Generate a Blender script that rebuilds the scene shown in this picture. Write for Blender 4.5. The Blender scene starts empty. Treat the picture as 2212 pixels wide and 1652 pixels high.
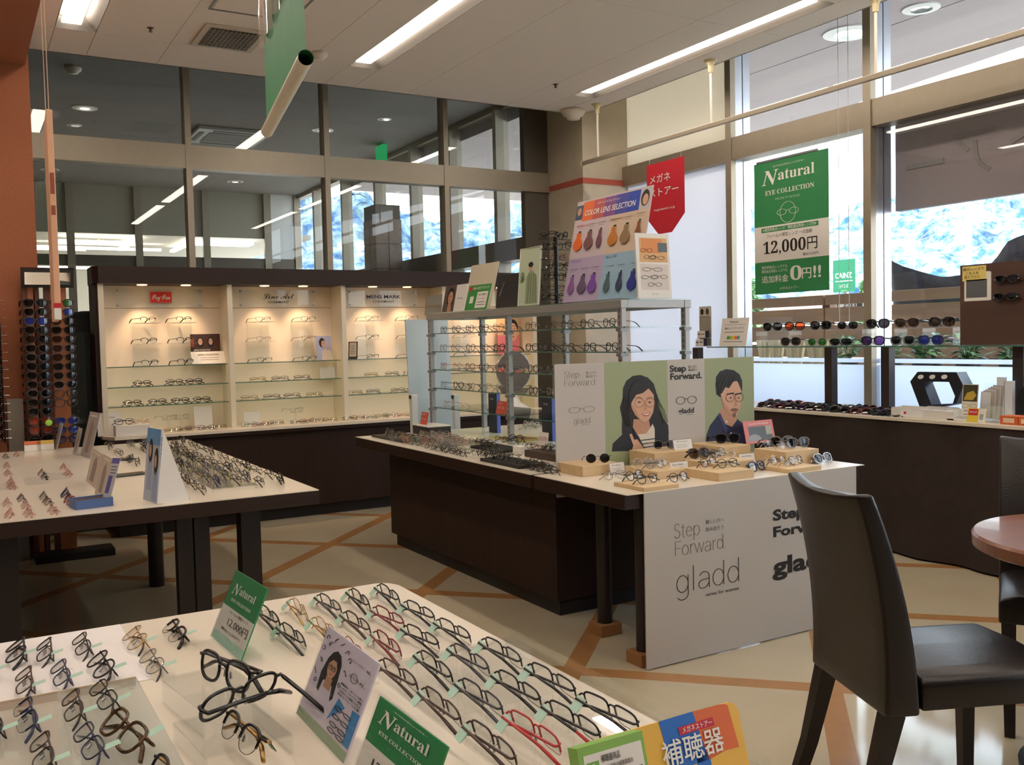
import bpy, bmesh, math, random
from mathutils import Vector, Matrix, Euler
import numpy as np
random.seed(7)
R = math.radians
SC = bpy.context.scene
COL = SC.collection

# ------------------------------------------------------------------ camera
W_PX, H_PX, F_PX, HC = 2212, 1652, 2052.34, 1.31
YAW, PITCH, ROLL = R(30.2843), R(-2.6813), R(-1.2926)
_f = Vector((math.sin(YAW)*math.cos(PITCH), math.cos(YAW)*math.cos(PITCH), math.sin(PITCH)))
_r0 = Vector((math.cos(YAW), -math.sin(YAW), 0))
_u0 = _r0.cross(_f)
CR = math.cos(ROLL)*_r0 + math.sin(ROLL)*_u0
CU = -math.sin(ROLL)*_r0 + math.cos(ROLL)*_u0
CF = _f
CAM = Vector((0, 0, HC))
cd = bpy.data.cameras.new('camera')
cd.sensor_fit = 'HORIZONTAL'; cd.sensor_width = 36.0; cd.lens = 36.0*F_PX/W_PX
cd.clip_start = 0.02; cd.clip_end = 2000
cam = bpy.data.objects.new('camera', cd)
COL.objects.link(cam)
m = Matrix.Identity(4)
for i in range(3):
    m[i][0] = CR[i]; m[i][1] = CU[i]; m[i][2] = -CF[i]; m[i][3] = CAM[i]
cam.matrix_world = m
SC.camera = cam

# ------------------------------------------------------------------ world, sun, exposure
SC.view_settings.view_transform = 'Standard'
SC.view_settings.look = 'None'
SC.view_settings.gamma = 1.0
SC.view_settings.use_curve_mapping = False
SC.view_settings.exposure = -0.25
SC.cycles.use_denoising = True
SC.cycles.transparent_max_bounces = 32
SC.cycles.max_bounces = 8
SC.cycles.sample_clamp_indirect = 6.0
SKY = 9.0
wd = bpy.data.worlds.new('sky'); SC.world = wd; wd.use_nodes = True
nt = wd.node_tree; nt.nodes.clear()
wo = nt.nodes.new('ShaderNodeOutputWorld'); bg = nt.nodes.new('ShaderNodeBackground')
tc = nt.nodes.new('ShaderNodeTexCoord'); sx = nt.nodes.new('ShaderNodeSeparateXYZ')
rp = nt.nodes.new('ShaderNodeValToRGB')
rp.color_ramp.elements[0].position = 0.0; rp.color_ramp.elements[0].color = (0.95, 0.975, 1.0, 1)
rp.color_ramp.elements[1].position = 0.6; rp.color_ramp.elements[1].color = (0.60, 0.77, 1.0, 1)
nt.links.new(tc.outputs['Generated'], sx.inputs[0]); nt.links.new(sx.outputs['Z'], rp.inputs[0])
nt.links.new(rp.outputs[0], bg.inputs[0]); bg.inputs[1].default_value = SKY
nt.links.new(bg.outputs[0], wo.inputs[0])
sd = bpy.data.lights.new('sun', 'SUN'); sd.energy = 16.0; sd.angle = R(0.6); sd.color = (1.0, 0.95, 0.86)
sun = bpy.data.objects.new('sun', sd); COL.objects.link(sun)
sun.rotation_euler = Vector((0.62, -0.45, -1.0)).to_track_quat('-Z', 'Y').to_euler()
TUBE = 25.0        # fluorescent tube emission
SPOT_W = 20.0       # cabinet downlights, watts

# ------------------------------------------------------------------ pixel -> plane helpers (photo is 2212 x 1652)
def ray(x, y): return CR*((x-1106)/F_PX) - CU*((y-826)/F_PX) + CF
def zp(x, y, z):
    d = ray(x, y); return CAM + d*((z-HC)/d.z)
def yp(x, y, Y):
    d = ray(x, y); return CAM + d*(Y/d.y)
def xp(x, y, X):
    d = ray(x, y); return CAM + d*(X/d.x)

# ------------------------------------------------------------------ materials
def lin(c):
    c = c/255.0
    return c/12.92 if c <= 0.04045 else ((c+0.055)/1.055)**2.4
def rgb(t): return (lin(t[0]), lin(t[1]), lin(t[2]), 1.0)
MATS = {}
def mat(name, c, rough=0.5, metal=0.0, spec=0.5, noise=None, bump=None, coat=0.0, wood=None):
    """c: sRGB 0-255. noise=(scale, amount) mottles the colour; bump=(scale, strength); wood=(scale, amount, axis)"""
    if name in MATS: return MATS[name]
    mt = bpy.data.materials.new(name); mt.use_nodes = True
    n = mt.node_tree.nodes; l = mt.node_tree.links
    b = n['Principled BSDF']
    b.inputs['Base Color'].default_value = rgb(c)
    b.inputs['Roughness'].default_value = rough
    b.inputs['Metallic'].default_value = metal
    b.inputs['Specular IOR Level'].default_value = spec
    b.inputs['Coat Weight'].default_value = coat
    if noise or bump or wood:
        t = n.new('ShaderNodeTexCoord')
    if noise or wood:
        sc, am = (noise or wood)[:2]
        nz = n.new('ShaderNodeTexNoise'); nz.inputs['Scale'].default_value = sc; nz.inputs['Detail'].default_value = 5
        mp = n.new('ShaderNodeMapping')
        if wood:
            s = [1, 1, 1]; s['XYZ'.index(wood[2])] = 0.06; mp.inputs['Scale'].default_value = s
        l.new(t.outputs['Object'], mp.inputs[0]); l.new(mp.outputs[0], nz.inputs['Vector'])
        mr = n.new('ShaderNodeMapRange'); mr.inputs['From Min'].default_value = 0.3; mr.inputs['From Max'].default_value = 0.7
        mr.inputs['To Min'].default_value = 1-am; mr.inputs['To Max'].default_value = 1+am
        l.new(nz.outputs['Fac'], mr.inputs[0])
        hs = n.new('ShaderNodeHueSaturation'); hs.inputs['Color'].default_value = rgb(c)
        l.new(mr.outputs[0], hs.inputs['Value']); l.new(hs.outputs[0], b.inputs['Base Color'])
    if bump:
        nb = n.new('ShaderNodeTexNoise'); nb.inputs['Scale'].default_value = bump[0]; nb.inputs['Detail'].default_value = 4
        bp = n.new('ShaderNodeBump'); bp.inputs['Strength'].default_value = bump[1]; bp.inputs['Distance'].default_value = 0.002
        l.new(t.outputs['Object'], nb.inputs['Vector']); l.new(nb.outputs['Fac'], bp.inputs['Height']); l.new(bp.outputs[0], b.inputs['Normal'])
    MATS[name] = mt
    return mt
def emit(name, c, s):
    if name in MATS: return MATS[name]
    mt = bpy.data.materials.new(name); mt.use_nodes = True
    n = mt.node_tree.nodes; n.clear()
    o = n.new('ShaderNodeOutputMaterial'); e = n.new('ShaderNodeEmission')
    e.inputs[0].default_value = rgb(c); e.inputs[1].default_value = s
    mt.node_tree.links.new(e.outputs[0], o.inputs[0]); MATS[name] = mt
    return mt
def glass(name, tint=(240, 248, 244), ior=1.45, rough=0.0, haze=0.0, hazecol=(230, 235, 235)):
    """thin architectural glass: clear transmission plus Fresnel reflection, optional milky haze"""
    if name in MATS: return MATS[name]
    mt = bpy.data.materials.new(name); mt.use_nodes = True
    n = mt.node_tree.nodes; l = mt.node_tree.links; n.clear()
    o = n.new('ShaderNodeOutputMaterial'); tr = n.new('ShaderNodeBsdfTransparent'); gl = n.new('ShaderNodeBsdfGlossy')
    lw = n.new('ShaderNodeLayerWeight'); lw.inputs['Blend'].default_value = 0.5; mx = n.new('ShaderNodeMixShader')
    pw = n.new('ShaderNodeMath'); pw.operation = 'POWER'; pw.inputs[1].default_value = 5.0
    fr = n.new('ShaderNodeMath'); fr.operation = 'MULTIPLY_ADD'; f0 = ((ior-1)/(ior+1))**2
    fr.inputs[1].default_value = 1-f0; fr.inputs[2].default_value = f0
    l.new(lw.outputs['Facing'], pw.inputs[0]); l.new(pw.outputs[0], fr.inputs[0])
    tr.inputs[0].default_value = rgb(tint); gl.inputs['Roughness'].default_value = rough
    l.new(fr.outputs[0], mx.inputs[0]); l.new(gl.outputs[0], mx.inputs[2])
    if haze > 0:
        df = n.new('ShaderNodeBsdfDiffuse'); df.inputs[0].default_value = rgb(hazecol)
        m2 = n.new('ShaderNodeMixShader'); m2.inputs[0].default_value = haze
        l.new(tr.outputs[0], m2.inputs[1]); l.new(df.outputs[0], m2.inputs[2]); l.new(m2.outputs[0], mx.inputs[1])
    else:
        l.new(tr.outputs[0], mx.inputs[1])
    l.new(mx.outputs[0], o.inputs[0]); MATS[name] = mt
    return mt
def translucent(name, c, tr_w=0.5, rough=0.6):
    if name in MATS: return MATS[name]
    mt = bpy.data.materials.new(name); mt.use_nodes = True
    n = mt.node_tree.nodes; l = mt.node_tree.links; n.clear()
    o = n.new('ShaderNodeOutputMaterial'); a = n.new('ShaderNodeBsdfDiffuse'); b = n.new('ShaderNodeBsdfTranslucent'); mx = n.new('ShaderNodeMixShader')
    a.inputs[0].default_value = rgb(c); b.inputs[0].default_value = rgb(c); mx.inputs[0].default_value = tr_w
    l.new(a.outputs[0], mx.inputs[1]); l.new(b.outputs[0], mx.inputs[2]); l.new(mx.outputs[0], o.inputs[0]); MATS[name] = mt
    return mt

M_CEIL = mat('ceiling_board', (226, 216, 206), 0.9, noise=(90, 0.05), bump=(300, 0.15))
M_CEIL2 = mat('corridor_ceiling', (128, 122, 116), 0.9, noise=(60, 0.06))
M_FLOOR = mat('floor_vinyl', (186, 174, 148), 0.085, noise=(3, 0.04), bump=(2.0, 0.05), spec=0.5)
M_STRIP = mat('floor_tan_strip', (166, 122, 78), 0.2, noise=(12, 0.05))
M_FRAME = mat('bronze_aluminium', (158, 148, 130), 0.45, 0.5, noise=(20, 0.03))
M_FRAMED = mat('bronze_aluminium_dark', (104, 98, 88), 0.45, 0.5)
M_SILVER = mat('silver_aluminium', (190, 195, 205), 0.3, 0.8)
M_ORANGE = mat('orange_wallpaper', (150, 88, 56), 0.8, noise=(60, 0.06), bump=(200, 0.2))
M_BEIGE = mat('beige_stone', (206, 194, 172), 0.6, noise=(8, 0.05))
M_RED = mat('red_band', (190, 92, 74), 0.6)
M_WALL = mat('cream_wall', (226, 218, 200), 0.8)
M_BROWN = mat('dark_wood_laminate', (46, 31, 25), 0.5, 0.0, 0.25, wood=(30, 0.15, 'Z'))
M_BROWNX = mat('dark_wood_laminate_edge', (46, 31, 25), 0.45, 0.0, 0.3, wood=(30, 0.12, 'X'))
M_KICK = mat('black_kickboard', (26, 22, 22), 0.5)
M_WHITE = mat('white_laminate', (228, 218, 200), 0.25, noise=(4, 0.02), coat=0.2)
M_CREAM = mat('cream_laminate', (240, 224, 202), 0.5)
M_PAPER = mat('white_card', (226, 222, 214), 0.6)
M_OFFW = mat('offwhite_board', (184, 178, 170), 0.6)
M_ACR = glass('clear_acrylic', (253, 254, 254), 1.3)
M_ACRW = glass('milky_acrylic', (250, 252, 252), 1.35, haze=0.12)
M_SHELFG = glass('green_glass', (246, 252, 249), 1.45)
M_PANE = glass('window_glass', (240, 241, 240), 1.5)
M_LENS = glass('demo_lens', (246, 248, 247), 1.6)
M_SUNL = glass('dark_lens', (52, 50, 52), 1.6)
M_SUNB = glass('brown_lens', (104, 80, 60), 1.6)
M_SUNR = glass('red_mirror_lens', (190, 78, 40), 1.8, haze=0.3, hazecol=(200, 70, 40))
M_SUNG = glass('green_mirror_lens', (60, 120, 60), 1.8, haze=0.3, hazecol=(50, 140, 60))
M_SUNU = glass('blue_mirror_lens', (50, 60, 150), 1.9, haze=0.35, hazecol=(40, 60, 180))
M_SUNV = glass('violet_lens', (90, 60, 120), 1.8, haze=0.2, hazecol=(90, 50, 130))
M_METAL = mat('brushed_metal', (168, 168, 170), 0.35, 0.85)
M_CHROME = mat('chrome', (215, 215, 215), 0.12, 1.0)
M_BLACK = mat('black_plastic', (22, 21, 22), 0.3)
M_MIRROR = mat('mirror_glass', (235, 235, 232), 0.02, 1.0)
M_LEATHER = mat('dark_brown_leather', (20, 13, 12), 0.33, 0.0, 0.5, bump=(160, 0.35), noise=(10, 0.1))
M_DLEG = mat('dark_chair_leg', (28, 21, 20), 0.4)
M_TABLEW = mat('red_brown_wood', (128, 80, 58), 0.28, wood=(24, 0.12, 'X'), coat=0.3)
M_LWOOD = mat('light_wood', (206, 178, 136), 0.5, wood=(40, 0.08, 'X'))
M_INK = mat('black_ink', (22, 20, 20), 0.6)
M_INKG = mat('grey_ink', (104, 98, 92), 0.6)
M_INKW = mat('white_ink', (232, 230, 222), 0.6)
M_GREEN = mat('green_print', (44, 132, 78), 0.5)
M_GREENP = mat('pale_green_tag', (176, 214, 196), 0.4)
M_YELTAG = mat('yellow_tag', (226, 198, 60), 0.5)
M_REDP = mat('red_print', (196, 36, 52), 0.5)
M_VOID = mat('dark_void', (40, 38, 36), 0.9)

# ------------------------------------------------------------------ mesh builder
class MB:
    def __init__(s): s.v = []; s.f = []; s.smooth = False; s.mi = []; s.cur = 0
    def add(s, vs, fs):
        o = len(s.v); s.v += [tuple(p) for p in vs]; s.f += [tuple(i+o for i in q) for q in fs]; s.mi += [s.cur]*len(fs)
        return s
    def box(s, x0, x1, y0, y1, z0, z1):
        return s.add([(x0,y0,z0),(x1,y0,z0),(x1,y1,z0),(x0,y1,z0),(x0,y0,z1),(x1,y0,z1),(x1,y1,z1),(x0,y1,z1)],
                     [(0,3,2,1),(4,5,6,7),(0,1,5,4),(1,2,6,5),(2,3,7,6),(3,0,4,7)])
    def cbox(s, c, d): return s.box(c[0]-d[0]/2, c[0]+d[0]/2, c[1]-d[1]/2, c[1]+d[1]/2, c[2]-d[2]/2, c[2]+d[2]/2)
    def prism(s, pts, a0, a1, axis='y'):
        """extrude a polygon given in the two other axes (x,z for 'y'; y,z for 'x'; x,y for 'z')"""
        n = len(pts)
        def mk(p, a):
            return {'y': (p[0], a, p[1]), 'x': (a, p[0], p[1]), 'z': (p[0], p[1], a)}[axis]
        vs = [mk(p, a0) for p in pts] + [mk(p, a1) for p in pts]
        fs = [tuple(range(n)), tuple(range(2*n-1, n-1, -1))] + [(i, i+n, (i+1) % n + n, (i+1) % n) for i in range(n)]
        return s.add(vs, fs)
    def tube(s, path, r, n=6, closed=False, cap=True):
        P = [Vector(p) for p in path]; k = len(P)
        rr = r if isinstance(r, (list, tuple)) else [r]*k
        vs = []; prev = None
        for i, p in enumerate(P):
            if closed: t = P[(i+1) % k] - P[i-1]
            else: t = P[min(i+1, k-1)] - P[max(i-1, 0)]
            t.normalize()
            if prev is None:
                a = Vector((0, 0, 1)) if abs(t.z) < 0.9 else Vector((1, 0, 0))
                nrm = (a - t*a.dot(t)).normalized()
            else:
                nrm = (prev - t*prev.dot(t)).normalized()
            prev = nrm; bn = t.cross(nrm)
            q = rr[i]; q = q if isinstance(q, tuple) else (q, q)
            for j in range(n):
                a = 2*math.pi*(j+0.5)/n
                vs.append(p + nrm*(math.cos(a)*q[0]) + bn*(math.sin(a)*q[1]))
        fs = []
        for i in range(k if closed else k-1):
            for j in range(n):
                a = i*n+j; b = i*n+(j+1) % n; c = ((i+1) % k)*n+(j+1) % n; d = ((i+1) % k)*n+j
                fs.append((a, b, c, d))
        if cap and not closed:
            fs.append(tuple(range(n-1, -1, -1))); fs.append(tuple((k-1)*n+j for j in range(n)))
        return s.add(vs, fs)
    def lathe(s, prof, n=24, cx=0, cy=0, cap=True):
        vs = []; k = len(prof)
        for r_, z in prof:
            for j in range(n):
                a = 2*math.pi*j/n; vs.append((cx+r_*math.cos(a), cy+r_*math.sin(a), z))
        fs = [(i*n+j, i*n+(j+1) % n, (i+1)*n+(j+1) % n, (i+1)*n+j) for i in range(k-1) for j in range(n)]
        if cap:
            fs.append(tuple(range(n-1, -1, -1))); fs.append(tuple((k-1)*n+j for j in range(n)))
        return s.add(vs, fs)
    def poly(s, pts): return s.add(pts, [tuple(range(len(pts)))])
    def mesh(s, name, bevel=0.0, seg=2, smooth=False):
        me = bpy.data.meshes.new(name); me.from_pydata(s.v, [], s.f); 
        if any(s.mi): me.polygons.foreach_set('material_index', s.mi)
        if bevel > 0:
            bm = bmesh.new(); bm.from_mesh(me)
            bmesh.ops.remove_doubles(bm, verts=bm.verts, dist=1e-6)
            bmesh.ops.bevel(bm, geom=bm.edges[:], offset=bevel, segments=seg, affect='EDGES', profile=0.5, clamp_overlap=True)
            bm.to_mesh(me); bm.free()
        if smooth or s.smooth:
            me.polygons.foreach_set('use_smooth', [True]*len(me.polygons))
        me.update(); return me
    def build(s, name, m, parent=None, loc=None, rot=None, bevel=0.0, seg=2, smooth=False):
        me = s.mesh(name, bevel, seg, smooth)
        for q in (m if isinstance(m, (list, tuple)) else [m]): me.materials.append(q)
        return link(name, me, parent, loc, rot)
def link(name, data, parent=None, loc=None, rot=None):
    o = bpy.data.objects.new(name, data); COL.objects.link(o)
    if parent: o.parent = parent
    if loc is not None: o.location = loc
    if rot is not None: o.rotation_euler = rot
    return o
def tag(o, label, cat, group=None, kind=None):
    o['label'] = label; o['category'] = cat
    if group: o['group'] = group
    if kind: o['kind'] = kind
    return o
def struct(o): o['kind'] = 'structure'; return o
def thing(name, label, cat, loc=(0, 0, 0), rotz=0.0, group=None):
    return tag(link(name, None, None, loc, (0, 0, rotz)), label, cat, group)

# ------------------------------------------------------------------ flat printed boards
FIT = []
def board(name, label, cat, loc, rotz, w, h, m, lean=0.0, t=0.004, group=None, bevel=0.0):
    """upright panel; local x across, z up, front at -y; lean tips its top backwards"""
    o = MB().box(-w/2, w/2, -t, 0, 0, h).build(name, m, None, loc, (-lean, 0, rotz), bevel=bevel)
    o.rotation_mode = 'XYZ'
    mx = Matrix.Rotation(rotz, 4, 'Z') @ Matrix.Rotation(-lean, 4, 'X')
    o.rotation_euler = mx.to_euler()
    tag(o, label, cat, group); o['_w'] = w; o['_h'] = h; o['_t'] = t
    return o
def bfin():
    for o in bpy.data.objects:
        for k in ('_w', '_h', '_t'):
            if k in o: del o[k]
def area(bd, name, m, u0, u1, v0, v1, layer=1):
    """printed rectangle in fractions of the board"""
    w, h, t = bd['_w'], bd['_h'], bd['_t']; y = -t - 0.0004*layer
    return MB().box((u0-0.5)*w, (u1-0.5)*w, y, y+0.0003, v0*h, v1*h).build(name, m, bd)
def shape(bd, name, m, pts, layer=1):
    w, h, t = bd['_w'], bd['_h'], bd['_t']; y = -t - 0.0004*layer
    return MB().prism([((u-0.5)*w, v*h) for u, v in pts], y, y+0.0003).build(name, m, bd)
def stroke(bd, name, m, pts, th, layer=1, closed=False):
    w, h, t = bd['_w'], bd['_h'], bd['_t']; y = -t - 0.0004*layer
    return MB().tube([((u-0.5)*w, y, v*h) for u, v in pts], (th, th) if False else th, 4, closed).build(name, m, bd)
def ell(cu, cv, ru, rv, n=20, a0=0, a1=360):
    return [(cu+ru*math.cos(R(a0+(a1-a0)*i/(n if a1-a0 < 360 else n))), cv+rv*math.sin(R(a0+(a1-a0)*i/n))) for i in range(n + (0 if a1-a0 >= 360 else 1))]
def text(bd, s, u, v, hgt, m, width=None, bold=0.0, layer=3, align='CENTER', name='lettering', shear=0.0, space=1.0):
    """lettering: cap height hgt (fraction of board height), optional width (fraction of board width)"""
    w, h, t = bd['_w'], bd['_h'], bd['_t']
    c = bpy.data.curves.new(name, 'FONT'); c.body = s; c.size = hgt*h/0.72
    if any(0x2E80 < ord(q) < 0xFF00 for q in s): bold = min(bold, 0.006)
    c.align_x = align; c.align_y = 'CENTER'; c.resolution_u = 3; c.offset = bold*c.size; c.shear = shear
    c.space_character = space
    c.extrude = 0.0001
    c.materials.append(m)
    o = link(name, c, bd, ((u-0.5)*w, -t-0.0004*layer-0.0002, v*h), (R(90), 0, 0))
    if width: FIT.append((o, width*w))
    return o
def _arc(cx, cy, rx, ry, a0, a1, n=10): return [(cx+rx*math.cos(R(a0+(a1-a0)*i/n)), cy+ry*math.sin(R(a0+(a1-a0)*i/n))) for i in range(n+1)]
_bowl = _arc(.22, .25, .18, .25, 0, 360, 20)
THIN = {  # hairline letters as single strokes: (advance, polylines)
 'g': (.50, [_bowl, [(.40, .5), (.40, -.04)]+_arc(.22, -.06, .18, .17, 0, -150)]), 'l': (.20, [[(.07, 0), (.07, .74)]]), 'd': (.50, [_bowl, [(.40, 0), (.40, .74)]]),
 'a': (.46, [[(.38, 0), (.38, .33)]+_arc(.22, .34, .16, .16, 0, 160), [(.38, .28), (.20, .26)]+_arc(.17, .13, .13, .13, 90, 270)+[(.28, .03), (.38, .15)]]),
 'S': (.46, [_arc(.22, .55, .16, .16, 30, 240)+[(.26, .36)]+_arc(.22, .18, .17, .18, 60, -160)]), 't': (.30, [[(.12, .66), (.12, .1)]+_arc(.20, .09, .08, .09, 180, 290, 5), [(.02, .5), (.25, .5)]]),
 'e': (.46, [[(.05, .27), (.40, .27)]+_arc(.22, .25, .18, .25, 5, 320, 16)]), 'p': (.50, [_arc(.24, .25, .18, .25, 0, 360, 20), [(.06, .5), (.06, -.22)]]), 'F': (.42, [[(.06, 0), (.06, .72), (.40, .72)], [(.06, .38), (.36, .38)]]),
 'o': (.48, [_bowl]), 'r': (.28, [[(.06, 0), (.06, .5)], _arc(.22, .30, .16, .20, 180, 80, 6)]), 'w': (.62, [[(.02, .5), (.16, 0), (.30, .5), (.44, 0), (.58, .5)]]), '.': (.14, [[(.05, 0), (.05, .035)]]), ' ': (.25, [])}
def thin_text(bd, s, u0, u1, vbase, em, th, m, layer=2):
    """hairline lettering from u0 to u1 on baseline vbase; em in fractions of the board height, th stroke radius in metres"""
    w, h, t = bd['_w'], bd['_h'], bd['_t']; tot = sum(THIN[c][0] for c in s); k = (u1-u0)*w/tot; x = (u0-.5)*w; mb = MB(); y = -t-0.0004*layer
    for c in s:
        adv, pls = THIN[c]
        for p in pls: mb.tube([(x+q[0]*k, y, vbase*h+q[1]*em*h) for q in p], th, 4)
        x += adv*k
    return mb.build('lettering', m, bd)
def fit_text():
    """fit the lettering to its width, then turn every text into plain mesh"""
    bpy.context.view_layer.update()
    for o, w in FIT:
        d = o.bound_box; x0 = min(p[0] for p in d); x1 = max(p[0] for p in d)
        if x1-x0 > 1e-5: o.scale.x = w/(x1-x0)
    bpy.context.view_layer.update()
    dg = bpy.context.evaluated_depsgraph_get()
    for o in [q for q in COL.objects if q.type == 'FONT']:
        me = bpy.data.meshes.new_from_object(o.evaluated_get(dg)); nm_ = o.name.split('.')[0]
        n_ = bpy.data.objects.new(nm_, me); COL.objects.link(n_)
        n_.parent = o.parent; n_.location = o.location; n_.rotation_euler = o.rotation_euler; n_.scale = o.scale
        bpy.data.objects.remove(o)
FACE_X = R(-90)     # board facing -X (viewer at smaller X)
def face_from(bl, br): d = br-bl; return math.atan2(d.y, d.x)
def plane_board(name, label, cat, pl, bl, br, tl, m, lean=0.0, t=0.004, z0=None, group=None):
    """board standing along a plane ('x', X) or ('y', Y): measured from the photo corners, its base put at height z0"""
    fn = xp if pl[0] == 'x' else yp
    A = fn(bl[0], bl[1], pl[1]); B = fn(br[0], br[1], pl[1])
    T = fn(tl[0], tl[1], pl[1])
    z = A.z if z0 is None else z0
    c = (A+B)/2; w = (Vector((A.x, A.y, 0)) - Vector((B.x, B.y, 0))).length
    rz = FACE_X if pl[0] == 'x' else 0.0
    h = (T.z - z)
    if lean:
        n = Vector((1, 0, 0)) if pl[0] == 'x' else Vector((0, 1, 0))   # away from the viewer
        v = Vector((0, 0, 1))*math.cos(lean) + n*math.sin(lean)
        nn = v.cross(Vector((0, 1, 0)) if pl[0] == 'x' else Vector((1, 0, 0)))
        P0 = Vector((c.x, c.y, z)); d = ray(*tl); s = (P0-CAM).dot(nn)/d.dot(nn); Q = CAM + d*s
        h = (Q-P0).dot(v)
    return board(name, label, cat, (c.x, c.y, z), rz, w, h, m, lean, t, group)
ORD = ['first', 'second', 'third', 'fourth', 'fifth', 'sixth', 'seventh', 'eighth', 'ninth', 'tenth', 'eleventh', 'twelfth', 'thirteenth', 'fourteenth', 'fifteenth', 'sixteenth', 'seventeenth', 'eighteenth', 'nineteenth', 'twentieth']
# ================================================================== SETTING
ZC = 3.2            # shop ceiling
XW, YB = 5.2, 7.35  # window wall, glass partition
fl = struct(MB().box(-5, 5.2, -4, 25, -0.1, 0).build('floor', M_FLOOR))
def strip_seg(p, q, w, z, name='floor_strip'):
    d = (Vector(q)-Vector(p)); L = d.length; a = math.atan2(d.y, d.x)
    MB().box(0, L, -w/2, w/2, 0, z).build(name, M_STRIP, fl, (p[0], p[1], 0), (0, 0, a))
def clip_diag(c, s, z):
    # lines x+y=c (s=+1) or y-x=c (s=-1) clipped to the shop floor
    pts = []
    for x in (-1.2, 5.15):
        y = c-x if s > 0 else c+x
        pts.append((x, y))
    (x0, y0), (x1, y1) = pts
    out = []
    for x, y in pts:
        if y < 0.2: x = (c-0.2) if s > 0 else (0.2-c); y = 0.2
        if y > 7.3: x = (c-7.3) if s > 0 else (7.3-c); y = 7.3
        out.append((x, y))
    if (Vector(out[0])-Vector(out[1])).length > 0.2 and -1.3 < out[0][0] < 5.3: strip_seg(out[0], out[1], 0.085, z)
for c in (2.27, 3.69, 5.10, 6.51, 7.93, 9.34, 10.75): clip_diag(c, 1, 0.0006)
for c in (-3.12, -1.73, -0.33, 1.03, 2.43, 3.84, 5.20, 6.6): clip_diag(c, -1, 0.0009)

cl = struct(MB().box(-5, 4.71, -4, 6.78, 3.31, 3.36).build('ceiling', M_CEIL))
cols = [-4.8, -3.0, -1.2425, -1.02, 0.0, 0.585, 0.81, 1.245, 2.12, 2.41, 2.635, 3.08, 3.955, 4.265, 4.475, 4.71]
slots = [(-1.2425, -1.02), (0.585, 0.81), (2.41, 2.635), (4.265, 4.475)]
rows = [-4, -2.0, 0.0, 0.8, 2.62, 4.44, 6.26, 6.78]
for i in range(len(cols)-1):
    a, b = cols[i], cols[i+1]
    for j in range(len(rows)-1):
        y0, y1 = rows[j], rows[j+1]
        if (a, b) in slots and y1 < 6.5: continue
        MB().box(a+0.0015, b-0.0015, y0+0.0015, y1-0.0015, ZC, ZC+0.014).build('ceiling_panel', M_CEIL, cl)
MB().box(-5, 4.71, 6.766, 6.78, ZC, 3.36).build('ceiling_edge', M_CEIL, cl)
MB().box(4.70, 4.71, -4, 6.766, ZC, 3.36).build('ceiling_edge', M_CEIL, cl)
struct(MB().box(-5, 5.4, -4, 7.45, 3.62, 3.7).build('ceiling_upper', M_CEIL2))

M_TROF = mat('grey_reflector', (112, 108, 102), 0.5)
M_TUBE = emit('fluorescent_tube', (255, 238, 222), TUBE)
nm = {0: 'beyond the orange soffit', 1: 'over the left tables', 2: 'over the middle aisle', 3: 'along the window side'}
for si, (a, b) in enumerate(slots):
    for k, (y0, y1) in enumerate(((3.86, 6.255), (1.32, 3.74), (-1.2, 1.2))):
        cx, cy = (a+b)/2, (y0+y1)/2
        t = thing('ceiling_light', 'long recessed fluorescent ceiling light %s, %s from the glass partition' % (nm[si], ORD[k]), 'light', (cx, cy, ZC), 0, 'recessed ceiling lights')
        w, L = (b-a)/2-0.002, (y1-y0)/2
        mb = MB()
        mb.add([(-w,-L,0),(w,-L,0),(w,L,0),(-w,L,0),(-w+.012,-L+.04,.06),(.05,-L+.04,.06),(.05,L-.04,.06),(-w+.012,L-.04,.06)],
               [(4,5,6,7),(0,4,7,3),(1,2,6,5),(0,1,5,4),(2,3,7,6)])
        mb.build('reflector', M_TROF, t)
        MB().box(-0.080, 0.025, -L+0.06, L-0.06, 0.016, 0.032).build('tube', M_TUBE, t)
    for y0, y1 in ((-4, -1.2), (1.2, 1.32), (3.74, 3.86)):
        MB().box(a+0.001, b-0.001, y0, y1, ZC, ZC+0.014).build('ceiling_panel', M_CEIL, cl)

# orange soffit and column, west wall, added rear light screen
M_REAR = mat('dim_brown_wall', (112, 100, 88), 0.8)
struct(MB().box(-0.75, 0.442, -4, 6.6, 3.05, 3.195).build('trim_1', M_ORANGE))
struct(MB().box(-1.4, 0.462, 6.6, 7.30, 0, 3.195).build('wall_left', M_ORANGE))
struct(MB().box(-5.1, -5, -4, 25, 0, 3.95).build('wall_west', M_REAR))
struct(MB().box(-5, 5.4, -4.1, -4, 0, 3.7).build('rear_light_screen', M_REAR))  # unseen, added across the open side to keep sky light out

# ---------------- glass partition (window_1)
wb = struct(MB().box(-5, 4.71, 7.30, 7.40, 2.615, 2.787).build('window_1', M_FRAME))
for x in (-3.75, -2.7, -1.65, 1.545, 2.61, 3.665):
    MB().box(x-0.022, x+0.022, 7.295, 7.405, 0, 3.62).build('mullion', M_FRAME, wb)
MB().box(4.46, 4.71, 7.33, 7.40, 0, 3.62).build('end_panel', M_FRAMED, wb)
xs = [-5, -3.75, -2.7, -1.65, 0.46, 1.545, 2.61, 3.665, 4.47]
for i in range(len(xs)-1):
    if -1.7 < xs[i] < 0.4: continue
    for z0, z1 in ((0.0, 2.62), (2.78, 3.62)):
        MB().box(xs[i], xs[i+1], 7.347, 7.353, z0, z1).build('pane', M_PANE, wb)
M_FILM = translucent('grey_window_film', (92, 100, 98), 0.4)
MB().box(0.46, 1.5, 7.355, 7.358, 0, 1.42).build('film', M_FILM, wb)

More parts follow.
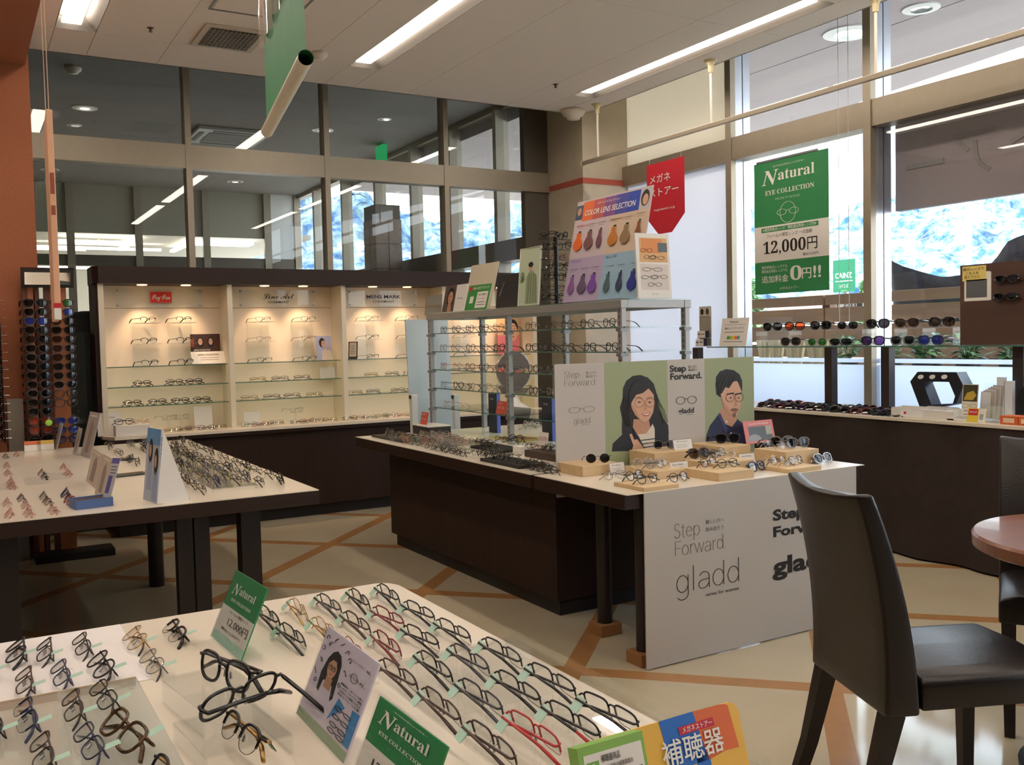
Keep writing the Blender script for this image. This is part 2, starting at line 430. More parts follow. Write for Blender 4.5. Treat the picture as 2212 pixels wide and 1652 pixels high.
# ---------------- pillar
pl = struct(MB().box(4.71, 5.2, 6.78, 7.36, 0, 3.62).build('wall_pillar', M_BEIGE))
MB().box(4.704, 5.2, 6.774, 7.36, 2.625, 2.672).build('red_band', M_RED, pl)

# ---------------- window wall (window_2)
M_FROST = translucent('frosted_film', (226, 232, 240), 0.75)
M_BLINDC = translucent('cream_blind', (228, 220, 204), 0.65)
M_BLINDW = translucent('white_blind', (232, 234, 238), 0.55)
ww = struct(MB().box(5.13, 5.27, -4, 6.78, 2.615, 2.785).build('window_2', M_FRAME))
my = [5.44, 4.17, 2.90, 1.63, 0.36, -0.91, -2.18, -3.45]
for y in my:
    MB().box(5.12, 5.17, y-0.03, y+0.03, 0, 3.62).build('mullion', M_FRAME, ww)
    MB().box(5.17, 5.24, y-0.03, y+0.03, 0, 3.62).build('mullion_side', M_SILVER, ww)
    MB().box(5.25, 5.32, y-0.03, y+0.03, 0, 3.62).build('mullion_side', M_SILVER, ww)
ys = my + [-4]
for i in range(len(ys)-1):
    a, b = ys[i+1], ys[i]
    for z0, z1 in ((1.122, 2.62), (2.78, 3.62)):
        MB().box(5.197, 5.203, a, b, z0, z1).build('pane', M_PANE, ww)
    MB().box(5.197, 5.203, a, b, 0.0, 1.08).build('frosted_film', M_FROST, ww)
    MB().box(5.197, 5.203, a, b, 1.08, 1.094).build('pane', M_PANE, ww)
    MB().box(5.197, 5.203, a, b, 1.094, 1.122).build('frosted_film', M_FROST, ww)
MB().box(5.19, 5.21, 5.44, 6.78, 2.785, 3.62).build('blind', M_BLINDC, ww)
MB().box(5.19, 5.21, 5.44, 6.78, 0.0, 2.615).build('blind', M_BLINDW, ww)
MB().box(5.1, 5.35, -4, 7.4, 3.60, 3.63).build('head', M_FRAME, ww)
struct(MB().box(5.25, 5.32, -4, 5.44, 0, 0.45).build('wall_right', M_WALL))
# bead chains of the roller blind
for y in (4.37, 4.29):
    mb = MB(); mb.tube([(5.09, y, 3.4), (5.09, y, 1.35)], 0.0022, 5)
    o = mb.build('bead_chain', mat('bead_chain_plastic', (200, 196, 188), 0.4)); tag(o, 'thin beaded blind chain hanging beside the window mullion, %s one' % ('left' if y > 4.33 else 'right'), 'chain', 'blind chains')

# ---------------- corridor beyond the partition
ZK, YK = 3.82, 16.0
struct(MB().box(-5, 5.4, 7.42, 7.45, 3.6, 3.95).build('sun_leak_seal', M_CEIL2))  # unseen strip added to block sun leaking in above the glass partition
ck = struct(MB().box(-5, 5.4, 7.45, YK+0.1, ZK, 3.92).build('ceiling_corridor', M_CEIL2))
zb_ = yp(300, 507, YK).z
fw = struct(MB().box(-5, 5.2, YK, YK+0.06, zb_, ZK).build('wall_far', mat('far_panel', (158, 154, 138), 0.35)))
for px in (-120, 20, 150, 297, 443, 575, 640):
    x = yp(px, 470, YK).x; MB().box(x-0.055, x+0.055, YK-0.07, YK-0.001, 0, ZK).build('mullion', M_FRAME, fw)
z0_, z1_ = yp(300, 576, YK).z, yp(300, 553, YK).z
MB().box(-5, 5.2, YK-0.04, YK-0.001, z0_, z1_).build('transom', M_FRAMED, fw)
x0_, x1_ = yp(580, 470, YK).x, yp(634, 470, YK).x
MB().box(x0_+0.03, x1_, YK-0.04, YK-0.001, z1_, ZK).build('white_panel', mat('far_white_panel', (214, 214, 210), 0.5), fw)
fb = struct(MB().box(-5, 5.4, 24, 24.1, 0, 3.92).build('wall_store', M_WALL))
MB().box(-5, 5.4, YK+0.06, 24, zb_+0.02, zb_+0.1).build('store_ceiling', mat('store_ceiling_white', (206, 198, 184), 0.9), fb)
M_STRIPL = emit('store_strip_light', (255, 250, 235), 9.0)
lights = [((215, 539), 17.6, (2.0, 0.09)), ((125, 540), 18.4, (0.9, 0.09)), ((276, 531), 17.2, (0.09, 1.8)), ((392, 536), 17.2, (0.09, 1.6)), ((214, 527), 16.6, (1.2, 0.4)), ((472, 529), 16.6, (1.1, 0.4)), ((140, 580), 21.0, (2.2, 0.12))]
wh_ = ('long one at the left', 'short leftmost one', 'left one running away', 'right one running away', 'wide square one', 'wide right one', 'lowest farthest one')
for i, (q, Y, d) in enumerate(lights):
    p = yp(q[0], q[1], Y)
    o = MB().cbox((0, 0, 0.02), (d[0], d[1], 0.04)).build('strip_light', M_STRIPL, None, p)
    MB().tube([(0, 0, 0.041), (0, 0, zb_+0.012-p.z)], 0.012, 6).build('suspension_rod', M_FRAME, o)
    tag(o, 'bright hanging light of the far store beyond the glass partition, %s' % wh_[i], 'light', 'far store strip lights')
# mall facade to the right of the corridor
M_PALEM = mat('pale_mullion', (186, 178, 162), 0.5)
fc = struct(MB().box(5.14, 5.26, 7.4, YK, ZK-0.06, ZK).build('window_3', M_FRAME))
for y in (8.05, 9.0, 10.1, 11.2, 12.4, 13.7, 15.0):
    MB().box(5.1, 5.26, y-0.035, y+0.035, 0, ZK-0.06).build('mullion', M_PALEM, fc)
MB().box(5.05, 5.27, 7.4, YK, 2.12, 2.34).build('door_header', M_FRAMED, fc)
for y in (7.55, 8.35, 9.25, 10.2, 10.4, 11.4, 12.2, 13.0, 14.2):
    MB().box(5.08, 5.24, y-0.045, y+0.045, 0, 2.12).build('stile', M_FRAMED, fc)
MB().box(5.197, 5.203, 7.4, YK, 0, ZK-0.06).build('pane', M_PANE, fc)
YC = 11.2
cx0, cx1, cz1 = yp(812, 520, YC).x, yp(868, 520, YC).x, yp(840, 442, YC).z
bc = struct(MB().box(cx0+0.01, cx1-0.01, YC+0.012, YC+0.4, 0, cz1).build('wall_brick_column', mat('mortar_grey', (120, 112, 104), 0.8)))
M_TILE = mat('brown_tile', (150, 134, 124), 0.5, noise=(14, 0.1)); xm = (cx0+cx1)/2; nk = int(cz1/0.315)
for k in range(nk):
    for (x0, x1) in ((cx0, xm-0.004), (xm+0.004, cx1)):
        MB().box(x0, x1, YC, YC+0.02, 0.02+k*0.315, 0.325+k*0.315).build('tile', M_TILE, bc)
    for (y0, y1) in ((YC+0.021, YC+0.2), (YC+0.21, YC+0.4)):
        MB().box(cx0, cx0+0.02, y0, y1, 0.02+k*0.315, 0.325+k*0.315).build('tile', M_TILE, bc)

# ================================================================== CEILING FIXTURES
def downlight(px, py, z, r, label, group, lit=True, cup=(205, 205, 200)):
    p = zp(px, py, z); t = thing('downlight', label, 'light', (p.x, p.y, z), 0, group)
    mb = MB(); mb.lathe([(r*1.15, 0.0), (r*1.15, -0.006), (r*0.82, -0.008), (r*0.82, 0)], 28); mb.build('trim_ring', mat('downlight_ring', (222, 220, 214), 0.4), t, smooth=False)
    MB().lathe([(r*0.8, -0.0085), (r*0.45, -0.0092)], 28).build('reflector', M_CHROME, t)
    if lit: MB().lathe([(r*0.45, -0.0095), (0.001, -0.0105)], 20).build('lamp', emit('downlight_lamp', (255, 244, 226), 3.0), t)
for i, (x, y) in enumerate(((183, 233), (160, 270), (697, 281), (830, 257), (108, 366), (508, 392), (862, 421))):
    downlight(x, y, ZK, 0.11 if i in (0, 2, 4, 5, 6) else 0.07, 'round recessed downlight in the grey corridor ceiling, %s one' % ORD[i], 'corridor downlights', lit=i in (0, 2, 4, 5, 6))
def detector(px, py, z, r, label, nmn='smoke_detector'):
    p = zp(px, py, z)
    o = MB().lathe([(r, 0.0), (r, -r*0.25), (r*0.85, -r*0.5), (r*0.6, -r*0.62), (r*0.55, -r*0.8), (0.002, -r*0.85)], 20).build(nmn, mat('detector_plastic', (214, 204, 188), 0.5), None, (p.x, p.y, z), smooth=True)
    tag(o, label, 'detector')
detector(690, 114, ZC, 0.055, 'round cream smoke detector on the ceiling beside the green hanging banner')
detector(1238, 237, ZC, 0.10, 'large round dome detector at the ceiling corner above the pillar')
detector(158, 145, ZK, 0.07, 'round detector on the grey corridor ceiling above the orange column')
for i, (x, y) in enumerate(((325, 60), (1200, 182))):
    p = zp(x, y, ZC)
    o = MB().lathe([(0.02, 0), (0.02, -0.003), (0.008, -0.006), (0.006, -0.02), (0.012, -0.022), (0.012, -0.025)], 12).build('sprinkler_head', mat('dark_brass', (90, 70, 52), 0.4, 0.7), None, (p.x, p.y, ZC))
    tag(o, ('small dark sprinkler head in the ceiling left of the square vent', 'small dark sprinkler head in the ceiling near the window side light')[i], 'sprinkler')
# square return vent and access hatch
t = thing('ceiling_vent', 'square ceiling vent with a dark egg crate grille', 'vent', (1.54, 6.0, ZC))
MB().box(-0.19, 0.19, -0.22, 0.22, -0.012, 0).build('frame', mat('vent_frame', (186, 174, 156), 0.6), t, bevel=0.003)
MB().box(-0.15, 0.15, -0.18, 0.18, -0.0145, -0.0125).build('dark_backing', mat('vent_dark', (58, 54, 48), 0.8), t)
g = MB()
for i in range(1, 12): g.box(-0.15+i*0.025-0.0012, -0.15+i*0.025+0.0012, -0.18, 0.18, -0.019, -0.015)
for i in range(1, 14): g.box(-0.15, 0.15, -0.18+i*0.0257-0.0012, -0.18+i*0.0257+0.0012, -0.019, -0.015)
g.build('grille', mat('vent_grille', (150, 140, 124), 0.5), t)
t = thing('access_hatch', 'square ceiling access hatch with a thin metal rim', 'hatch', (1.55, 5.3, ZC))
mb = MB()
for s in (-1, 1): mb.box(-0.24, 0.24, s*0.235-0.006, s*0.235+0.006, -0.004, 0); mb.box(s*0.235-0.006, s*0.235+0.006, -0.229, 0.229, -0.004, 0)
mb.build('rim', M_FRAMED, t); MB().box(-0.22, 0.22, -0.22, 0.22, -0.002, 0).build('lid', M_CEIL, t)
# air-conditioner cassette in the corridor
p = zp(490, 292, ZK); t = thing('ceiling_air_conditioner', 'square ceiling air conditioner cassette in the corridor beyond the glass', 'air conditioner', (p.x, p.y, ZK))
MB().box(-0.42, 0.42, -0.42, 0.42, -0.04, 0).build('cover', mat('cassette_white', (170, 168, 160), 0.5), t, bevel=0.01)
MB().box(-0.26, 0.26, -0.26, 0.26, -0.046, -0.041).build('intake_grille', mat('cassette_grille', (96, 92, 84), 0.7), t)
for a in range(4):
    MB().box(-0.24, 0.24, -0.37, -0.32, -0.046, -0.041).build('louver', mat('cassette_slot', (40, 40, 38), 0.6), t, None, (0, 0, a*math.pi/2))
# exit sign
p = zp(822, 318, ZK); p = yp(824, 335, 11.4)
t = thing('exit_sign', 'green lit exit sign hanging from the corridor ceiling', 'sign', (p.x, p.y, p.z-0.1))
MB().box(-0.03, 0.03, -0.12, 0.12, 0, 0.22).build('sign_box', emit('exit_green', (40, 190, 110), 0.8), t)
MB().box(-0.02, 0.02, -0.05, 0.05, 0.22, ZK-p.z+0.1).build('hanger', M_FRAME, t)

# rail along the window side, with its hangers
ra = thing('picture_rail', 'grey banner rail hanging along the window side of the ceiling', 'rail', (4.6, 0, 2.755))
MB().box(-0.012, 0.012, -1.0, 6.62, -0.016, 0.016).build('bar', mat('rail_grey', (168, 158, 140), 0.4, 0.3), ra, bevel=0.003)
MB().box(-0.016, 0.016, 6.62, 6.65, -0.02, 0.02).build('end_cap', mat('ivory_plastic', (206, 190, 150), 0.5), ra)
for y in (6.40, 5.05, 3.68, 2.3):
    hg = MB().tube([(0, y, 0.016), (0, y, 0.40)], 0.009, 8).build('hanger_rod', mat('ivory_rod', (222, 214, 198), 0.4), ra)
    MB().lathe([(0.016, 0.36), (0.02, 0.405), (0.03, 0.43), (0.05, 0.444)], 16, 0, y).build('hanger_cup', mat('ivory_plastic', (206, 190, 150), 0.5), hg)
# ================================================================== OUTSIDE
M_CONC = mat('pale_concrete', (196, 190, 180), 0.9, noise=(2, 0.05))
gd = struct(MB().box(5.33, 420, -260, 420, -0.3, -0.02).build('ground', M_CONC))
sf = MB().prism([(5.25, -4), (5.25, 14), (9.3, 14), (8.16, 7.05), (7.78, 4.75), (7.32, 2.0), (6.4, -4)], 3.64, 3.9, 'z')
so = struct(sf.build('roof_canopy', mat('canopy_soffit', (176, 164, 162), 0.9, noise=(30, 0.03))))
MB().box(6.3, 6.305, -4, 7, 3.637, 3.64).build('soffit_joint', mat('soffit_joint', (150, 142, 138), 0.9), so)
for i, (x, y, r) in enumerate(((1835, 70, 0.20), (1990, 17, 0.13))):
    p = zp(x, y, 3.64); t = thing('canopy_downlight', ('large round downlight in the canopy soffit outside the window', 'smaller round downlight in the canopy soffit near the top edge of the window')[i], 'light', (p.x, p.y, 3.64))
    MB().lathe([(r, 0.0), (r, -0.01), (r*0.6, -0.014), (r*0.6, 0)], 32).build('trim_ring', mat('downlight_ring', (222, 220, 214), 0.4), t)
    MB().lathe([(r*0.59, -0.0145), (r*0.3, -0.016)], 28).build('reflector', M_CHROME, t)
# hills: one noisy wooded ridge
from mathutils import noise as mnoise
def ridge():
    vs = []; fs = []; na, nr = 300, 46
    for i in range(na+1):
        az = R(-8+96*i/na)     # from +X towards +Y
        top = 38+16*mnoise.noise((i*0.018, 3.1, 0))+6*mnoise.noise((i*0.06, 9.1, 0))
        for j in range(nr+1):
            f = j/nr; d = 170+120*f
            z = -2+top*math.sin(f*math.pi*0.5)**1.15*(0.75 + 0.25*f)
            p = Vector((d*math.cos(az), d*math.sin(az), z))
            nz = mnoise.fractal(p*0.11, 1.0, 2.1, 4)
            z += 4.5*nz*(0.25+f); d += 5*mnoise.noise(p*0.17)
            vs.append((d*math.cos(az), d*math.sin(az), z))
    for i in range(na):
        for j in range(nr):
            a = i*(nr+1)+j; fs.append((a, a+nr+1, a+nr+2, a+1))
    return MB().add(vs, fs)
mh = bpy.data.materials.new('wooded_hillside'); mh.use_nodes = True
n = mh.node_tree.nodes; l = mh.node_tree.links; b = n['Principled BSDF']; b.inputs['Roughness'].default_value = 1.0; b.inputs['Specular IOR Level'].default_value = 0.0
t_ = n.new('ShaderNodeTexCoord'); nz_ = n.new('ShaderNodeTexNoise'); nz_.inputs['Scale'].default_value = 0.30; nz_.inputs['Detail'].default_value = 8; nz_.inputs['Roughness'].default_value = 0.7
rm = n.new('ShaderNodeValToRGB'); e = rm.color_ramp.elements; e[0].position = 0.40; e[0].color = rgb((66, 100, 140)); e[1].position = 0.6; e[1].color = rgb((160, 178, 172))  # blue end of the ramp paints in the shadows on the hillside
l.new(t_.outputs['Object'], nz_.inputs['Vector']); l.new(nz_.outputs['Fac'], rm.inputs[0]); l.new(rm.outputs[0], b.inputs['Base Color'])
struct(ridge().build('hills', mh, smooth=False))
# houses at the foot of the hills
rr = random.Random(5)
for i in range(16):
    az = R(14+3.4*i+rr.uniform(-.6, .6)); d = 92+(i % 4)*14; x, y = d*math.cos(az), d*math.sin(az)
    w_, dd, hh = rr.uniform(5, 9), rr.uniform(5, 8), rr.uniform(3, 4.6)
    t = thing('house', 'small pale far house under the hills, %s from the right' % ORD[i], 'house', (x, y, -0.02), rr.uniform(0, 3), 'far houses under the hills')
    MB().box(-w_/2, w_/2, -dd/2, dd/2, 0, hh).build('walls', mat('house_wall', (224, 218, 206), 0.9), t)
    MB().prism([(-dd/2-.5, hh), (dd/2+.5, hh), (0, hh+1.6)], -w_/2-.5, w_/2+.5, 'x').build('roof', mat('house_roof%d' % (i % 2), ((150, 130, 116), (128, 136, 150))[i % 2], 0.8), t)
    for k in (-1, 1): MB().box(k*w_*.25-.6, k*w_*.25+.6, -dd/2-.05, -dd/2+.05, 1, 2.2).build('window', mat('house_window', (96, 110, 124), 0.3), t)
def tree(x, y, h, r, label, seed):
    t = thing('tree', label, 'tree', (x, y, -0.02))
    MB().tube([(0, 0, 0), (0, 0, h*0.5)], [r*0.1, r*0.05], 8).build('trunk', mat('bark', (92, 74, 58), 0.9), t)
    rd = random.Random(seed); mb = MB()
    for k in range(420):
        f = rd.random(); z = h*(0.18+0.82*f); q = r*(1-f*0.92)*math.sqrt(rd.random()); a = rd.uniform(0, 6.28)
        c = Vector((q*math.cos(a), q*math.sin(a), z)); s = r*0.2
        u = Vector((rd.uniform(-1, 1), rd.uniform(-1, 1), rd.uniform(-.6, .6))).normalized()*s; v = u.cross(Vector((rd.uniform(-1, 1), rd.uniform(-1, 1), rd.uniform(-1, 1)))).normalized()*s*.6
        mb.poly([c-u, c+v, c+u, c-v])
    o = mb.build('foliage', mat('tree_green', (96, 128, 84), 0.8, noise=(1, 0.2)), t); o['kind'] = 'stuff'
p = xp(1874, 640, 30); tree(30, p.y, 3.2, 1.1, 'small conical tree standing beyond the green street sign', 3)
p = xp(1616, 640, 38); tree(38, p.y, 4.2, 1.8, 'round tree seen left of the green window poster', 4)
# utility pole with wires
p = xp(2092, 600, 46); t = thing('utility_pole', 'pale concrete utility pole with cross arms and wires before the hill', 'pole', (46, p.y, -0.02))
MB().tube([(0, 0, 0), (0, 0, 9.5)], [0.2, 0.14], 10).build('pole', mat('pole_grey', (206, 202, 196), 0.8), t)
for z in (7.2, 8.0, 8.8): MB().box(-0.06, 0.06, -1.1, 1.1, z, z+0.12).build('cross_arm', mat('pole_steel', (170, 170, 168), 0.6), t)
MB().lathe([(0.3, 5.9), (0.3, 6.9)], 14, 0.1, 0.5).build('transformer', mat('pole_steel', (170, 170, 168), 0.6), t)
for z in (7.3, 8.1, 8.9):
    for s in (-1, 1): MB().tube([(0, s, z+.12), (8, 9+s, z-.9), (16, 18+s, z-.6)], 0.02, 4).build('wire', mat('wire_grey', (150, 150, 150), 0.7), t)
# timber screen outside
XF = 8.0
fn = thing('timber_fence', 'weathered brown fence of wide horizontal boards outside the window', 'fence', (XF, 5.4, -0.02))
M_FW = mat('weathered_board', (150, 120, 96), 0.85, wood=(6, 0.18, 'Y'))
for (z0, z1) in ((1.585, 1.69), (1.40, 1.553), (1.20, 1.37), (1.03, 1.17), (0.80, 1.0)):
    for (a, b) in ((-3.4, -0.9), (-0.88, 1.65), (1.67, 4.2)):
        MB().box(-0.015, 0.015, a, b, z0+.02, z1+.02).build('board', M_FW, fn, bevel=0.003)
for y in (-3.3, -0.89, 1.66, 4.15): MB().box(0.016, 0.09, y-.05, y+.05, 0, 1.69).build('post', mat('fence_post', (110, 84, 64), 0.85), fn)
# sign board back and street sign
p0 = xp(1925, 268, 5.3); p1 = xp(1925, 456, 5.3)
sg = thing('shop_sign_panel', 'grey back of the shop sign board hanging across the upper right window', 'sign', (5.34, p0.y, 0))
M_SGN = mat('sign_back_grey', (176, 164, 170), 0.7)
MB().box(0, 0.05, -5.5, 0.0, p1.z, p0.z+0.05).build('panel', M_SGN, sg)
for i, (ch, dy, dz) in enumerate((('ト', -0.90, 0.30), ('ア', -0.56, 0.27), ('ー', -0.22, 0.24))):
    c = bpy.data.curves.new('letter', 'FONT'); c.body = ch; c.size = 0.34; c.align_x = 'CENTER'; c.align_y = 'CENTER'; c.extrude = 0.002; c.resolution_u = 3
    c.materials.append(mat('sign_letter_back', (160, 156, 158), 0.7))
    o = link('letter', c, sg, (-0.004, dy, p1.z+dz), (R(90), 0, R(-90))); o.scale = (-1, 1, 1)
bl = xp(1803, 632, 11.0); br = xp(1848, 630, 11.0); tl = xp(1803, 563, 11.0)
bd = board('street_sign', 'green street banner with white letters and an underline beyond the fence', 'sign', (11, (bl.y+br.y)/2, bl.z), FACE_X, abs(bl.y-br.y), tl.z-bl.z, mat('teal_banner', (30, 120, 84), 0.6), t=0.03)
text(bd, 'CAINZ', 0.5, 0.50, 0.17, M_INKW, 0.8, bold=0.012); area(bd, 'underline', M_INKW, 0.1, 0.94, 0.325, 0.35); text(bd, 'カインズ', 0.5, 0.17, 0.10, M_INKW, 0.46, bold=0.01)
MB().box(-0.03, 0.03, 0.002, 0.06, -bl.z, tl.z-bl.z).build('post', mat('pole_grey', (206, 202, 196), 0.8), bd)
# opening hours strip seen between the boards
a = xp(1795, 662, 9.0); b = xp(1850, 662, 9.0)
bd = board('hours_sign', 'white opening hours lettering on a dark strip between the fence boards', 'sign', (9.0, (a.y+b.y)/2, a.z-0.08), FACE_X, abs(a.y-b.y)*1.5, 0.16, mat('hours_dark', (70, 66, 62), 0.8), t=0.02)
text(bd, '9:00▶8:00', 0.5, 0.5, 0.42, M_INKW, 0.75, bold=0.015)
MB().box(-0.02, 0.02, 0.001, 0.04, -(a.z-0.08), 0.16).build('post', mat('pole_grey', (206, 202, 196), 0.8), bd)
# dark shade net behind the fence with sagging top edge
def net():
    mb = MB(); n_ = 24; x = 13.0
    y0 = xp(1918, 600, x).y; y1 = xp(2330, 600, x).y
    zt0 = xp(1918, 560, x).z; zt1 = xp(2215, 553, x).z
    top = []; bot = []
    for i in range(n_+1):
        f = i/n_; y = y0+(y1-y0)*f
        s = 0.30*math.sin(min(1, f*1.5)*math.pi)
        zt = zt0+(zt1-zt0)*f+max(0, f-.5)*1.1 - s
        top.append(zt); 
        for j in range(9):
            g_ = j/8; mb.v.append((x+0.10*math.sin(f*19+g_*4)+g_*0.1, y, 0.7+(zt-0.7)*g_))
    for i in range(n_):
        for j in range(8):
            a_ = i*9+j; mb.f.append((a_, a_+9, a_+10, a_+1)); mb.mi.append(0)
    return mb
mn = mat('shade_net', (11, 11, 14), 0.8, 0.0, 0.1, noise=(9, 0.6), bump=(40, 1.0))
o = net().build('shade_net', mn, smooth=True); so_ = o.modifiers.new('thick', 'SOLIDIFY'); so_.thickness = 0.02
tag(o, 'dark sagging shade net spread over garden stock beyond the fence', 'net')
# garden stock: pots, sacks, planter
def sack(x, y, z, r, h, i):
    mb = MB(); n_ = 20; vs = []
    for k, (rf, zf) in enumerate(((0.5, 0.0), (0.62, 0.3), (0.8, 0.7), (1.0, 1.0), (0.9, 1.0))):
        for j in range(n_):
            a_ = 6.283*j/n_; q = r*rf*(1+0.08*(1 if j % 2 else -1)); vs.append((q*math.cos(a_), q*math.sin(a_), h*zf))
    mb.add(vs, [(k*n_+j, k*n_+(j+1) % n_, (k+1)*n_+(j+1) % n_, (k+1)*n_+j) for k in range(4) for j in range(n_)] + [tuple(range(n_-1, -1, -1))])
    t = thing('pleated_pot', 'cream pleated planting sack, %s from the left behind the glass shelf' % ORD[i], 'pot', (x, y, z), 0, 'pleated sacks outside the window')
    mb.build('sack', mat('cream_jute', (206, 188, 150), 0.9), t)
    MB().lathe([(r*0.88, h*0.93), (0.001, h*0.95)], 16).build('soil', mat('soil', (70, 54, 42), 1.0), t)
st = thing('planter_bench', 'grey slatted bench carrying plants outside the lower window', 'bench', (6.1, 4.0, -0.02))
for k in range(5): MB().box(-0.32+k*0.13, -0.21+k*0.13, -2.6, 2.4, 0.99, 1.02).build('slat', mat('bench_grey', (128, 132, 136), 0.6), st)
for y in (-2.4, -0.8, 0.8, 2.3): MB().box(-0.28, 0.28, y-.03, y+.03, 0, 0.988).build('leg', mat('bench_leg', (90, 92, 96), 0.6), st)
for i, (px, r) in enumerate(((1652, 0.055), (1678, 0.06), (1718, 0.075), (1766, 0.08), (1815, 0.07))):
    p = xp(px, 770, 6.1); sack(6.1, p.y, 1.001, r*1.25, 0.24, i)
def plant(x, y, z, r, h, i, seed):
    t = thing('potted_plant', 'green leafy potted plant on the bench outside, %s from the left' % ORD[i], 'plant', (x, y, z), 0, 'leafy plants on the outdoor bench')
    MB().lathe([(0.05, 0), (0.075, 0.09), (0.065, 0.09), (0.06, 0.08), (0.001, 0.078)], 14).build('pot', mat('plant_pot', (60, 56, 54), 0.7), t)
    rd = random.Random(seed); mats = [mat('leaf_green', (74, 118, 62), 0.5), mat('leaf_pale', (130, 168, 92), 0.5)]
    for k in range(44):
        a_ = rd.uniform(0, 6.28); q = r*math.sqrt(rd.random()); c = Vector((q*math.cos(a_), q*math.sin(a_), 0.1+rd.random()*h)); s = rd.uniform(0.035, 0.06)
        dr = Vector((math.cos(a_), math.sin(a_), rd.uniform(-.5, .6))).normalized(); sd_ = dr.cross(Vector((0, 0, 1))).normalized()
        mb = MB(); up = dr.cross(sd_)*-0.15*s
        mb.add([c-dr*s, c-sd_*s*.55+up, c+dr*s*1.1, c+sd_*s*.55+up, c], [(0, 1, 4), (1, 2, 4), (2, 3, 4), (3, 0, 4)])
        mb.build('leaf', mats[k % 4 == 0], t)
    mb = MB()
    for k in range(5): a_ = k*1.25; mb.tube([(0, 0, .07), (r*.5*math.cos(a_), r*.5*math.sin(a_), .1+h*.6)], 0.004, 4)
    mb.build('stems', mats[0], t)
for i, px in enumerate((1858, 1892, 1935, 1975, 2015, 2060, 2110, 2160, 2205)):
    p = xp(px, 770, 6.05); plant(5.93+0.34*(i % 2), p.y, 1.0205-0.02, 0.10, 0.17, i, 20+i)
# far parking lot things: a pale van body to break the bright ground
# ================================================================== FURNITURE
TZ = 0.70
def display_table(name, label, x0, x1, y0, y1, legs, loc, sided=0.06, feet=None):
    t = thing(name, label, 'table', (loc[0], loc[1], 0))
    ox, oy = loc[0], loc[1]
    MB().box(x0-ox, x1-ox, y0-oy, y1-oy, TZ-0.003, TZ).build('table_top', M_WHITE, t)
    MB().box(x0-ox, x1-ox, y0-oy, y1-oy, TZ-sided, TZ-0.003).build('apron', M_BROWNX, t, bevel=0.002)
    for (lx, ly, r) in legs:
        lg = MB().tube([(lx-ox, ly-oy, 0.0), (lx-ox, ly-oy, TZ-sided)], r, 20).build('leg', M_DLEG, t, smooth=False)
    return t
# far left table
tb1 = display_table('display_table', 'dark wood display table with a white top left of the aisle, holding rows of eyeglasses', -1.5, 1.275, 3.79, 6.38,
    [(1.027*0.8733, 5.44, 0.04)], (0.2, 5.0))
for q in ((412, 1398), (455, 1398)): pass
p = zp(412, 1320, 0.0)
for (x, y, w) in ((yp(400, 1250, 4.0).x, 4.0, 0.030), (yp(437, 1250, 4.0).x, 4.0, 0.030), (yp(539, 1200, 4.06).x, 4.06, 0.041), (yp(12, 1270, 3.95).x, 3.95, 0.045), (-1.2, 4.0, 0.04), (-1.2, 6.2, 0.04), (0.2, 6.2, 0.04)):
    MB().box(x-0.2-w, x-0.2+w, y-5.0-w, y-5.0+w, 0, TZ-0.06).build('leg', M_DLEG, tb1)
# front table
tf = thing('front_display_table', 'white topped display table in the foreground covered with eyeglasses', 'table', (0, 1.3, 0))
pts = [(-1.6, -0.9), (0.93, -0.9), (0.93, 0.88), (0.915, 0.91), (0.89, 0.925), (-1.6, 0.925)]
MB().prism(pts, TZ-0.004, TZ, 'z').build('table_top', M_WHITE, tf)
MB().prism([(x*0.999, y*0.998) for x, y in pts], TZ-0.05, TZ-0.004, 'z').build('apron', M_BROWNX, tf)
for (x, y) in ((0.8, 0.75), (-1.45, 0.75), (0.8, -0.8), (-1.45, -0.8)): MB().tube([(x, y, 0), (x, y, TZ-0.05)], 0.035, 16).build('leg', M_DLEG, tf)
# island counter
isl = thing('display_island', 'long dark wood display island with a white top in the middle of the shop', 'counter', (2.8, 4.7, 0))
def bx(nm_, m_, x0, x1, y0, y1, z0, z1, par, o, bevel=0.0): return MB().box(x0-o[0], x1-o[0], y0-o[1], y1-o[1], z0, z1).build(nm_, m_, par, bevel=bevel)
O_ = (2.8, 4.7)
bx('counter_top', M_WHITE, 2.19, 3.52, 3.605, 5.76, TZ-0.003, TZ, isl, O_)
bx('top_edge', M_BROWNX, 2.19, 3.52, 3.605, 5.76, TZ-0.062, TZ-0.003, isl, O_, 0.002)
bx('body', M_BROWN, 2.375, 3.36, 3.69, 5.65, 0.075, TZ-0.062, isl, O_, 0.002)
bx('kickboard', M_KICK, 2.40, 3.34, 3.71, 5.62, 0, 0.075, isl, O_)
# front table of the island
gt = thing('feature_table', 'white topped table with light wood blocks in front of the island', 'table', (2.8, 3.2, 0))
O_ = (2.8, 3.2)
bx('table_top', M_WHITE, 2.19, 3.535, 2.90, 3.575, TZ-0.003, TZ, gt, O_)
bx('apron', M_BROWNX, 2.19, 3.52, 2.915, 3.575, TZ-0.062, TZ-0.003, gt, O_, 0.002)
p = zp(1307, 1345, 0.045); q = zp(1390, 1405, 0.03)
for (x, y) in ((p.x, p.y), (3.40, p.y), (2.33, 2.985), (3.40, 2.985)):
    lg = MB().tube([(x-2.8, y-3.2, 0.05), (x-2.8, y-3.2, TZ-0.062)], 0.033, 20).build('leg', M_DLEG, gt)
    MB().box(x-2.8-0.055, x-2.8+0.055, y-3.2-0.05, y-3.2+0.05, 0, 0.05).build('foot_block', mat('tan_foot_block', (150, 104, 62), 0.6), lg, bevel=0.003)
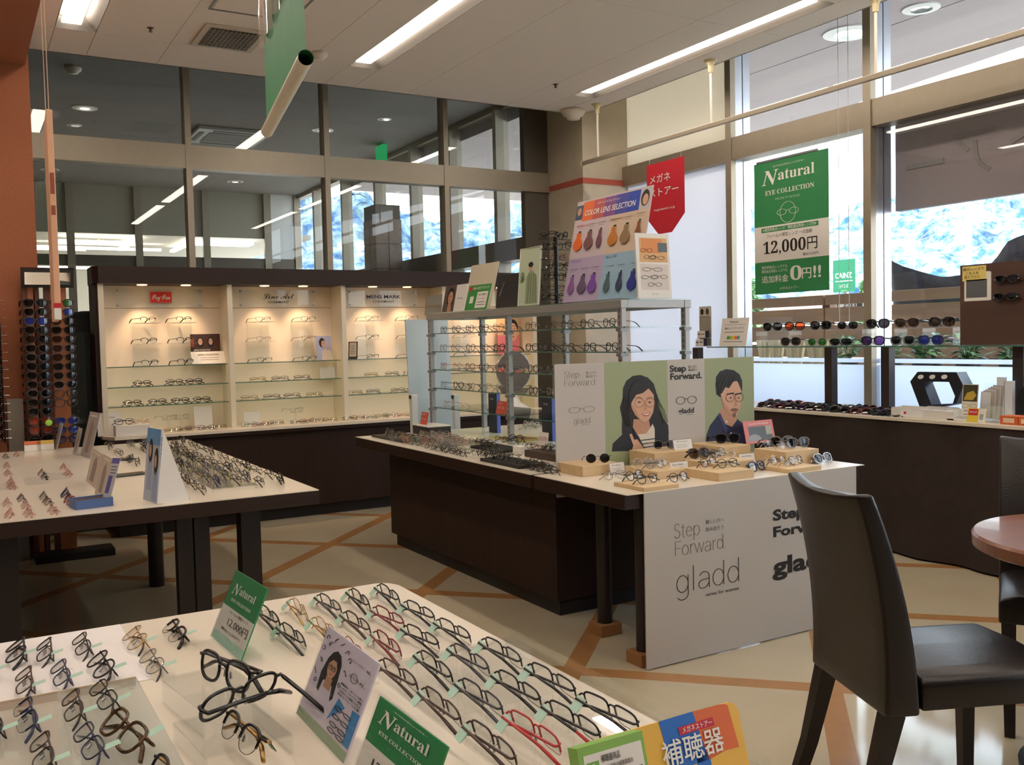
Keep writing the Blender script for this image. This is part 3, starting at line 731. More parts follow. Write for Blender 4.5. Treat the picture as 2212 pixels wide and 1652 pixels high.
# gondola of glass shelves on the island
XS, XR = 2.73, 3.12
YN, YM, YFAR = 3.63, 4.70, 5.73
ZT = 1.478
gon = thing('glass_shelf_unit', 'grey metal shelf unit with glass shelves standing on the island', 'shelf', (2.92, 4.68, TZ))
gx, gy = 2.92, 4.68
M_SLOT = mat('upright_slot', (40, 42, 46), 0.6)
M_GREY = mat('grey_painted_metal', (160, 160, 160), 0.4, 0.3)
for X in (XS, XR):
    for Y in (YN, YM, YFAR):
        u = MB().box(X-gx-0.014, X-gx+0.014, Y-gy-0.017, Y-gy+0.017, 0, ZT-TZ-0.03).build('upright', M_GREY, gon, bevel=0.002)
        sl = MB()
        for k in range(24):
            z = 0.03+k*0.03
            sl.box(X-gx-0.0146, X-gx-0.0142, Y-gy-0.003, Y-gy+0.003, z, z+0.017)
        o = sl.build('slot_row', M_SLOT, u); o['kind'] = 'stuff'
for X in (XS, XR): MB().box(X-gx-0.02, X-gx+0.02, YN-gy-0.022, YFAR-gy+0.022, ZT-TZ-0.038, ZT-TZ).build('top_rail', M_GREY, gon, bevel=0.002)
for Y in (YN, YFAR): MB().box(XS-gx+0.021, XR-gx-0.021, Y-gy-0.02, Y-gy+0.02, ZT-TZ-0.038, ZT-TZ).build('top_rail', M_GREY, gon, bevel=0.002)
MB().box(XS-gx-0.03, XR-gx+0.03, YN-gy-0.03, YFAR-gy+0.03, ZT-TZ, ZT-TZ+0.007).build('top_glass', M_SHELFG, gon)
SHZ = [xp(1103, y, XS).z for y in (714, 759, 804, 850, 898)]
for z in SHZ:
    for (a, b) in ((YM+0.02, YFAR+0.03), (YN-0.03, YM-0.02)):
        MB().box(XS-gx-0.0, XR-gx-0.0, a-gy, b-gy, z-TZ-0.006, z-TZ).build('glass_shelf', M_SHELFG, gon)
        MB().box(XS-gx-0.002, XS-gx, a-gy, b-gy, z-TZ-0.006, z-TZ).build('shelf_edge', mat('green_glass_edge', (70, 112, 100), 0.2), gon)
    for X in (XS, XR):
        for Y in (YN, YM, YFAR):
            MB().box(X-gx-0.022, X-gx+0.022, Y-gy-0.02, Y-gy+0.02, z-TZ-0.022, z-TZ-0.007).build('bracket', mat('grey_bracket', (130, 132, 136), 0.4, 0.4), gon)
ZTT = ZT+0.0075
# white leaning mirror board behind the far end of the gondola
bd = plane_board('white_panel_board', 'pale blue white board leaning behind the far end of the shelf unit', 'board', ('y', 6.05), (893, 918), (985, 918), (905, 690), mat('pale_blue_board', (188, 204, 212), 0.5), lean=R(4), t=0.012, z0=0.02)
MB().tube([(0.02, -0.013, bd['_h']-0.03), (0.02, -0.02, bd['_h']-0.03)], 0.008, 12).build('screw_cap', M_METAL, bd)
for i, px in enumerate((893, 984)):
    p = yp(px, 900, 5.98)
    t = thing('white_post', 'white metal post standing beside the pale blue board, %s one' % ('left' if i == 0 else 'right'), 'post', (p.x, 5.97, 0))
    MB().box(-0.022, 0.022, -0.022, 0.022, 0, yp(px, 852, 5.97).z).build('shaft', mat('white_post_paint', (224, 226, 222), 0.5), t, bevel=0.004)
    MB().tube([(-0.03, 0, yp(px, 857, 5.97).z), (-0.012, 0, yp(px, 857, 5.97).z)], 0.014, 10).build('knob', M_BLACK, t)

# ---------------- wall cabinet
CY, CM = 7.05, 0.87
cab = thing('wall_cabinet', 'cream lit display cabinet with dark wood top and base along the glass partition', 'cabinet', (2.6, 7.1, 0))
O_ = (2.6, 7.1)
X0, X1 = 0.87, 4.35
bx('plinth', M_KICK, X0+0.05, X1, 6.96, 7.28, 0, 0.09, cab, O_)
bx('base', M_BROWN, X0+0.0, X1, 6.90, 7.28, 0.09, 0.655, cab, O_, 0.002)
bx('drawer_seam', M_KICK, X0+0.0, X1, 6.8985, 6.9, 0.618, 0.622, cab, O_)
bx('base_edge', M_BROWNX, X0-0.01, X1+0.01, 6.87, 7.28, 0.655, 0.680, cab, O_)
pts = [(X0-2.6-0.03, 7.30-7.1), (X0-2.6-0.03, 7.0-7.1), (X0-2.6+0.03, 6.86-7.1), (X1-2.6+.02, 6.86-7.1), (X1-2.6+.02, 7.30-7.1)]
MB().prism(pts, 0.680, 0.70, 'z').build('ledge', M_WHITE, cab)
bx('back_panel', M_CREAM, X0, X1, 7.275, 7.292, 0.70, 1.76, cab, O_)
for k in range(5):
    x = X0+k*CM
    bx('divider', mat('ivory_edge', (226, 216, 194), 0.5), x-0.018, x+0.018, 7.03, 7.274, 0.70, 1.745, cab, O_, 0.001)
bx('side_panel', M_BROWN, X0-0.045, X0-0.019, 7.05, 7.292, 0.70, 1.745, cab, O_)
mb = MB(); a, b = X0-2.6-0.05, X1-2.6+0.05
mb.prism([(a, 7.292-7.1), (a, 7.04-7.1), (a+0.035, 6.99-7.1), (b, 6.99-7.1), (b, 7.292-7.1)], 1.745, 1.862, 'z').build('valance', M_BROWNX, cab)
CAB_SH = []
for k in range(4):
    xa, xb = X0+k*CM+0.02, X0+(k+1)*CM-0.02
    ys_ = ((787, 830, 872), (770, 812, 855), (762, 805, 846), (755, 800, 840))[k]; cx_ = (362, 620, 830, 1040)[k]
    ys2 = [yp(362, y, 7.10).z for y in (789, 832, 873)]
    zz = ys2
    CAB_SH.append(zz)
    for z in zz:
        bx('glass_shelf', M_SHELFG, xa, xb, 7.08, 7.274, z-0.006, z, cab, O_)
        bx('shelf_edge', mat('green_glass_edge', (70, 112, 100), 0.2), xa, xb, 7.0785, 7.08, z-0.006, z, cab, O_)
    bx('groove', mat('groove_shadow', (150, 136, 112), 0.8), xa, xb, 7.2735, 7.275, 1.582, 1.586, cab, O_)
    for j, fx in enumerate((0.32, 0.68)):
        x = xa+(xb-xa)*fx
        d = MB().lathe([(0.034, 0), (0.034, -0.004), (0.026, -0.005), (0.001, -0.0052)], 20).build('downlight', emit('halogen_lens', (255, 196, 120), 12.0), cab, (x-2.6, 7.13-7.1, 1.7448))
        ld = bpy.data.lights.new('cabinet_spot', 'SPOT'); ld.energy = SPOT_W; ld.color = (1.0, 0.66, 0.40); ld.spot_size = R(80); ld.spot_blend = 0.9; ld.shadow_soft_size = 0.02
        lo = link('cabinet_spot', ld, cab, (x-2.6, 7.13-7.1, 1.736), (R(8), 0, 0))
ZL = 0.70
# logo plates
LOGO = [
 ('clear sign plate with a red square logo atop the first cabinet bay', 0.10, 0.72),
 ('clear sign plate with black script lettering at the head of the second cabinet bay', 0.12, 0.72),
 ('clear sign plate with dark blue lettering at the head of the third cabinet bay', 0.10, 0.72),
 ('clear sign plate at the head of the fourth cabinet bay behind the shelf unit', 0.10, 0.72)]
LB = []
for k in range(4):
    xc = X0+(k+0.5)*CM-0.01
    bd = board('logo_plate', LOGO[k][0], 'sign', (xc, 7.255, 1.592), 0, 0.60, 0.128, M_ACRW, t=0.005)
    for u in (0.025, 0.975):
        for v in (0.1, 0.9):
            MB().tube([((u-.5)*0.6, -0.008, v*0.128), ((u-.5)*0.6, 0.018, v*0.128)], 0.006, 10).build('stud', M_METAL, bd)
    LB.append(bd)
area(LB[0], 'red_square', mat('logo_red', (206, 40, 30), 0.5), 0.385, 0.635, 0.24, 0.86)
text(LB[0], '𝓡𝓪𝔂·𝓑𝓪𝓷', 0.51, 0.56, 0.30, M_INKW, 0.21, bold=0.01, shear=0.1); text(LB[0], 'AUTHENTIC SINCE 1937', 0.51, 0.16, 0.05, M_INKG, 0.24)
text(LB[1], '𝓛𝓲𝓷𝓮 𝓐𝓻𝓽', 0.5, 0.62, 0.34, M_INK, 0.40); text(LB[1], 'CHARMANT', 0.5, 0.26, 0.14, M_INK, 0.27, bold=0.01)
text(LB[2], 'MENS MARK', 0.5, 0.60, 0.22, mat('navy_ink', (44, 52, 110), 0.5), 0.50, bold=0.015); text(LB[2], 'CHARMANT', 0.5, 0.30, 0.15, M_INKG, 0.32, bold=0.008)

# ---------------- window counter
wc = thing('window_counter', 'long low counter with a white top and a dark brown cloth front along the windows', 'counter', (4.95, 3.0, 0))
O_ = (4.95, 3.0)
CZ = 0.80
bx('counter_top', M_WHITE, 4.68, 5.115, -1.0, 5.38, CZ-0.02, CZ, wc, O_, 0.002)
bx('carcass', M_BROWN, 4.72, 5.11, -1.0, 5.38, 0.0, CZ-0.02, wc, O_)
mb = MB(); vs = []; ny = 150
for i in range(ny+1):
    y = -1.0-3+6.38*i/ny
    for j in range(7):
        f = j/6
        wob = (0.006+0.016*(1-f))*math.sin(i*0.55+0.6*math.sin(i*0.13))+0.008*(1-f)
        vs.append((4.69-4.95-wob-0.012*(1-f), y, 0.012+(CZ-0.035)*f))
mb.add(vs, [(i*7+j, i*7+j+1, (i+1)*7+j+1, (i+1)*7+j) for i in range(ny) for j in range(6)])
o = mb.build('cloth_skirt', mat('dark_brown_cloth', (48, 36, 32), 0.85, noise=(14, 0.15), bump=(400, 0.2)), wc, smooth=True)
# glass shelf on posts over the counter
ZG = 1.212
gs = thing('window_glass_shelf', 'long glass shelf on dark wooden posts above the window counter', 'shelf', (4.98, 3.0, CZ))
MB().box(-0.115, 0.115, -1.5, 2.42, ZG-CZ-0.008, ZG-CZ).build('glass_shelf', M_SHELFG, gs)
MB().box(-0.117, -0.115, -1.5, 2.42, ZG-CZ-0.008, ZG-CZ).build('shelf_edge', mat('green_glass_edge', (70, 112, 100), 0.2), gs)
for px in (1508, 1795, 1918, 2205):
    p = xp(px, 800, 5.03); MB().box(0.05-0.028, 0.05+0.028, p.y-3.0-0.03, p.y-3.0+0.03, 0.0005, ZG-CZ-0.009).build('post', mat('dark_post', (50, 36, 32), 0.5), gs)

# ---------------- chairs and round table
def chair(loc, rotz, label, seat_z=0.455):
    t = thing('dining_chair', label, 'chair', (loc[0], loc[1], 0), rotz, 'dark leather dining chairs')
    w = 0.205
    # seat cushion (front is +y)
    prof = [(-w, seat_z-0.085), (w, seat_z-0.085), (w, seat_z-0.018), (w-0.012, seat_z-0.004), (w-0.05, seat_z+0.006), (0, seat_z+0.012), (-w+0.05, seat_z+0.006), (-w+0.012, seat_z-0.004), (-w, seat_z-0.018)]
    MB().prism(prof, -0.17, 0.215, 'y').build('seat', M_LEATHER, t, bevel=0.008, seg=2, smooth=True)
    # backrest: a slab that curves backwards, taller at both sides than in the middle
    ns, nz = 9, 12; vs = []
    for k in range(nz+1):
        f = k/nz
        for side in (0, 1):
            for i in range(ns):
                u = -1+2*i/(ns-1)
                zt = 0.915+0.012*u*u*0 - 0.018*(1-u*u)
                z = (seat_z-0.095)+(zt-(seat_z-0.095))*f
                yb = -0.175-0.015*f-0.105*f*f - 0.018*(1-u*u)*f
                th = 0.092-0.05*f
                y = yb if side else yb-th
                vs.append((u*(w+0.002), y, z))
    n2 = ns*2; fs = []
    ring = list(range(ns))+list(range(2*ns-1, ns-1, -1))
    for k in range(nz):
        for q in range(n2):
            a_, b_ = ring[q], ring[(q+1) % n2]
            fs.append((k*n2+a_, k*n2+b_, (k+1)*n2+b_, (k+1)*n2+a_))
    fs.append(tuple(reversed(ring))); fs.append(tuple(nz*n2+q for q in ring))
    o = MB().add(vs, fs).build('backrest', M_LEATHER, t, smooth=True)
    bv = o.modifiers.new('soft_edge', 'BEVEL'); bv.width = 0.010; bv.segments = 3; bv.limit_method = 'ANGLE'; bv.angle_limit = R(50)
    for sx_ in (-1, 1):
        MB().tube([(sx_*0.172, 0.185, 0), (sx_*0.176, 0.185, seat_z-0.086)], [0.022, 0.030], 4).build('leg', M_DLEG, t)
        MB().tube([(sx_*0.172, -0.345, 0), (sx_*0.175, -0.29, 0.15), (sx_*0.176, -0.235, seat_z-0.09)], [0.022, 0.026, 0.034], 4).build('leg', M_DLEG, t)
    return t
chair((2.245, 1.60), R(-113), 'dark brown leather dining chair in the right foreground with its back to the white panel')
chair((3.11, 1.74), R(122), 'dark leather dining chair half cut off by the right edge beyond the round table')
rt = thing('round_table', 'round red brown wooden table with a bright rim at the right edge', 'table', (2.86, 1.455, 0))
MB().lathe([(0.375, 0.655), (0.385, 0.66), (0.387, 0.692), (0.380, 0.70), (0.001, 0.70)], 72).build('table_top', M_TABLEW, rt)
MB().lathe([(0.045, 0.03), (0.045, 0.60), (0.12, 0.654)], 24).build('pedestal', M_DLEG, rt, smooth=True)
MB().lathe([(0.26, 0.0), (0.26, 0.012), (0.06, 0.032)], 36).build('base', M_BLACK, rt)
p = zp(2206, 1148, 0.702)
o = MB().box(-0.03, 0.10, -0.05, 0.03, 0, 0.002).build('paper_note', M_PAPER, None, (2.71, 1.60, 0.7005), (0, 0, R(20))); tag(o, 'white slip of paper lying on the round red brown table', 'paper')
# ================================================================== SIGNS AND PRINTED THINGS
M_SKIN = mat('print_skin', (204, 160, 132), 0.6); M_SKIN2 = mat('print_skin_shade', (188, 140, 112), 0.6)
M_HAIR = mat('print_black_hair', (30, 26, 26), 0.6); M_SAGE = mat('print_sage', (150, 160, 122), 0.6)
M_NAVY = mat('print_navy', (34, 40, 72), 0.6); M_JACKET = mat('print_black_jacket', (26, 25, 32), 0.6)
M_LIP = mat('print_lips', (176, 92, 84), 0.6)
def mini_glasses(bd, cu, cv, su, sv, m, th=0.0012, layer=3):
    """printed line drawing of a pair of spectacles"""
    for s in (-1, 1): stroke(bd, 'printed_glasses', m, ell(cu+s*su*0.55, cv, su*0.42, sv*0.5, 16), th, layer, True)
    stroke(bd, 'printed_glasses', m, [(cu-su*0.14, cv+sv*.12), (cu, cv+sv*.26), (cu+su*0.14, cv+sv*.12)], th, layer)
def natural_text(bd, u0, u1, v0, v1, m):
    text(bd, '𝑵', u0+(u1-u0)*0.14, (v0+v1)/2-(v1-v0)*.08, (v1-v0)*1.15, m, (u1-u0)*0.34)
    text(bd, '𝐚𝐭𝐮𝐫𝐚𝐥', u0+(u1-u0)*0.64, (v0+v1)/2+(v1-v0)*.02, (v1-v0)*0.82, m, (u1-u0)*0.68)

# -- big green window poster
bd = plane_board('window_poster', 'large green and white price poster hanging inside the window pane', 'poster', ('x', 5.15), (1632, 637), (1792, 628), (1632, 356), M_GREEN, t=0.002)
area(bd, 'white_band', M_PAPER, 0, 1, 0.245, 0.515)
text(bd, '－ありのままの私らしいメガネを－', 0.48, 0.955, 0.011, M_INKW, 0.45)
natural_text(bd, 0.13, 0.84, 0.83, 0.93, M_INKW)
text(bd, '𝐄𝐘𝐄 𝐂𝐎𝐋𝐋𝐄𝐂𝐓𝐈𝐎𝐍', 0.49, 0.762, 0.036, M_INKW, 0.66)
text(bd, 'ナチュラル アイ コレクション', 0.47, 0.708, 0.015, M_INKW, 0.34)
stroke(bd, 'face_outline', M_INKW, ell(0.47, 0.60, 0.105, 0.077, 32), 0.0016, 1, True); mini_glasses(bd, 0.47, 0.605, 0.15, 0.045, M_INKW, 0.0014)
area(bd, 'green_strip', M_GREEN, 0.10, 0.87, 0.468, 0.502, 2); text(bd, '※薄型単焦点レンズ・薄型遠近両用レンズ付※', 0.485, 0.485, 0.019, M_INKW, 0.72, bold=0.01)
text(bd, 'フレーム＋薄型レンズ 一式価格', 0.48, 0.436, 0.023, M_INKG, 0.62)
text(bd, '𝟏𝟐,𝟎𝟎𝟎', 0.415, 0.345, 0.092, M_INK, 0.58); text(bd, '円', 0.79, 0.345, 0.075, M_INK, 0.13, bold=0.01)
text(bd, '税込13,200円', 0.77, 0.272, 0.016, M_INK, 0.20)
text(bd, '薄型単焦点レンズでも', 0.28, 0.200, 0.018, M_INKW, 0.36); text(bd, '薄型遠近両用レンズでも', 0.28, 0.170, 0.018, M_INKW, 0.36)
text(bd, '追加料金', 0.285, 0.107, 0.042, M_INKW, 0.37, bold=0.01); text(bd, '𝟎', 0.575, 0.135, 0.105, M_INKW, 0.155); text(bd, '円', 0.715, 0.13, 0.065, M_INKW, 0.12, bold=0.01); text(bd, '!!', 0.85, 0.135, 0.085, M_INKW, 0.10, bold=0.02)
text(bd, 'メガネストアー', 0.48, 0.035, 0.017, M_INKW, 0.26)
MB().box(-0.32, 0.26, -0.006, 0.002, bd['_h'], bd['_h']+0.014).build('hanging_bar', M_METAL, bd)
for s in (-0.2, 0.2): MB().tube([(s, 0, bd['_h']+0.012), (s, 0, bd['_h']+0.14)], 0.0012, 4).build('string', M_INKW, bd)
# -- red pointed banner
A = xp(1397, 357, 4.6); B = xp(1478, 338, 4.6); w = abs(A.y-B.y); zb = xp(1440, 503, 4.6).z; h = (A.z+B.z)/2-zb
M_BAN = M_REDP
pts = [(-w/2, h), (-w/2, h*0.235), (-w*0.20, 0), (w*0.16, 0), (w/2, h*0.235), (w/2, h)]
bd = MB().prism(pts, -0.002, 0, 'y').build('hanging_banner', M_BAN, None, (4.6, (A.y+B.y)/2, zb), (0, 0, FACE_X)); tag(bd, 'red pointed banner with white Japanese lettering hanging from the window rail', 'banner')
bd['_w'], bd['_h'], bd['_t'] = w, h, 0.002
text(bd, 'メガネ', 0.36, 0.77, 0.095, M_INKW, 0.55, bold=0.015); text(bd, 'ストアー', 0.46, 0.58, 0.095, M_INKW, 0.78, bold=0.015); text(bd, 'meganestore.co.jp', 0.47, 0.345, 0.035, M_INKW, 0.56)
for u in (-0.42, 0.42): MB().tube([(u*w, -0.001, h), (u*w, -0.001, 2.74-zb)], 0.001, 4).build('string', M_INKW, bd)

# -- rolled green banner hanging from the ceiling
p0 = zp(661, 124, 2.10); p1 = zp(577, 284, 2.10); d = p1-p0; L = d.length; rz = math.atan2(d.y, d.x)
hb = thing('rolled_banner', 'green cloth banner under clear plastic with a rolled white tube along its bottom edge', 'banner', (p0.x, p0.y, 2.10), rz)
MB().tube([(0, 0, 0), (L, 0, 0)], 0.022, 24, cap=False).build('tube', mat('tube_white', (206, 200, 180), 0.35), hb, smooth=True)
MB().tube([(0.002, 0, 0), (L-0.002, 0, 0)], 0.0205, 24, cap=False).build('tube_lining', mat('tube_green', (46, 110, 74), 0.5), hb, smooth=True)
vs = []; nx_, nz_ = 30, 30
def ripple(f, g_): return 0.006*math.sin(f*21+g_*3)*g_+0.004*math.sin(f*47+g_*6)*g_+0.012*g_*math.sin(f*7)
for j in range(nz_+1):
    for i in range(nx_+1):
        f, g_ = i/nx_, j/nz_; vs.append((L*f, 0.0+ripple(f, g_)*0.5, 0.022+1.05*g_))
MB().add(vs, [(j*(nx_+1)+i, j*(nx_+1)+i+1, (j+1)*(nx_+1)+i+1, (j+1)*(nx_+1)+i) for j in range(nz_) for i in range(nx_)]).build('cloth', mat('banner_green', (58, 140, 92), 0.6), hb, smooth=True)
vs = [(x, y+0.006+0.010*math.sin(x*34)+0.004*math.sin(x*83+z*9), z) for (x, y, z) in vs]
vs2 = [v for v in vs if v[2] > 0.3]
o_ = (len(vs)-len(vs2))//(nx_+1)
M_FOIL = glass('crinkled_plastic', (236, 240, 236), 2.6, 0.12, haze=0.30, hazecol=(235, 235, 228))
nj = len(vs2)//(nx_+1)
MB().add(vs2, [(j*(nx_+1)+i, j*(nx_+1)+i+1, (j+1)*(nx_+1)+i+1, (j+1)*(nx_+1)+i) for j in range(nj-1) for i in range(nx_)]).build('plastic_cover', M_FOIL, hb, smooth=True)
for f in (0.02, 0.98): MB().tube([(L*f, 0, 1.06), (L*f, 0, ZC-2.10)], 0.0015, 4).build('string', M_INKW, hb)
# -- narrow peach hanging board at the left, seen edge on
pt = yp(108, 236, 3.2); pb = yp(126, 690, 3.2)
dirv = Vector((pt.x, pt.y, 0)).normalized()
hbd = thing('hanging_sign', 'narrow peach hanging sign on two strings seen almost edge on before the orange column', 'sign', (pb.x, pb.y, pb.z), math.atan2(dirv.y, dirv.x)+R(2.0))
hh = pt.z-pb.z
MB().box(0, 0.30, -0.009, 0.009, 0, hh).build('panel', mat('peach_board', (222, 172, 138), 0.6), hbd, bevel=0.002)
MB().box(-0.0012, 0.05, -0.0095, 0.0095, 0.0, 0.035).build('white_end', M_INKW, hbd); MB().box(-0.0014, 0.06, -0.0098, 0.0098, 0.035, 0.05).build('red_end', M_REDP, hbd)
for z0, z1 in ((hh*0.60, hh*0.70), (hh*0.50, hh*0.545)): MB().box(-0.0012, 0.0, -0.006, 0.006, z0, z1).build('edge_print', mat('edge_brown', (150, 80, 62), 0.6), hbd)
for x in (0.01, 0.29): MB().tube([(x, 0, hh), (x, 0, ZC-0.15-pb.z)], 0.0016, 4).build('string', mat('string_tan', (206, 176, 146), 0.7), hbd)

# -- big feature board behind the blocks (women and men series)
bd = board('feature_board', 'white and sage board with portraits of a woman and a man behind the blocks', 'poster', (0, 0, 0), 0, 1.0, 0.62, M_OFFW, t=0.006)
L_ = yp(1197, 787, 3.59); Rr = yp(1627, 767, 3.59); Bt = yp(1203, 1075, 3.59)
for k_ in list(bd.children): pass
w, h = (Rr.x-L_.x), (L_.z-Bt.z); bd.data.clear_geometry(); 
mb = MB().box(-w/2, w/2, -0.006, 0, 0, h); bd.data.from_pydata(mb.v, [], mb.f); bd.data.update(); bd['_w'], bd['_h'] = w, h
bd.location = ((L_.x+Rr.x)/2, 3.593, Bt.z)
v0 = 0.0
area(bd, 'photo_ground', M_SAGE, 0.225, 0.532, 0.14, 0.998); area(bd, 'photo_ground', M_SAGE, 0.727, 0.998, 0.14, 0.998)
G = mat('thin_grey_ink', (120, 116, 108), 0.6)
thin_text(bd, 'Step', 0.04, 0.112, 0.895, 0.068, 0.0007, G); thin_text(bd, 'Forward.', 0.04, 0.19, 0.832, 0.068, 0.0007, G); text(bd, '嬉しい方へ', 0.165, 0.925, 0.017, G, 0.05); text(bd, '踏み出そう', 0.165, 0.897, 0.017, G, 0.05)
mini_glasses(bd, 0.118, 0.650, 0.060, 0.045, G, 0.0008); thin_text(bd, 'gladd', 0.08, 0.158, 0.545, 0.062, 0.0007, G); area(bd, 'underline', G, 0.118, 0.15, 0.532, 0.535)
text(bd, 'Step', 0.586, 0.925, 0.052, M_INK, 0.085, bold=0.03); text(bd, 'Forward.', 0.628, 0.862, 0.052, M_INK, 0.165, bold=0.03); text(bd, '嬉しい方へ', 0.664, 0.937, 0.017, M_INK, 0.045); text(bd, '踏み出そう', 0.664, 0.910, 0.017, M_INK, 0.045)
mini_glasses(bd, 0.628, 0.668, 0.055, 0.06, M_INK, 0.0012); text(bd, 'gladd', 0.628, 0.580, 0.042, M_INK, 0.08, bold=0.02); area(bd, 'underline', M_INK, 0.63, 0.66, 0.547, 0.55)
# woman (fractions measured on the board)
def U(px): return (px-1197)/430.0
def V(px, py):
    top = 787+(767-787)*(px-1197)/430.0; sc_ = 288.0*(1-0.12*(px-1197)/430.0); return 1-(py-top)/sc_
def Q(l_): return [(U(x), V(x, y)) for x, y in l_]
shape(bd, 'hair', M_HAIR, Q([(1328,905),(1324,880),(1330,860),(1331,838),(1338,822),(1352,811),(1368,809),(1384,815),(1396,828),(1401,846),(1404,862),(1406,880),(1412,895),(1418,908),(1426,918),(1427,935),(1420,970),(1330,970),(1327,930)]), 2)
shape(bd, 'jacket', M_JACKET, Q([(1306,975),(1308,958),(1318,948),(1330,936),(1346,926),(1372,930),(1408,912),(1420,915),(1426,930),(1427,972)]), 3)
shape(bd, 'neck', M_SKIN2, Q([(1352,905),(1384,905),(1388,930),(1376,950),(1360,940),(1350,922)]), 4)
shape(bd, 'shirt', mat('print_cream_shirt', (214, 204, 190), 0.6), Q([(1360,938),(1378,936),(1392,915),(1396,925),(1396,968),(1374,968)]), 5)
for y in (950, 958, 966): shape(bd, 'shirt_stripe', M_JACKET, Q([(1366,y),(1396,y-4),(1396,y-2),(1367,y+2)]), 6)
shape(bd, 'face', M_SKIN, Q([(1346,868),(1348,846),(1356,836),(1372,832),(1388,838),(1395,852),(1396,872),(1393,890),(1386,904),(1376,911),(1366,908),(1355,896),(1348,882)]), 7)
shape(bd, 'fringe', M_HAIR, Q([(1344,880),(1342,850),(1350,828),(1366,820),(1386,824),(1398,842),(1399,866),(1394,850),(1384,838),(1372,848),(1358,852),(1350,864)]), 8)
for x in (1364, 1386): shape(bd, 'eye', M_INK, [(U(x)+0.008*math.cos(a_*.6283), V(x, 868)+0.005*math.sin(a_*.6283)) for a_ in range(10)], 8)
for x in (1364, 1387): stroke(bd, 'printed_glasses', mat('print_rim', (120, 96, 80), 0.5), ell(U(x), V(x, 869), 0.024, 0.036, 16), 0.0007, 9, True)
shape(bd, 'nose', M_SKIN2, Q([(1376,868),(1380,884),(1373,886)]), 8)
shape(bd, 'mouth', M_LIP, Q([(1367,892),(1376,893),(1388,889),(1384,897),(1375,899)]), 8); shape(bd, 'teeth', M_INKW, Q([(1370,893),(1377,894),(1386,891),(1382,895),(1376,896)]), 9)
shape(bd, 'hand', M_SKIN, Q([(1342,938),(1347,936),(1352,950),(1358,948),(1364,956),(1372,968),(1374,974),(1346,974),(1350,962)]), 8)
shape(bd, 'cheek_shade', M_SKIN2, Q([(1346,868),(1349,882),(1356,897),(1366,908),(1360,892),(1353,878)]), 8)
for k_ in range(4): stroke(bd, 'hair_strand', mat('print_hair_light', (62, 54, 52), 0.6), Q([(1334+k_*3, 850+k_*6), (1331+k_*4, 885+k_*4), (1336+k_*3, 920)]), 0.0012, 9)
for k_ in range(3): stroke(bd, 'hair_strand', mat('print_hair_light', (62, 54, 52), 0.6), Q([(1402+k_*2, 850+k_*8), (1409+k_*4, 885), (1416+k_*4, 912)]), 0.0012, 9)
stroke(bd, 'lapel', mat('print_lapel', (52, 50, 60), 0.6), Q([(1350,926),(1356,944),(1372,966)]), 0.0012, 9)
for x in (1362, 1386): stroke(bd, 'brow', M_HAIR, Q([(x-7, 860), (x, 857), (x+7, 859)]), 0.0010, 9)
# man
shape(bd, 'hair', M_HAIR, Q([(1536,850),(1534,830),(1536,812),(1545,800),(1560,795),(1578,797),(1592,806),(1598,820),(1598,840),(1590,852),(1545,856)]), 2)
shape(bd, 'shirt', M_NAVY, Q([(1510,958),(1512,938),(1520,918),(1538,896),(1556,912),(1584,902),(1606,918),(1622,928),(1626,956)]), 3)
shape(bd, 'neck', M_SKIN2, Q([(1545,880),(1584,885),(1584,905),(1572,920),(1556,914),(1543,894)]), 4)
shape(bd, 'face', M_SKIN, Q([(1546,850),(1548,828),(1562,816),(1580,816),(1594,830),(1596,856),(1592,880),(1584,896),(1574,899),(1560,890),(1550,872)]), 5)
shape(bd, 'fringe', M_HAIR, Q([(1542,852),(1540,826),(1552,808),(1572,804),(1590,812),(1598,832),(1594,838),(1586,820),(1576,822),(1566,836),(1556,834),(1550,846)]), 6)
shape(bd, 'collar', mat('print_collar', (52, 60, 98), 0.6), Q([(1538,894),(1544,890),(1562,926),(1556,934)]), 6)
for x in (1568, 1590): stroke(bd, 'printed_glasses', M_INK, ell(U(x), V(x, 856), 0.023, 0.035, 16), 0.0009, 8, True)
for x in (1569, 1588): shape(bd, 'eye', M_INK, [(U(x)+0.007*math.cos(a_*.6283), V(x, 857)+0.005*math.sin(a_*.6283)) for a_ in range(10)], 7); shape(bd, 'brow', M_HAIR, Q([(x-9, 848), (x+8, 845), (x+8, 848), (x-9, 851)]), 7)
shape(bd, 'moustache', mat('print_stubble', (120, 86, 70), 0.6), Q([(1568,882),(1578,879),(1588,881),(1586,885),(1570,886)]), 7); shape(bd, 'goatee', mat('print_stubble', (120, 86, 70), 0.6), Q([(1572,891),(1582,890),(1580,899),(1574,899)]), 7)
shape(bd, 'nose', M_SKIN2, Q([(1580,856),(1586,874),(1577,876)]), 7); shape(bd, 'mouth', M_LIP, Q([(1571,887),(1580,886),(1587,887),(1580,890)]), 7)
shape(bd, 'jaw_shade', M_SKIN2, Q([(1547,852),(1550,872),(1560,890),(1574,899),(1568,886),(1556,870)]), 6)
for k_ in range(4): stroke(bd, 'hair_strand', mat('print_hair_light', (62, 54, 52), 0.6), Q([(1545+k_*9, 846-k_*7), (1550+k_*9, 824-k_*4), (1562+k_*8, 806)]), 0.0011, 9)
stroke(bd, 'placket', mat('print_collar', (52, 60, 98), 0.6), Q([(1562, 926), (1572, 956)]), 0.0014, 8)
for (x, y) in ((1559, 909), (1569, 934)): shape(bd, 'button', M_INKW, [(U(x)+0.005*math.cos(a_*.6283), V(x, y)+0.007*math.sin(a_*.6283)) for a_ in range(10)], 7)

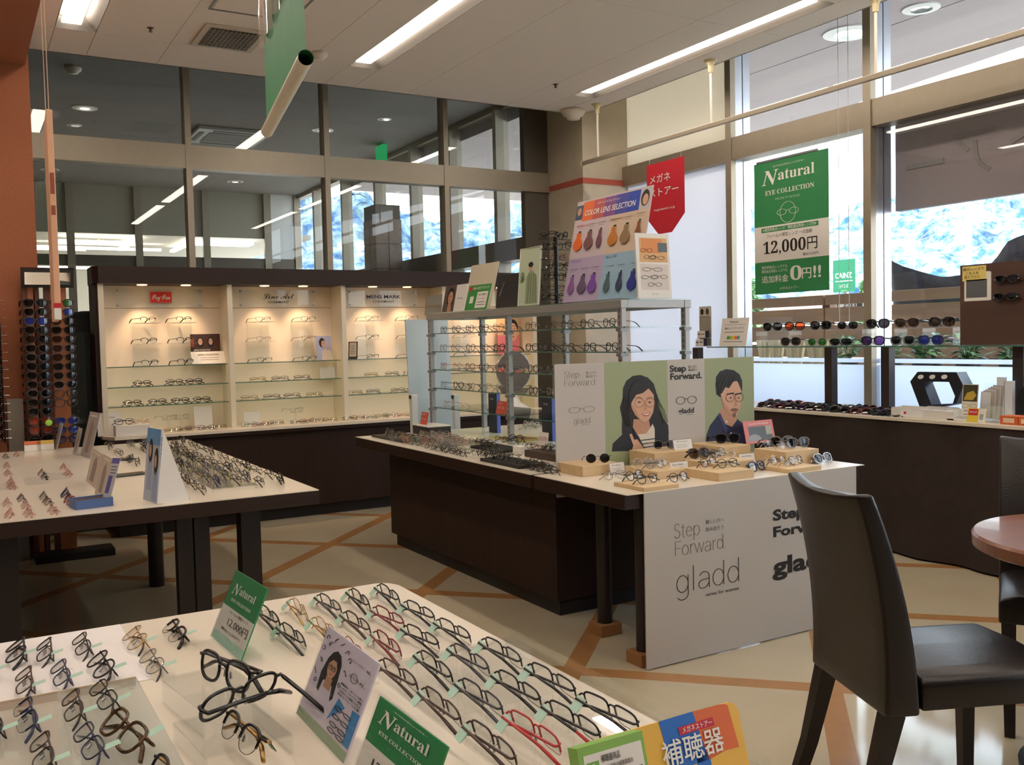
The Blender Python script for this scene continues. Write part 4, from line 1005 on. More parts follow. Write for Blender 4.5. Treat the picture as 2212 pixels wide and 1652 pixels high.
# -- front panel of the feature table
bd = board('lettered_panel_sign', 'tall white panel with thin and bold lettering on the front of the feature table', 'sign', ((2.272+3.476)/2, 2.903, 0.006), 0, 1.204, 0.69, M_OFFW, t=0.006)
def PU(px): 
    z = yp(px, 1200, 2.9); return (z.x-2.272)/1.204
def PV(px, py): return (yp(px, py, 2.9).z-0.006)/0.69
def ptext(s, xl, xr, yt_l, yb_l, m_, b_=0.0, desc=False):
    ul, ur = PU(xl), PU(xr); vt, vb = PV((xl+xr)/2, yt_l), PV((xl+xr)/2, yb_l)
    return text(bd, s, (ul+ur)/2, (vt+vb)/2, (vt-vb), m_, ur-ul, bold=b_)
thin_text(bd, 'Step', PU(1455), PU(1513), PV(1484, 1158), 0.115, 0.0011, M_INKG)
thin_text(bd, 'Forward.', PU(1456), PU(1569), PV(1511, 1192), 0.115, 0.0011, M_INKG)
text(bd, '嬉しい方へ', (PU(1524)+PU(1563))/2, PV(1543, 1125), 0.020, M_INKG, PU(1563)-PU(1524)); text(bd, '踏み出そう', (PU(1524)+PU(1563))/2, PV(1543, 1141), 0.020, M_INKG, PU(1563)-PU(1524))
thin_text(bd, 'gladd', PU(1457), PU(1600), PV(1526, 1268), 0.195, 0.0016, M_INK)
text(bd, 'series for women', (PU(1522)+PU(1594))/2, PV(1558, 1277), 0.022, M_INK, PU(1594)-PU(1522))
text(bd, 'Step', (PU(1669)+PU(1738))/2, PV(1703, 1109), 0.066, M_INK, PU(1738)-PU(1669), bold=0.035)
text(bd, 'Forward.', (PU(1669)+PU(1802))/2, PV(1735, 1139), 0.062, M_INK, PU(1802)-PU(1669), bold=0.035)
text(bd, 'gladd', (PU(1669)+PU(1802))/2, PV(1735, 1213), 0.108, M_INK, PU(1802)-PU(1669), bold=0.035)
text(bd, 'series for men', (PU(1750)+PU(1800))/2, PV(1775, 1236), 0.018, M_INK, PU(1800)-PU(1750))

# -- wood blocks on the feature table
BLK = []
def block(nm_, label, tl, fc_, tr, ztop, zbot=TZ):
    """box from three top corners: back-left, front corner, front-right (pixels) at height ztop"""
    a = zp(*fc_, ztop); b = zp(*tr, ztop); c = zp(*tl, ztop)
    x0, x1 = a.x, b.x; y0 = (a.y+b.y)/2; y1 = c.y
    o = MB().box(-(x1-x0)/2, (x1-x0)/2, 0, y1-y0, 0, ztop-zbot-0.0003).build(nm_, M_LWOOD, None, ((x0+x1)/2, y0, zbot+0.0002), bevel=0.0012)
    tag(o, label, 'block', 'light wood display blocks'); BLK.append((x0, x1, y0, y1, ztop)); return o
block('wood_block', 'two layered light wood block at the back left carrying clip sunglasses', (1205, 997), (1259, 1008), (1341, 999), 0.745)
block('wood_block', 'low light wood block at the front left with dark round eyeglasses', (1322, 1041), (1388, 1053), (1471, 1045), 0.716)
block('wood_block', 'light wood block in the middle left before the card with three clear eyeglasses', (1342, 1008), (1420, 1019), (1483, 1012), 0.733)
block('wood_block', 'tall light wood block at the back left centre with grey round sunglasses', (1355, 972), (1416, 980), (1493, 971), 0.772)
block('wood_block', 'tall light wood block before the printed man with black sunglasses', (1492, 957), (1561, 966), (1622, 960), 0.772)
block('wood_block', 'middle light wood block with four eyeglasses behind the front block', (1492, 990), (1543, 1002), (1628, 992), 0.748)
block('wood_block', 'square light wood block at the front centre with two dark eyeglasses', (1478, 1010), (1551, 1022), (1630, 1013), 0.735)
block('wood_block', 'large light wood block at the right rear with a cluster of clear eyeglasses', (1632, 968), (1700, 977), (1765, 968), 0.765)
block('wood_block', 'low light wood block at the right front with gold eyeglasses', (1642, 1003), (1706, 1014), (1773, 1005), 0.718)
# stand cards on the blocks
def card(name, label, pl_, bl_, br_, tl_, m_, lean_=R(12), z0=None, t=0.003, cat='card'):
    return plane_board(name, label, cat, pl_, bl_, br_, tl_, m_, lean_, t, z0)
for (bl_, br_, tl_, Y_, lab, ttl) in (((1318, 1005), (1350, 1005), (1318, 979), 3.36, 'small clear framed card behind the clip sunglasses at the left', 'Clip Collection'),
        ((1448, 1008), (1488, 1006), (1447, 981), 3.20, 'small framed card on the wood blocks beside the three clear eyeglasses', 'Easy Collagen'),
        ((1598, 990), (1632, 990), (1593, 965), 3.22, 'small framed card standing before the tall block below the printed man', 'Great Matching'),
        ((1456, 985), (1496, 985), (1456, 963), 3.42, 'small framed card behind the grey round sunglasses', 'Titan')):
    a = yp(bl_[0], bl_[1], Y_)
    bd = card('product_card', lab, ('y', Y_), bl_, br_, tl_, M_PAPER, z0=None)
    z_ = [q[4] for q in BLK if q[0]-0.01 < bd.location.x < q[1]+.01 and q[2]-.01 < Y_ < q[3]+.01]
    bd.location.z = max(z_) if z_ else TZ
    text(bd, ttl, 0.45, 0.78, 0.10, M_INK, 0.6)
    for v in (0.5, 0.36, 0.22): area(bd, 'text_line', M_INKG, 0.12, 0.8-v*.2, v-.012, v+.012)
    stroke(bd, 'clear_frame', M_INKG, [(0, 0), (0, 1), (1, 1), (1, 0)], 0.0008, 1)
bd = plane_board('pink_card', 'pink framed card with a grey picture standing at the back right of the blocks', 'card', ('y', 3.50), (1612, 962), (1675, 960), (1599, 925), mat('pink_print', (208, 120, 114), 0.5), lean=R(14), z0=0.72)
bd.location.z = 0.772-0.02
text(bd, 'Standard Products', 0.5, 0.86, 0.09, M_INKW, 0.68)
area(bd, 'photo', mat('print_slate', (96, 104, 110), 0.6), 0.14, 0.92, 0.10, 0.74); shape(bd, 'photo_shape', mat('print_pale_grey', (150, 156, 160), 0.6), [(0.3+0.24*math.cos(R(a_)), 0.10+0.30*math.sin(R(a_))) for a_ in range(0, 181, 15)], 2); area(bd, 'photo_patch', mat('print_sand', (170, 166, 150), 0.6), 0.72, 0.92, 0.35, 0.74, 2)
MB().box(-0.03, 0.03, 0.0, 0.03, 0, 0.01).build('foot', M_ACR, bd)

# ---------------- top of the gondola
def top_board(name, label, cat, bl_, br_, tl_, X, m_, lean_=R(10), t=0.004):
    return plane_board(name, label, cat, ('x', X), bl_, br_, tl_, m_, lean_, t, ZTT)
bd = top_board('color_lens_board', 'tall colour lens sample board with bulb shaped lenses on the shelf unit', 'sign', (1215, 645), (1375, 632), (1237, 441), 2.92, mat('print_lilac_grey', (196, 180, 184), 0.6), R(12))
area(bd, 'tan_quarter', mat('print_tan', (204, 182, 160), 0.6), 0.5, 1, 0.44, 0.80); area(bd, 'violet_quarter', mat('print_violet', (174, 158, 186), 0.6), 0, 0.5, 0.0, 0.44); area(bd, 'blue_quarter', mat('print_blue', (146, 178, 200), 0.6), 0.5, 1, 0.0, 0.44)
hc_ = [(228, 112, 62), (186, 92, 92), (130, 80, 140), (70, 74, 160), (40, 70, 170)]
for i, c_ in enumerate(hc_): area(bd, 'title_band', mat('title_%d' % i, c_, 0.6), 0.10+i*0.152, 0.10+(i+1)*0.152, 0.80, 0.985)
area(bd, 'photo_left', mat('print_slate_blue', (66, 82, 100), 0.6), 0.0, 0.10, 0.82, 0.96); shape(bd, 'photo_face', M_SKIN2, ell(0.05, 0.90, 0.03, 0.04, 12), 2)
area(bd, 'photo_right', mat('print_pale_grey2', (190, 184, 186), 0.6), 0.86, 1.0, 0.80, 0.985); shape(bd, 'hair', M_HAIR, ell(0.925, 0.90, 0.05, 0.075, 14), 2); shape(bd, 'photo_face', M_SKIN, ell(0.93, 0.885, 0.034, 0.05, 12), 3)
text(bd, 'COLOR LENS SELECTION', 0.47, 0.87, 0.052, M_INKW, 0.68, bold=0.012, shear=0.15); text(bd, 'カラーレンズ セレクション', 0.45, 0.945, 0.018, M_INKW, 0.3)
bulbs = [((232,112,56),.10,.52,1),((128,92,92),.255,.52,1),((120,82,92),.40,.52,.55),((196,128,66),.585,.52,1),((150,124,92),.745,.52,1),((138,92,62),.90,.53,.6),
         ((140,96,150),.10,.10,.7),((104,90,116),.255,.10,1),((124,84,166),.40,.10,1),((84,108,110),.60,.09,.6),((62,74,98),.76,.09,.6),((54,66,150),.92,.09,.9)]
for i, (c_, u, v, wf) in enumerate(bulbs):
    r_ = 0.062*wf; ml = mat('bulb_%d' % i, c_, 0.25)
    sh_ = [(u-r_*.4, v+.165), (u-r_*.42, v+.12)] + [(u+r_*math.cos(R(a_)), v+0.05+0.058*math.sin(R(a_))) for a_ in range(140, 401, 20)] + [(u+r_*.42, v+.12), (u+r_*.4, v+.165)]
    w_, h_ = bd['_w'], bd['_h']
    MB().prism([((a_-.5)*w_, b_*h_) for a_, b_ in sh_], -0.0115, -0.0045).build('lens_sample', ml, bd, bevel=0.002)
    area(bd, 'clip', M_INK, u-r_*.3, u+r_*.3, v+.166, v+.185, 2); text(bd, 'COLOR %02d' % (i+1), u, v+.235, 0.012, M_INKG, 0.10); area(bd, 'text_line', M_INKG, u-.04, u+.04, v+.212, v+.215)
text(bd, 'CORAL', 0.12, 0.755, 0.022, mat('coral_ink', (214, 130, 120), 0.6), 0.16); text(bd, 'BROWN', 0.60, 0.755, 0.022, mat('brown_ink', (170, 130, 90), 0.6), 0.16); text(bd, 'VIOLET', 0.12, 0.41, 0.022, mat('violet_ink', (120, 90, 150), 0.6), 0.16); text(bd, 'BLUE', 0.60, 0.41, 0.022, mat('blue_ink', (70, 110, 170), 0.6), 0.14)
# picture frame at the near end
bd = plane_board('framed_picture', 'white framed print of eyeglass drawings at the near end of the shelf unit top', 'picture', ('y', 3.70), (1377, 633), (1449, 633), (1382, 504), M_PAPER, R(4), 0.01, ZTT)
area(bd, 'upper_print', mat('print_orange', (212, 170, 120), 0.6), 0.10, 0.93, 0.56, 0.93); area(bd, 'orange_patch', mat('print_orange2', (214, 140, 84), 0.6), 0.16, 0.78, 0.70, 0.92, 2); area(bd, 'slate_patch', mat('print_slate', (96, 104, 110), 0.6), 0.65, 0.93, 0.72, 0.86, 3); area(bd, 'lower_print', mat('print_ecru', (212, 202, 194), 0.6), 0.10, 0.93, 0.14, 0.53)
for (u, v, s_) in ((0.3, 0.74, .3), (0.6, 0.63, .4), (0.4, 0.64, .3), (0.45, 0.45, .5), (0.35, 0.33, .4), (0.65, 0.34, .4), (0.5, 0.22, .35)): mini_glasses(bd, u, v, s_*.6, 0.055, M_INK, 0.0009, 4)
text(bd, '::::', 0.5, 0.075, 0.025, M_INK, 0.2)
# others left to right
bd = top_board('grey_acrylic_sign', 'small grey acrylic sign at the far end of the shelf unit top', 'sign', (918, 670), (953, 668), (918, 640), 2.90, mat('grey_acrylic', (150, 150, 144), 0.3), R(6)); text(bd, 'Blodex', 0.5, 0.42, 0.2, mat('gold_ink', (176, 150, 96), 0.4), 0.6)
bd = top_board('portrait_card', 'white folded card with a brown portrait photo on the shelf unit', 'card', (955, 668), (1002, 664), (962, 619), 2.86, M_PAPER, R(12))
area(bd, 'photo_ground', mat('print_umber', (92, 76, 68), 0.6), 0.0, 0.52, 0.0, 1.0); shape(bd, 'hair', M_HAIR, ell(0.30, 0.56, 0.17, 0.36, 18), 2); shape(bd, 'face', M_SKIN2, ell(0.31, 0.55, 0.115, 0.23, 18), 3); shape(bd, 'neck', M_SKIN2, [(0.24, 0.34), (0.37, 0.34), (0.40, 0.05), (0.22, 0.05)], 3)
for du in (-.04, .05): shape(bd, 'eye', M_INK, ell(0.31+du, 0.6, 0.016, 0.018, 8), 4)
shape(bd, 'mouth', M_LIP, ell(0.315, 0.43, 0.035, 0.018, 8), 4)
text(bd, 'Blodex', 0.76, 0.5, 0.05, M_INKG, 0.25)
bd = top_board('beige_board', 'plain beige card board leaning backwards on the shelf unit behind the green card', 'board', (1000, 664), (1058, 660), (985, 580), 3.02, mat('beige_card', (202, 190, 168), 0.7), R(14))
bd = top_board('green_card', 'green notice card with a white sheet on the shelf unit', 'card', (1003, 664), (1050, 660), (1014, 618), 2.83, mat('line_green', (62, 138, 66), 0.5), R(16))
area(bd, 'white_sheet', M_PAPER, 0.46, 0.94, 0.10, 0.72); area(bd, 'red_square', M_REDP, 0.05, 0.17, 0.78, 0.94); text(bd, 'LINE 公式アカウント', 0.58, 0.86, 0.09, M_INKW, 0.72, bold=0.02); area(bd, 'white_square', M_INKW, 0.16, 0.32, 0.30, 0.56)
text(bd, '友だち追加で', 0.7, 0.6, 0.06, M_INK, 0.36, layer=4); text(bd, 'クーポン', 0.7, 0.44, 0.07, M_REDP, 0.36, layer=4)
for v in (0.32, 0.22): area(bd, 'text_line', M_INKG, 0.52, 0.88, v-.012, v+.012, 3)
bd = top_board('dark_picture', 'dark picture in a thin clear frame on the shelf unit', 'picture', (1072, 661), (1120, 657), (1072, 596), 2.86, mat('dark_print', (58, 56, 56), 0.25), R(6)); shape(bd, 'print_smudge', mat('dark_print2', (92, 90, 90), 0.4), [(0.1, 0.4), (0.3, 0.8), (0.34, 0.78), (0.16, 0.36)], 1); stroke(bd, 'frame', M_METAL, [(0, 0), (0, 1), (1, 1), (1, 0)], 0.0016, 1, True)
bd = top_board('green_photo_frame', 'tall pale green photo of a person in a coat on the shelf unit', 'picture', (1121, 657), (1165, 652), (1121, 540), 2.84, mat('print_mint', (190, 204, 176), 0.4), R(5), 0.008)
shape(bd, 'coat', mat('print_coat', (140, 152, 122), 0.6), [(0.34, 0.05), (0.36, 0.5), (0.48, 0.60), (0.66, 0.60), (0.86, 0.5), (0.94, 0.05)], 1); shape(bd, 'face', M_SKIN, ell(0.55, 0.66, 0.10, 0.06, 14), 2); shape(bd, 'hair', M_HAIR, ell(0.55, 0.71, 0.12, 0.045, 14), 3)
for k in range(9): stroke(bd, 'palm_leaf', mat('print_palm', (84, 112, 70), 0.6), [(0.16, 0.42), (0.16+0.15*math.cos(R(20+k*20)), 0.42+0.18*math.sin(R(20+k*20)))], 0.0015, 2)
for k in range(4): stroke(bd, 'coat_fold', mat('print_fold', (112, 126, 98), 0.6), [(0.5+k*.1, 0.55), (0.46+k*.13, 0.06)], 0.0014, 3)
stroke(bd, 'frame', M_INKW, [(0, 0), (0, 1), (1, 1), (1, 0)], 0.0035, 1, True)

# ---------------- front table signs
def front_sign(label, BLp, BRp, TLp, m_, lean_=R(24), nm_='sign_stand', cover=True):
    a = zp(*BLp, TZ); b = zp(*BRp, TZ); c = (a+b)/2; rz = math.atan2((b-a).y, (b-a).x); w = (b-a).length
    nrm = Vector((-math.sin(rz), math.cos(rz), 0)); v = Vector((0, 0, 1))*math.cos(lean_)+nrm*math.sin(lean_)
    u = (b-a).normalized(); nn = u.cross(v); d = ray(*TLp); s = (a-CAM).dot(nn)/d.dot(nn); h = (CAM+d*s-a).dot(v)
    bd = board(nm_, label, 'sign', (c.x, c.y, TZ+0.004), rz, w, h, m_, lean_, 0.003)
    MB().prism([(0.0, 0.0), (0.05, -0.02), (0.05, -0.016), (0.004, 0.003)], -w/2, w/2, 'x').build('acrylic_foot', M_ACR, bd)
    if cover: MB().box(-w/2-0.002, w/2+0.002, -0.0052, -0.0045, 0, h+0.002).build('clear_cover', M_ACR, bd)
    return bd
bd = front_sign('green and white acrylic price sign near the far edge of the front table', (459, 1378), (523, 1432), (492, 1223), M_GREEN)
area(bd, 'white_band', M_PAPER, 0, 1, 0.13, 0.50); area(bd, 'pale_band', M_GREENP, 0, 1, 0.0, 0.13); natural_text(bd, 0.14, 0.84, 0.70, 0.84, M_INKW); text(bd, '𝐄𝐘𝐄 𝐂𝐎𝐋𝐋𝐄𝐂𝐓𝐈𝐎𝐍', 0.5, 0.61, 0.045, M_INKW, 0.62)
text(bd, '12,000円', 0.62, 0.32, 0.10, M_INKG, 0.62); text(bd, 'フレーム＋薄型レンズ', 0.55, 0.45, 0.035, M_INKG, 0.6); text(bd, '税込13,200円', 0.5, 0.20, 0.03, M_INKG, 0.6)
bd = front_sign('tall lavender portrait sign in a clear stand in the middle of the front table', (644, 1546), (746, 1656), (690, 1340), mat('print_lavender', (216, 206, 222), 0.5))
area(bd, 'green_foot', mat('print_moss', (150, 170, 140), 0.5), 0, 1, 0, 0.10)
shape(bd, 'hair', M_HAIR, [(0.18, 0.38), (0.16, 0.55), (0.20, 0.72), (0.25, 0.80), (0.32, 0.84), (0.40, 0.82), (0.46, 0.74), (0.48, 0.60), (0.50, 0.40), (0.46, 0.36), (0.42, 0.5), (0.24, 0.5), (0.22, 0.36)], 1); shape(bd, 'neck', M_SKIN2, [(0.28, 0.44), (0.40, 0.44), (0.40, 0.56), (0.28, 0.56)], 2); shape(bd, 'face', M_SKIN, ell(0.335, 0.655, 0.085, 0.105, 18), 3); shape(bd, 'fringe', M_HAIR, [(0.25, 0.68), (0.26, 0.76), (0.33, 0.79), (0.41, 0.76), (0.42, 0.68), (0.38, 0.74), (0.31, 0.74)], 4)
for du in (-.035, .035): shape(bd, 'eye', M_INK, ell(0.335+du, 0.665, 0.012, 0.008, 8), 4); stroke(bd, 'printed_glasses', mat('print_rim', (120, 96, 80), 0.5), ell(0.335+du, 0.66, 0.03, 0.028, 12), 0.0006, 5, True)
shape(bd, 'mouth', M_LIP, ell(0.335, 0.595, 0.025, 0.01, 8), 4)
for i, (u, v) in enumerate(((0.08, 0.9), (0.16, 0.86), (0.24, 0.93), (0.36, 0.93), (0.48, 0.89), (0.56, 0.84), (0.06, 0.78), (0.09, 0.66), (0.56, 0.70), (0.06, 0.52), (0.54, 0.56), (0.12, 0.44))):
    stroke(bd, 'scribble', M_INKG, [(u+0.028*math.cos(R(a_+i*40)), v+0.022*math.sin(R(a_*(1+0.2*(i % 3))+i*70))) for a_ in range(0, 260, 26)], 0.0007, 2)
text(bd, 'カワイ、ラクアン、眼鏡。', 0.78, 0.86, 0.022, M_INKG, 0.34); stroke(bd, 'ring', M_INKG, ell(0.72, 0.72, 0.06, 0.045, 20), 0.0006, 1, True); text(bd, 'ITURAL', 0.78, 0.72, 0.03, M_INKG, 0.28)
for k in range(4): text(bd, ('軽量設計で、ふわっとした掛け', 'こっそり、ファッション感覚', 'これひとつで着替えられる', '似合うフレームを選ぼう'[:9])[k], 0.76, 0.60-0.035*k, 0.018, M_INK, 0.40)
shape(bd, 'blue_wedge', mat('print_sky', (70, 138, 198), 0.5), [(0.52, 0.20), (0.60, 0.46), (0.74, 0.42)], 1); shape(bd, 'blue_wedge', mat('print_sky', (70, 138, 198), 0.5), [(0.86, 0.46), (0.99, 0.47), (0.99, 0.13), (0.88, 0.13)], 1)
for v in (0.37, 0.29, 0.21, 0.15): mini_glasses(bd, 0.74, v, 0.15, 0.035, M_INK, 0.0006)
bd = front_sign('large green sign with white serif lettering at the near edge of the front table', (765, 1680), (905, 1818), (836, 1518), M_GREEN)
area(bd, 'white_band', M_PAPER, 0, 1, 0.10, 0.46); area(bd, 'pale_band', M_GREENP, 0, 1, 0, 0.10); natural_text(bd, 0.12, 0.84, 0.74, 0.90, M_INKW); text(bd, '𝐄𝐘𝐄 𝐂𝐎𝐋𝐋𝐄𝐂𝐓𝐈𝐎𝐍', 0.49, 0.64, 0.045, M_INKW, 0.66); text(bd, '－ありのままの私らしいメガネを－', 0.5, 0.95, 0.014, M_INKW, 0.5); text(bd, '12,000円', 0.5, 0.28, 0.12, M_INK, 0.6)
# hearing aid sign
Y_ = 0.90
bd = plane_board('hearing_aid_sign', 'colourful blue orange and yellow hearing aid sign at the near corner of the front table', 'sign', ('y', Y_), (1265, 1800), (1640, 1740), (1290, 1592), mat('print_yellow', (226, 178, 70), 0.5), R(16), 0.004, TZ)
w_, h_ = bd['_w'], bd['_h']
def hp(px, py):  # photo pixel -> board fraction
    P0 = Vector(bd.location); v = Vector((0, math.sin(R(16)), math.cos(R(16)))); nn = Vector((1, 0, 0)).cross(v); d = ray(px, py); s = (P0-CAM).dot(nn)/d.dot(nn); Qp = CAM+d*s-P0
    return (Qp.x/w_+0.5, Qp.dot(v)/h_)
bd.data.clear_geometry()
c1, c2 = hp(1567, 1517), hp(1260, 1598)
x1, x0, ht = (c1[0]-.5)*w_+0.016, (c2[0]-.5)*w_, c1[1]*h_
outl = [(x0, 0), (x1, 0)] + [(x1-0.016+0.016*math.cos(R(a_)), ht-0.016+0.016*math.sin(R(a_))) for a_ in range(0, 91, 15)] + [(x0+0.016-0.016*math.sin(R(a_)), ht-0.016+0.016*math.cos(R(a_))) for a_ in range(0, 91, 15)]
mb = MB().prism(outl, -0.004, 0, 'y'); bd.data.from_pydata(mb.v, [], mb.f); bd.data.update()
def hpoly(nm_, m_, pts, ly): return shape(bd, nm_, m_, [hp(*q) for q in pts], ly)
M_BLU = mat('print_royal_blue', (34, 104, 190), 0.5); M_ORG = mat('print_tangerine', (214, 104, 46), 0.5)
hpoly('blue_block', M_BLU, [(1418, 1558), (1491, 1536), (1527, 1640), (1448, 1665)], 1)
cr_ = hp(1566, 1517)
hpoly('orange_block', M_ORG, [(1491, 1536), (1548, 1521), (1560, 1519.5), (1567, 1523), (1592, 1612), (1562, 1620), (1527, 1640)], 1)
hpoly('blue_block', M_BLU, [(1500, 1630), (1527, 1622), (1540, 1690), (1510, 1700)], 1)
hpoly('red_label', M_REDP, [(1459, 1571), (1533, 1548), (1538, 1565), (1464, 1588)], 3)
def htext(s, pl_, pr_, hpx, m_, b_=0.0, layer=5):
    a, b = hp(*pl_), hp(*pr_); o = text(bd, s, (a[0]+b[0])/2, (a[1]+b[1])/2, 0.1, m_, b[0]-a[0], bold=b_, layer=layer)
    hh_ = abs(hp(pl_[0], pl_[1]+hpx)[1]-a[1])*h_; o.data.size = hh_/0.72; o.data.offset = min(b_, 0.006)*o.data.size; return o
htext('メガネストアー', (1468, 1578), (1531, 1559), 11, M_INKW, 0.02)
htext('補聴器', (1425, 1636), (1556, 1597), 46, M_INKW, 0.02)
# green price box in front of it
a = yp(1268, 1600, Y_-0.03)
hb_ = hp(1258, 1604); 
bx_ = plane_board('price_box', 'green bordered price card reading 297 yen in front of the hearing aid sign', 'sign', ('y', Y_-0.035), (1270, 1800), (1412, 1770), (1264, 1604), mat('lime_green', (130, 176, 82), 0.5), R(16), 0.02, TZ)
area(bx_, 'white_field', M_PAPER, 0.07, 0.95, 0.05, 0.93); area(bx_, 'ear_icon', mat('icon_green', (110, 164, 70), 0.5), 0.10, 0.28, 0.72, 0.87, 2); stroke(bx_, 'ear_outline', M_INKW, ell(0.19, 0.80, 0.045, 0.05, 14, 300, 600), 0.0008, 3)
text(bx_, '補聴器用品', 0.46, 0.87, 0.045, M_INK, 0.28); text(bx_, '安心価格の補聴器電池', 0.56, 0.80, 0.030, M_INKG, 0.44); text(bx_, '¥297', 0.72, 0.69, 0.10, M_INK, 0.38); text(bx_, '税込', 0.46, 0.73, 0.03, M_INK, 0.08)
# ================================================================== EYEGLASSES
STY = {  # lens half width, half height, exponent, bottom taper, bridge, rim radius, kind, side overhang
 'rect_half': (0.0275, 0.0160, 4.0, 0.12, 0.016, 0.0017, 'half', 0.006),
 'rect_full': (0.0255, 0.0155, 3.4, 0.12, 0.017, 0.0013, 'full', 0.006),
 'oval_thin': (0.0245, 0.0175, 2.3, 0.05, 0.018, 0.0010, 'full', 0.007),
 'round_thin': (0.0235, 0.0215, 2.0, 0.0, 0.020, 0.0010, 'full', 0.008),
 'boston': (0.0240, 0.0205, 2.4, 0.22, 0.019, 0.0018, 'full', 0.008),
 'wellington': (0.0255, 0.0195, 3.0, 0.20, 0.018, 0.0024, 'full', 0.007),
 'brow': (0.0250, 0.0190, 2.6, 0.18, 0.018, 0.0024, 'half', 0.007),
 'sun': (0.0285, 0.0235, 2.8, 0.22, 0.015, 0.0036, 'full', 0.006),
 'sport': (0.0305, 0.0190, 2.6, 0.35, 0.011, 0.0028, 'full', 0.004),
}
_gm = {}
def outline(st, n=22, a0=0.0, a1=360.0, s=1.0):
    a, b, e, tp = STY[st][:4]; out = []
    for i in range(n + (0 if a1-a0 >= 360 else 1)):
        t = R(a0+(a1-a0)*i/n); c, q = math.cos(t), math.sin(t)
        x = a*s*math.copysign(abs(c)**(2/e), c); z = b*s*math.copysign(abs(q)**(2/e), q)
        if z < 0: x *= 1-tp*(-z/b)**1.5
        out.append((x, z))
    return out
def gmesh(st, part, mini=False):
    key = (st, part, mini)
    if key in _gm: return _gm[key]
    a, b, e, tp, br, r, kind, ov = STY[st]
    cx = a+br/2; zc = b+r; W2 = cx+a+ov; zh = zc+b*0.52
    n = 14 if mini else 22; ts = 4 if mini else 6
    mb = MB()
    if part == 'front':
        for s in (-1, 1):
            def P(l_): return [(s*(cx+x) if True else 0, 0.0 + 0.004*((cx+x)/W2)**2, zc+z) for x, z in l_]
            if kind == 'full': mb.tube(P(outline(st, n)), (r, r*1.1), ts, True) if False else mb.tube(P(outline(st, n)), r, ts, True)
            else:
                mb.tube(P(outline(st, n, -8, 188)), r, ts)
                mb.tube(P(outline(st, n, 188, 352)), 0.00055, 4)
            mb.tube([(s*(cx+a*0.97), 0.0035, zh), (s*(W2-0.001), 0.004, zh+0.001), (s*W2, 0.010, zh)], max(r, 0.0014), 4)
        zb = zc+b*0.30
        mb.tube([(-br/2-0.001, 0.0, zb), (-br/4, -0.0015, zb+0.004), (br/4, -0.0015, zb+0.004), (br/2+0.001, 0.0, zb)], max(r*0.95, 0.0011), ts)
    elif part in ('lens_l', 'lens_r'):
        s = -1 if part == 'lens_l' else 1
        o = outline(st, n, s=0.985)
        vs = [(s*cx, 0.0005, zc)]+[(s*(cx+x), 0.0012+0.004*((cx+x)/W2)**2, zc+z) for x, z in o]
        mb.add(vs, [(0, 1+i, 1+(i+1) % n) for i in range(n)]); mb.smooth = True
    elif part == 'pads':
        for s in (-1, 1):
            mb.tube([(s*(br/2), 0.001, zc+b*0.1), (s*(br/2-0.001), 0.006, zc+b*0.05), (s*(br/2-0.002), 0.008, zc-b*0.2)], 0.0006, 4)
            mb.tube([(s*(br/2-0.0025), 0.008, zc-b*0.05), (s*(br/2-0.001), 0.0085, zc-b*0.5)], [0.0018, 0.0022], 6)
    elif part == 'tagup':
        for dz in (0, 0.0006): mb.add([(W2-0.020, 0.005, zh+0.004+dz), (W2, 0.004, zh+0.004+dz), (W2+0.002, 0.011, zh+0.024+dz), (W2-0.018, 0.012, zh+0.024+dz)], [(0, 1, 2, 3) if not dz else (3, 2, 1, 0)])
    elif part == 'tag':
        if mini:
            mb.add([(W2-0.014, 0.013, zh), (W2-0.003, 0.012, zh+0.001), (W2-0.002, 0.026, zh-0.008), (W2-0.013, 0.027, zh-0.009)], [(0, 1, 2, 3)])
        else: mb.add([(W2-0.026, 0.014, zh+0.002), (W2-0.004, 0.012, zh+0.003), (W2-0.002, 0.034, zh-0.010), (W2-0.024, 0.036, zh-0.011)], [(0, 1, 2, 3)])
        if not mini: mb.add([(W2-0.026, 0.0144, zh+0.0028), (W2-0.004, 0.0124, zh+0.0038), (W2-0.002, 0.0344, zh-0.0092), (W2-0.024, 0.0364, zh-0.0102)], [(3, 2, 1, 0)])
    else:
        side, pose = part.split('_'); s = -1 if side == 'tl' else 1
        th = (max(r, 0.0014), max(r*1.5, 0.0018)) if kind != 'x' else (r, r)
        if pose == 'f':
            yy = 0.013 if s < 0 else 0.019
            path = [(s*W2, 0.009, zh), (s*(W2-0.004), yy-0.001, zh), (s*(W2-0.05), yy+0.001, zh-0.001), (-s*(W2-0.038), yy+0.002, zh-0.004), (-s*(W2-0.012), yy+0.001, zh-0.011), (-s*(W2+0.012), yy-0.001, max(zh-0.024, 0.004))]
            rr = [th, th, th, th, (th[0]*1.25, th[1]*1.25), (th[0]*1.1, th[1]*1.1)]
            cut = 3
        else:
            path = [(s*W2, 0.009, zh), (s*W2, 0.05, zh), (s*(W2-0.001), 0.098, zh-0.001), (s*(W2-0.003), 0.118, zh-0.008), (s*(W2-0.006), 0.142, zh-0.026)]
            rr = [th, th, th, (th[0]*1.25, th[1]*1.25), (th[0]*1.1, th[1]*1.1)]; cut = 2
        mb.tube(path[:cut+1], rr[:cut+1], ts if ts > 4 else 4); mb.cur = 1
        mb.tube(path[cut:], rr[cut:], ts if ts > 4 else 4)
    me = mb.mesh('eyeglasses_'+part.split('_')[0], smooth=(part in ('front',) or part[:2] in ('tl', 'tr')))
    me.materials.append(M_BLACK)
    if any(mb.mi): me.materials.append(M_BLACK)
    _gm[key] = me
    return me
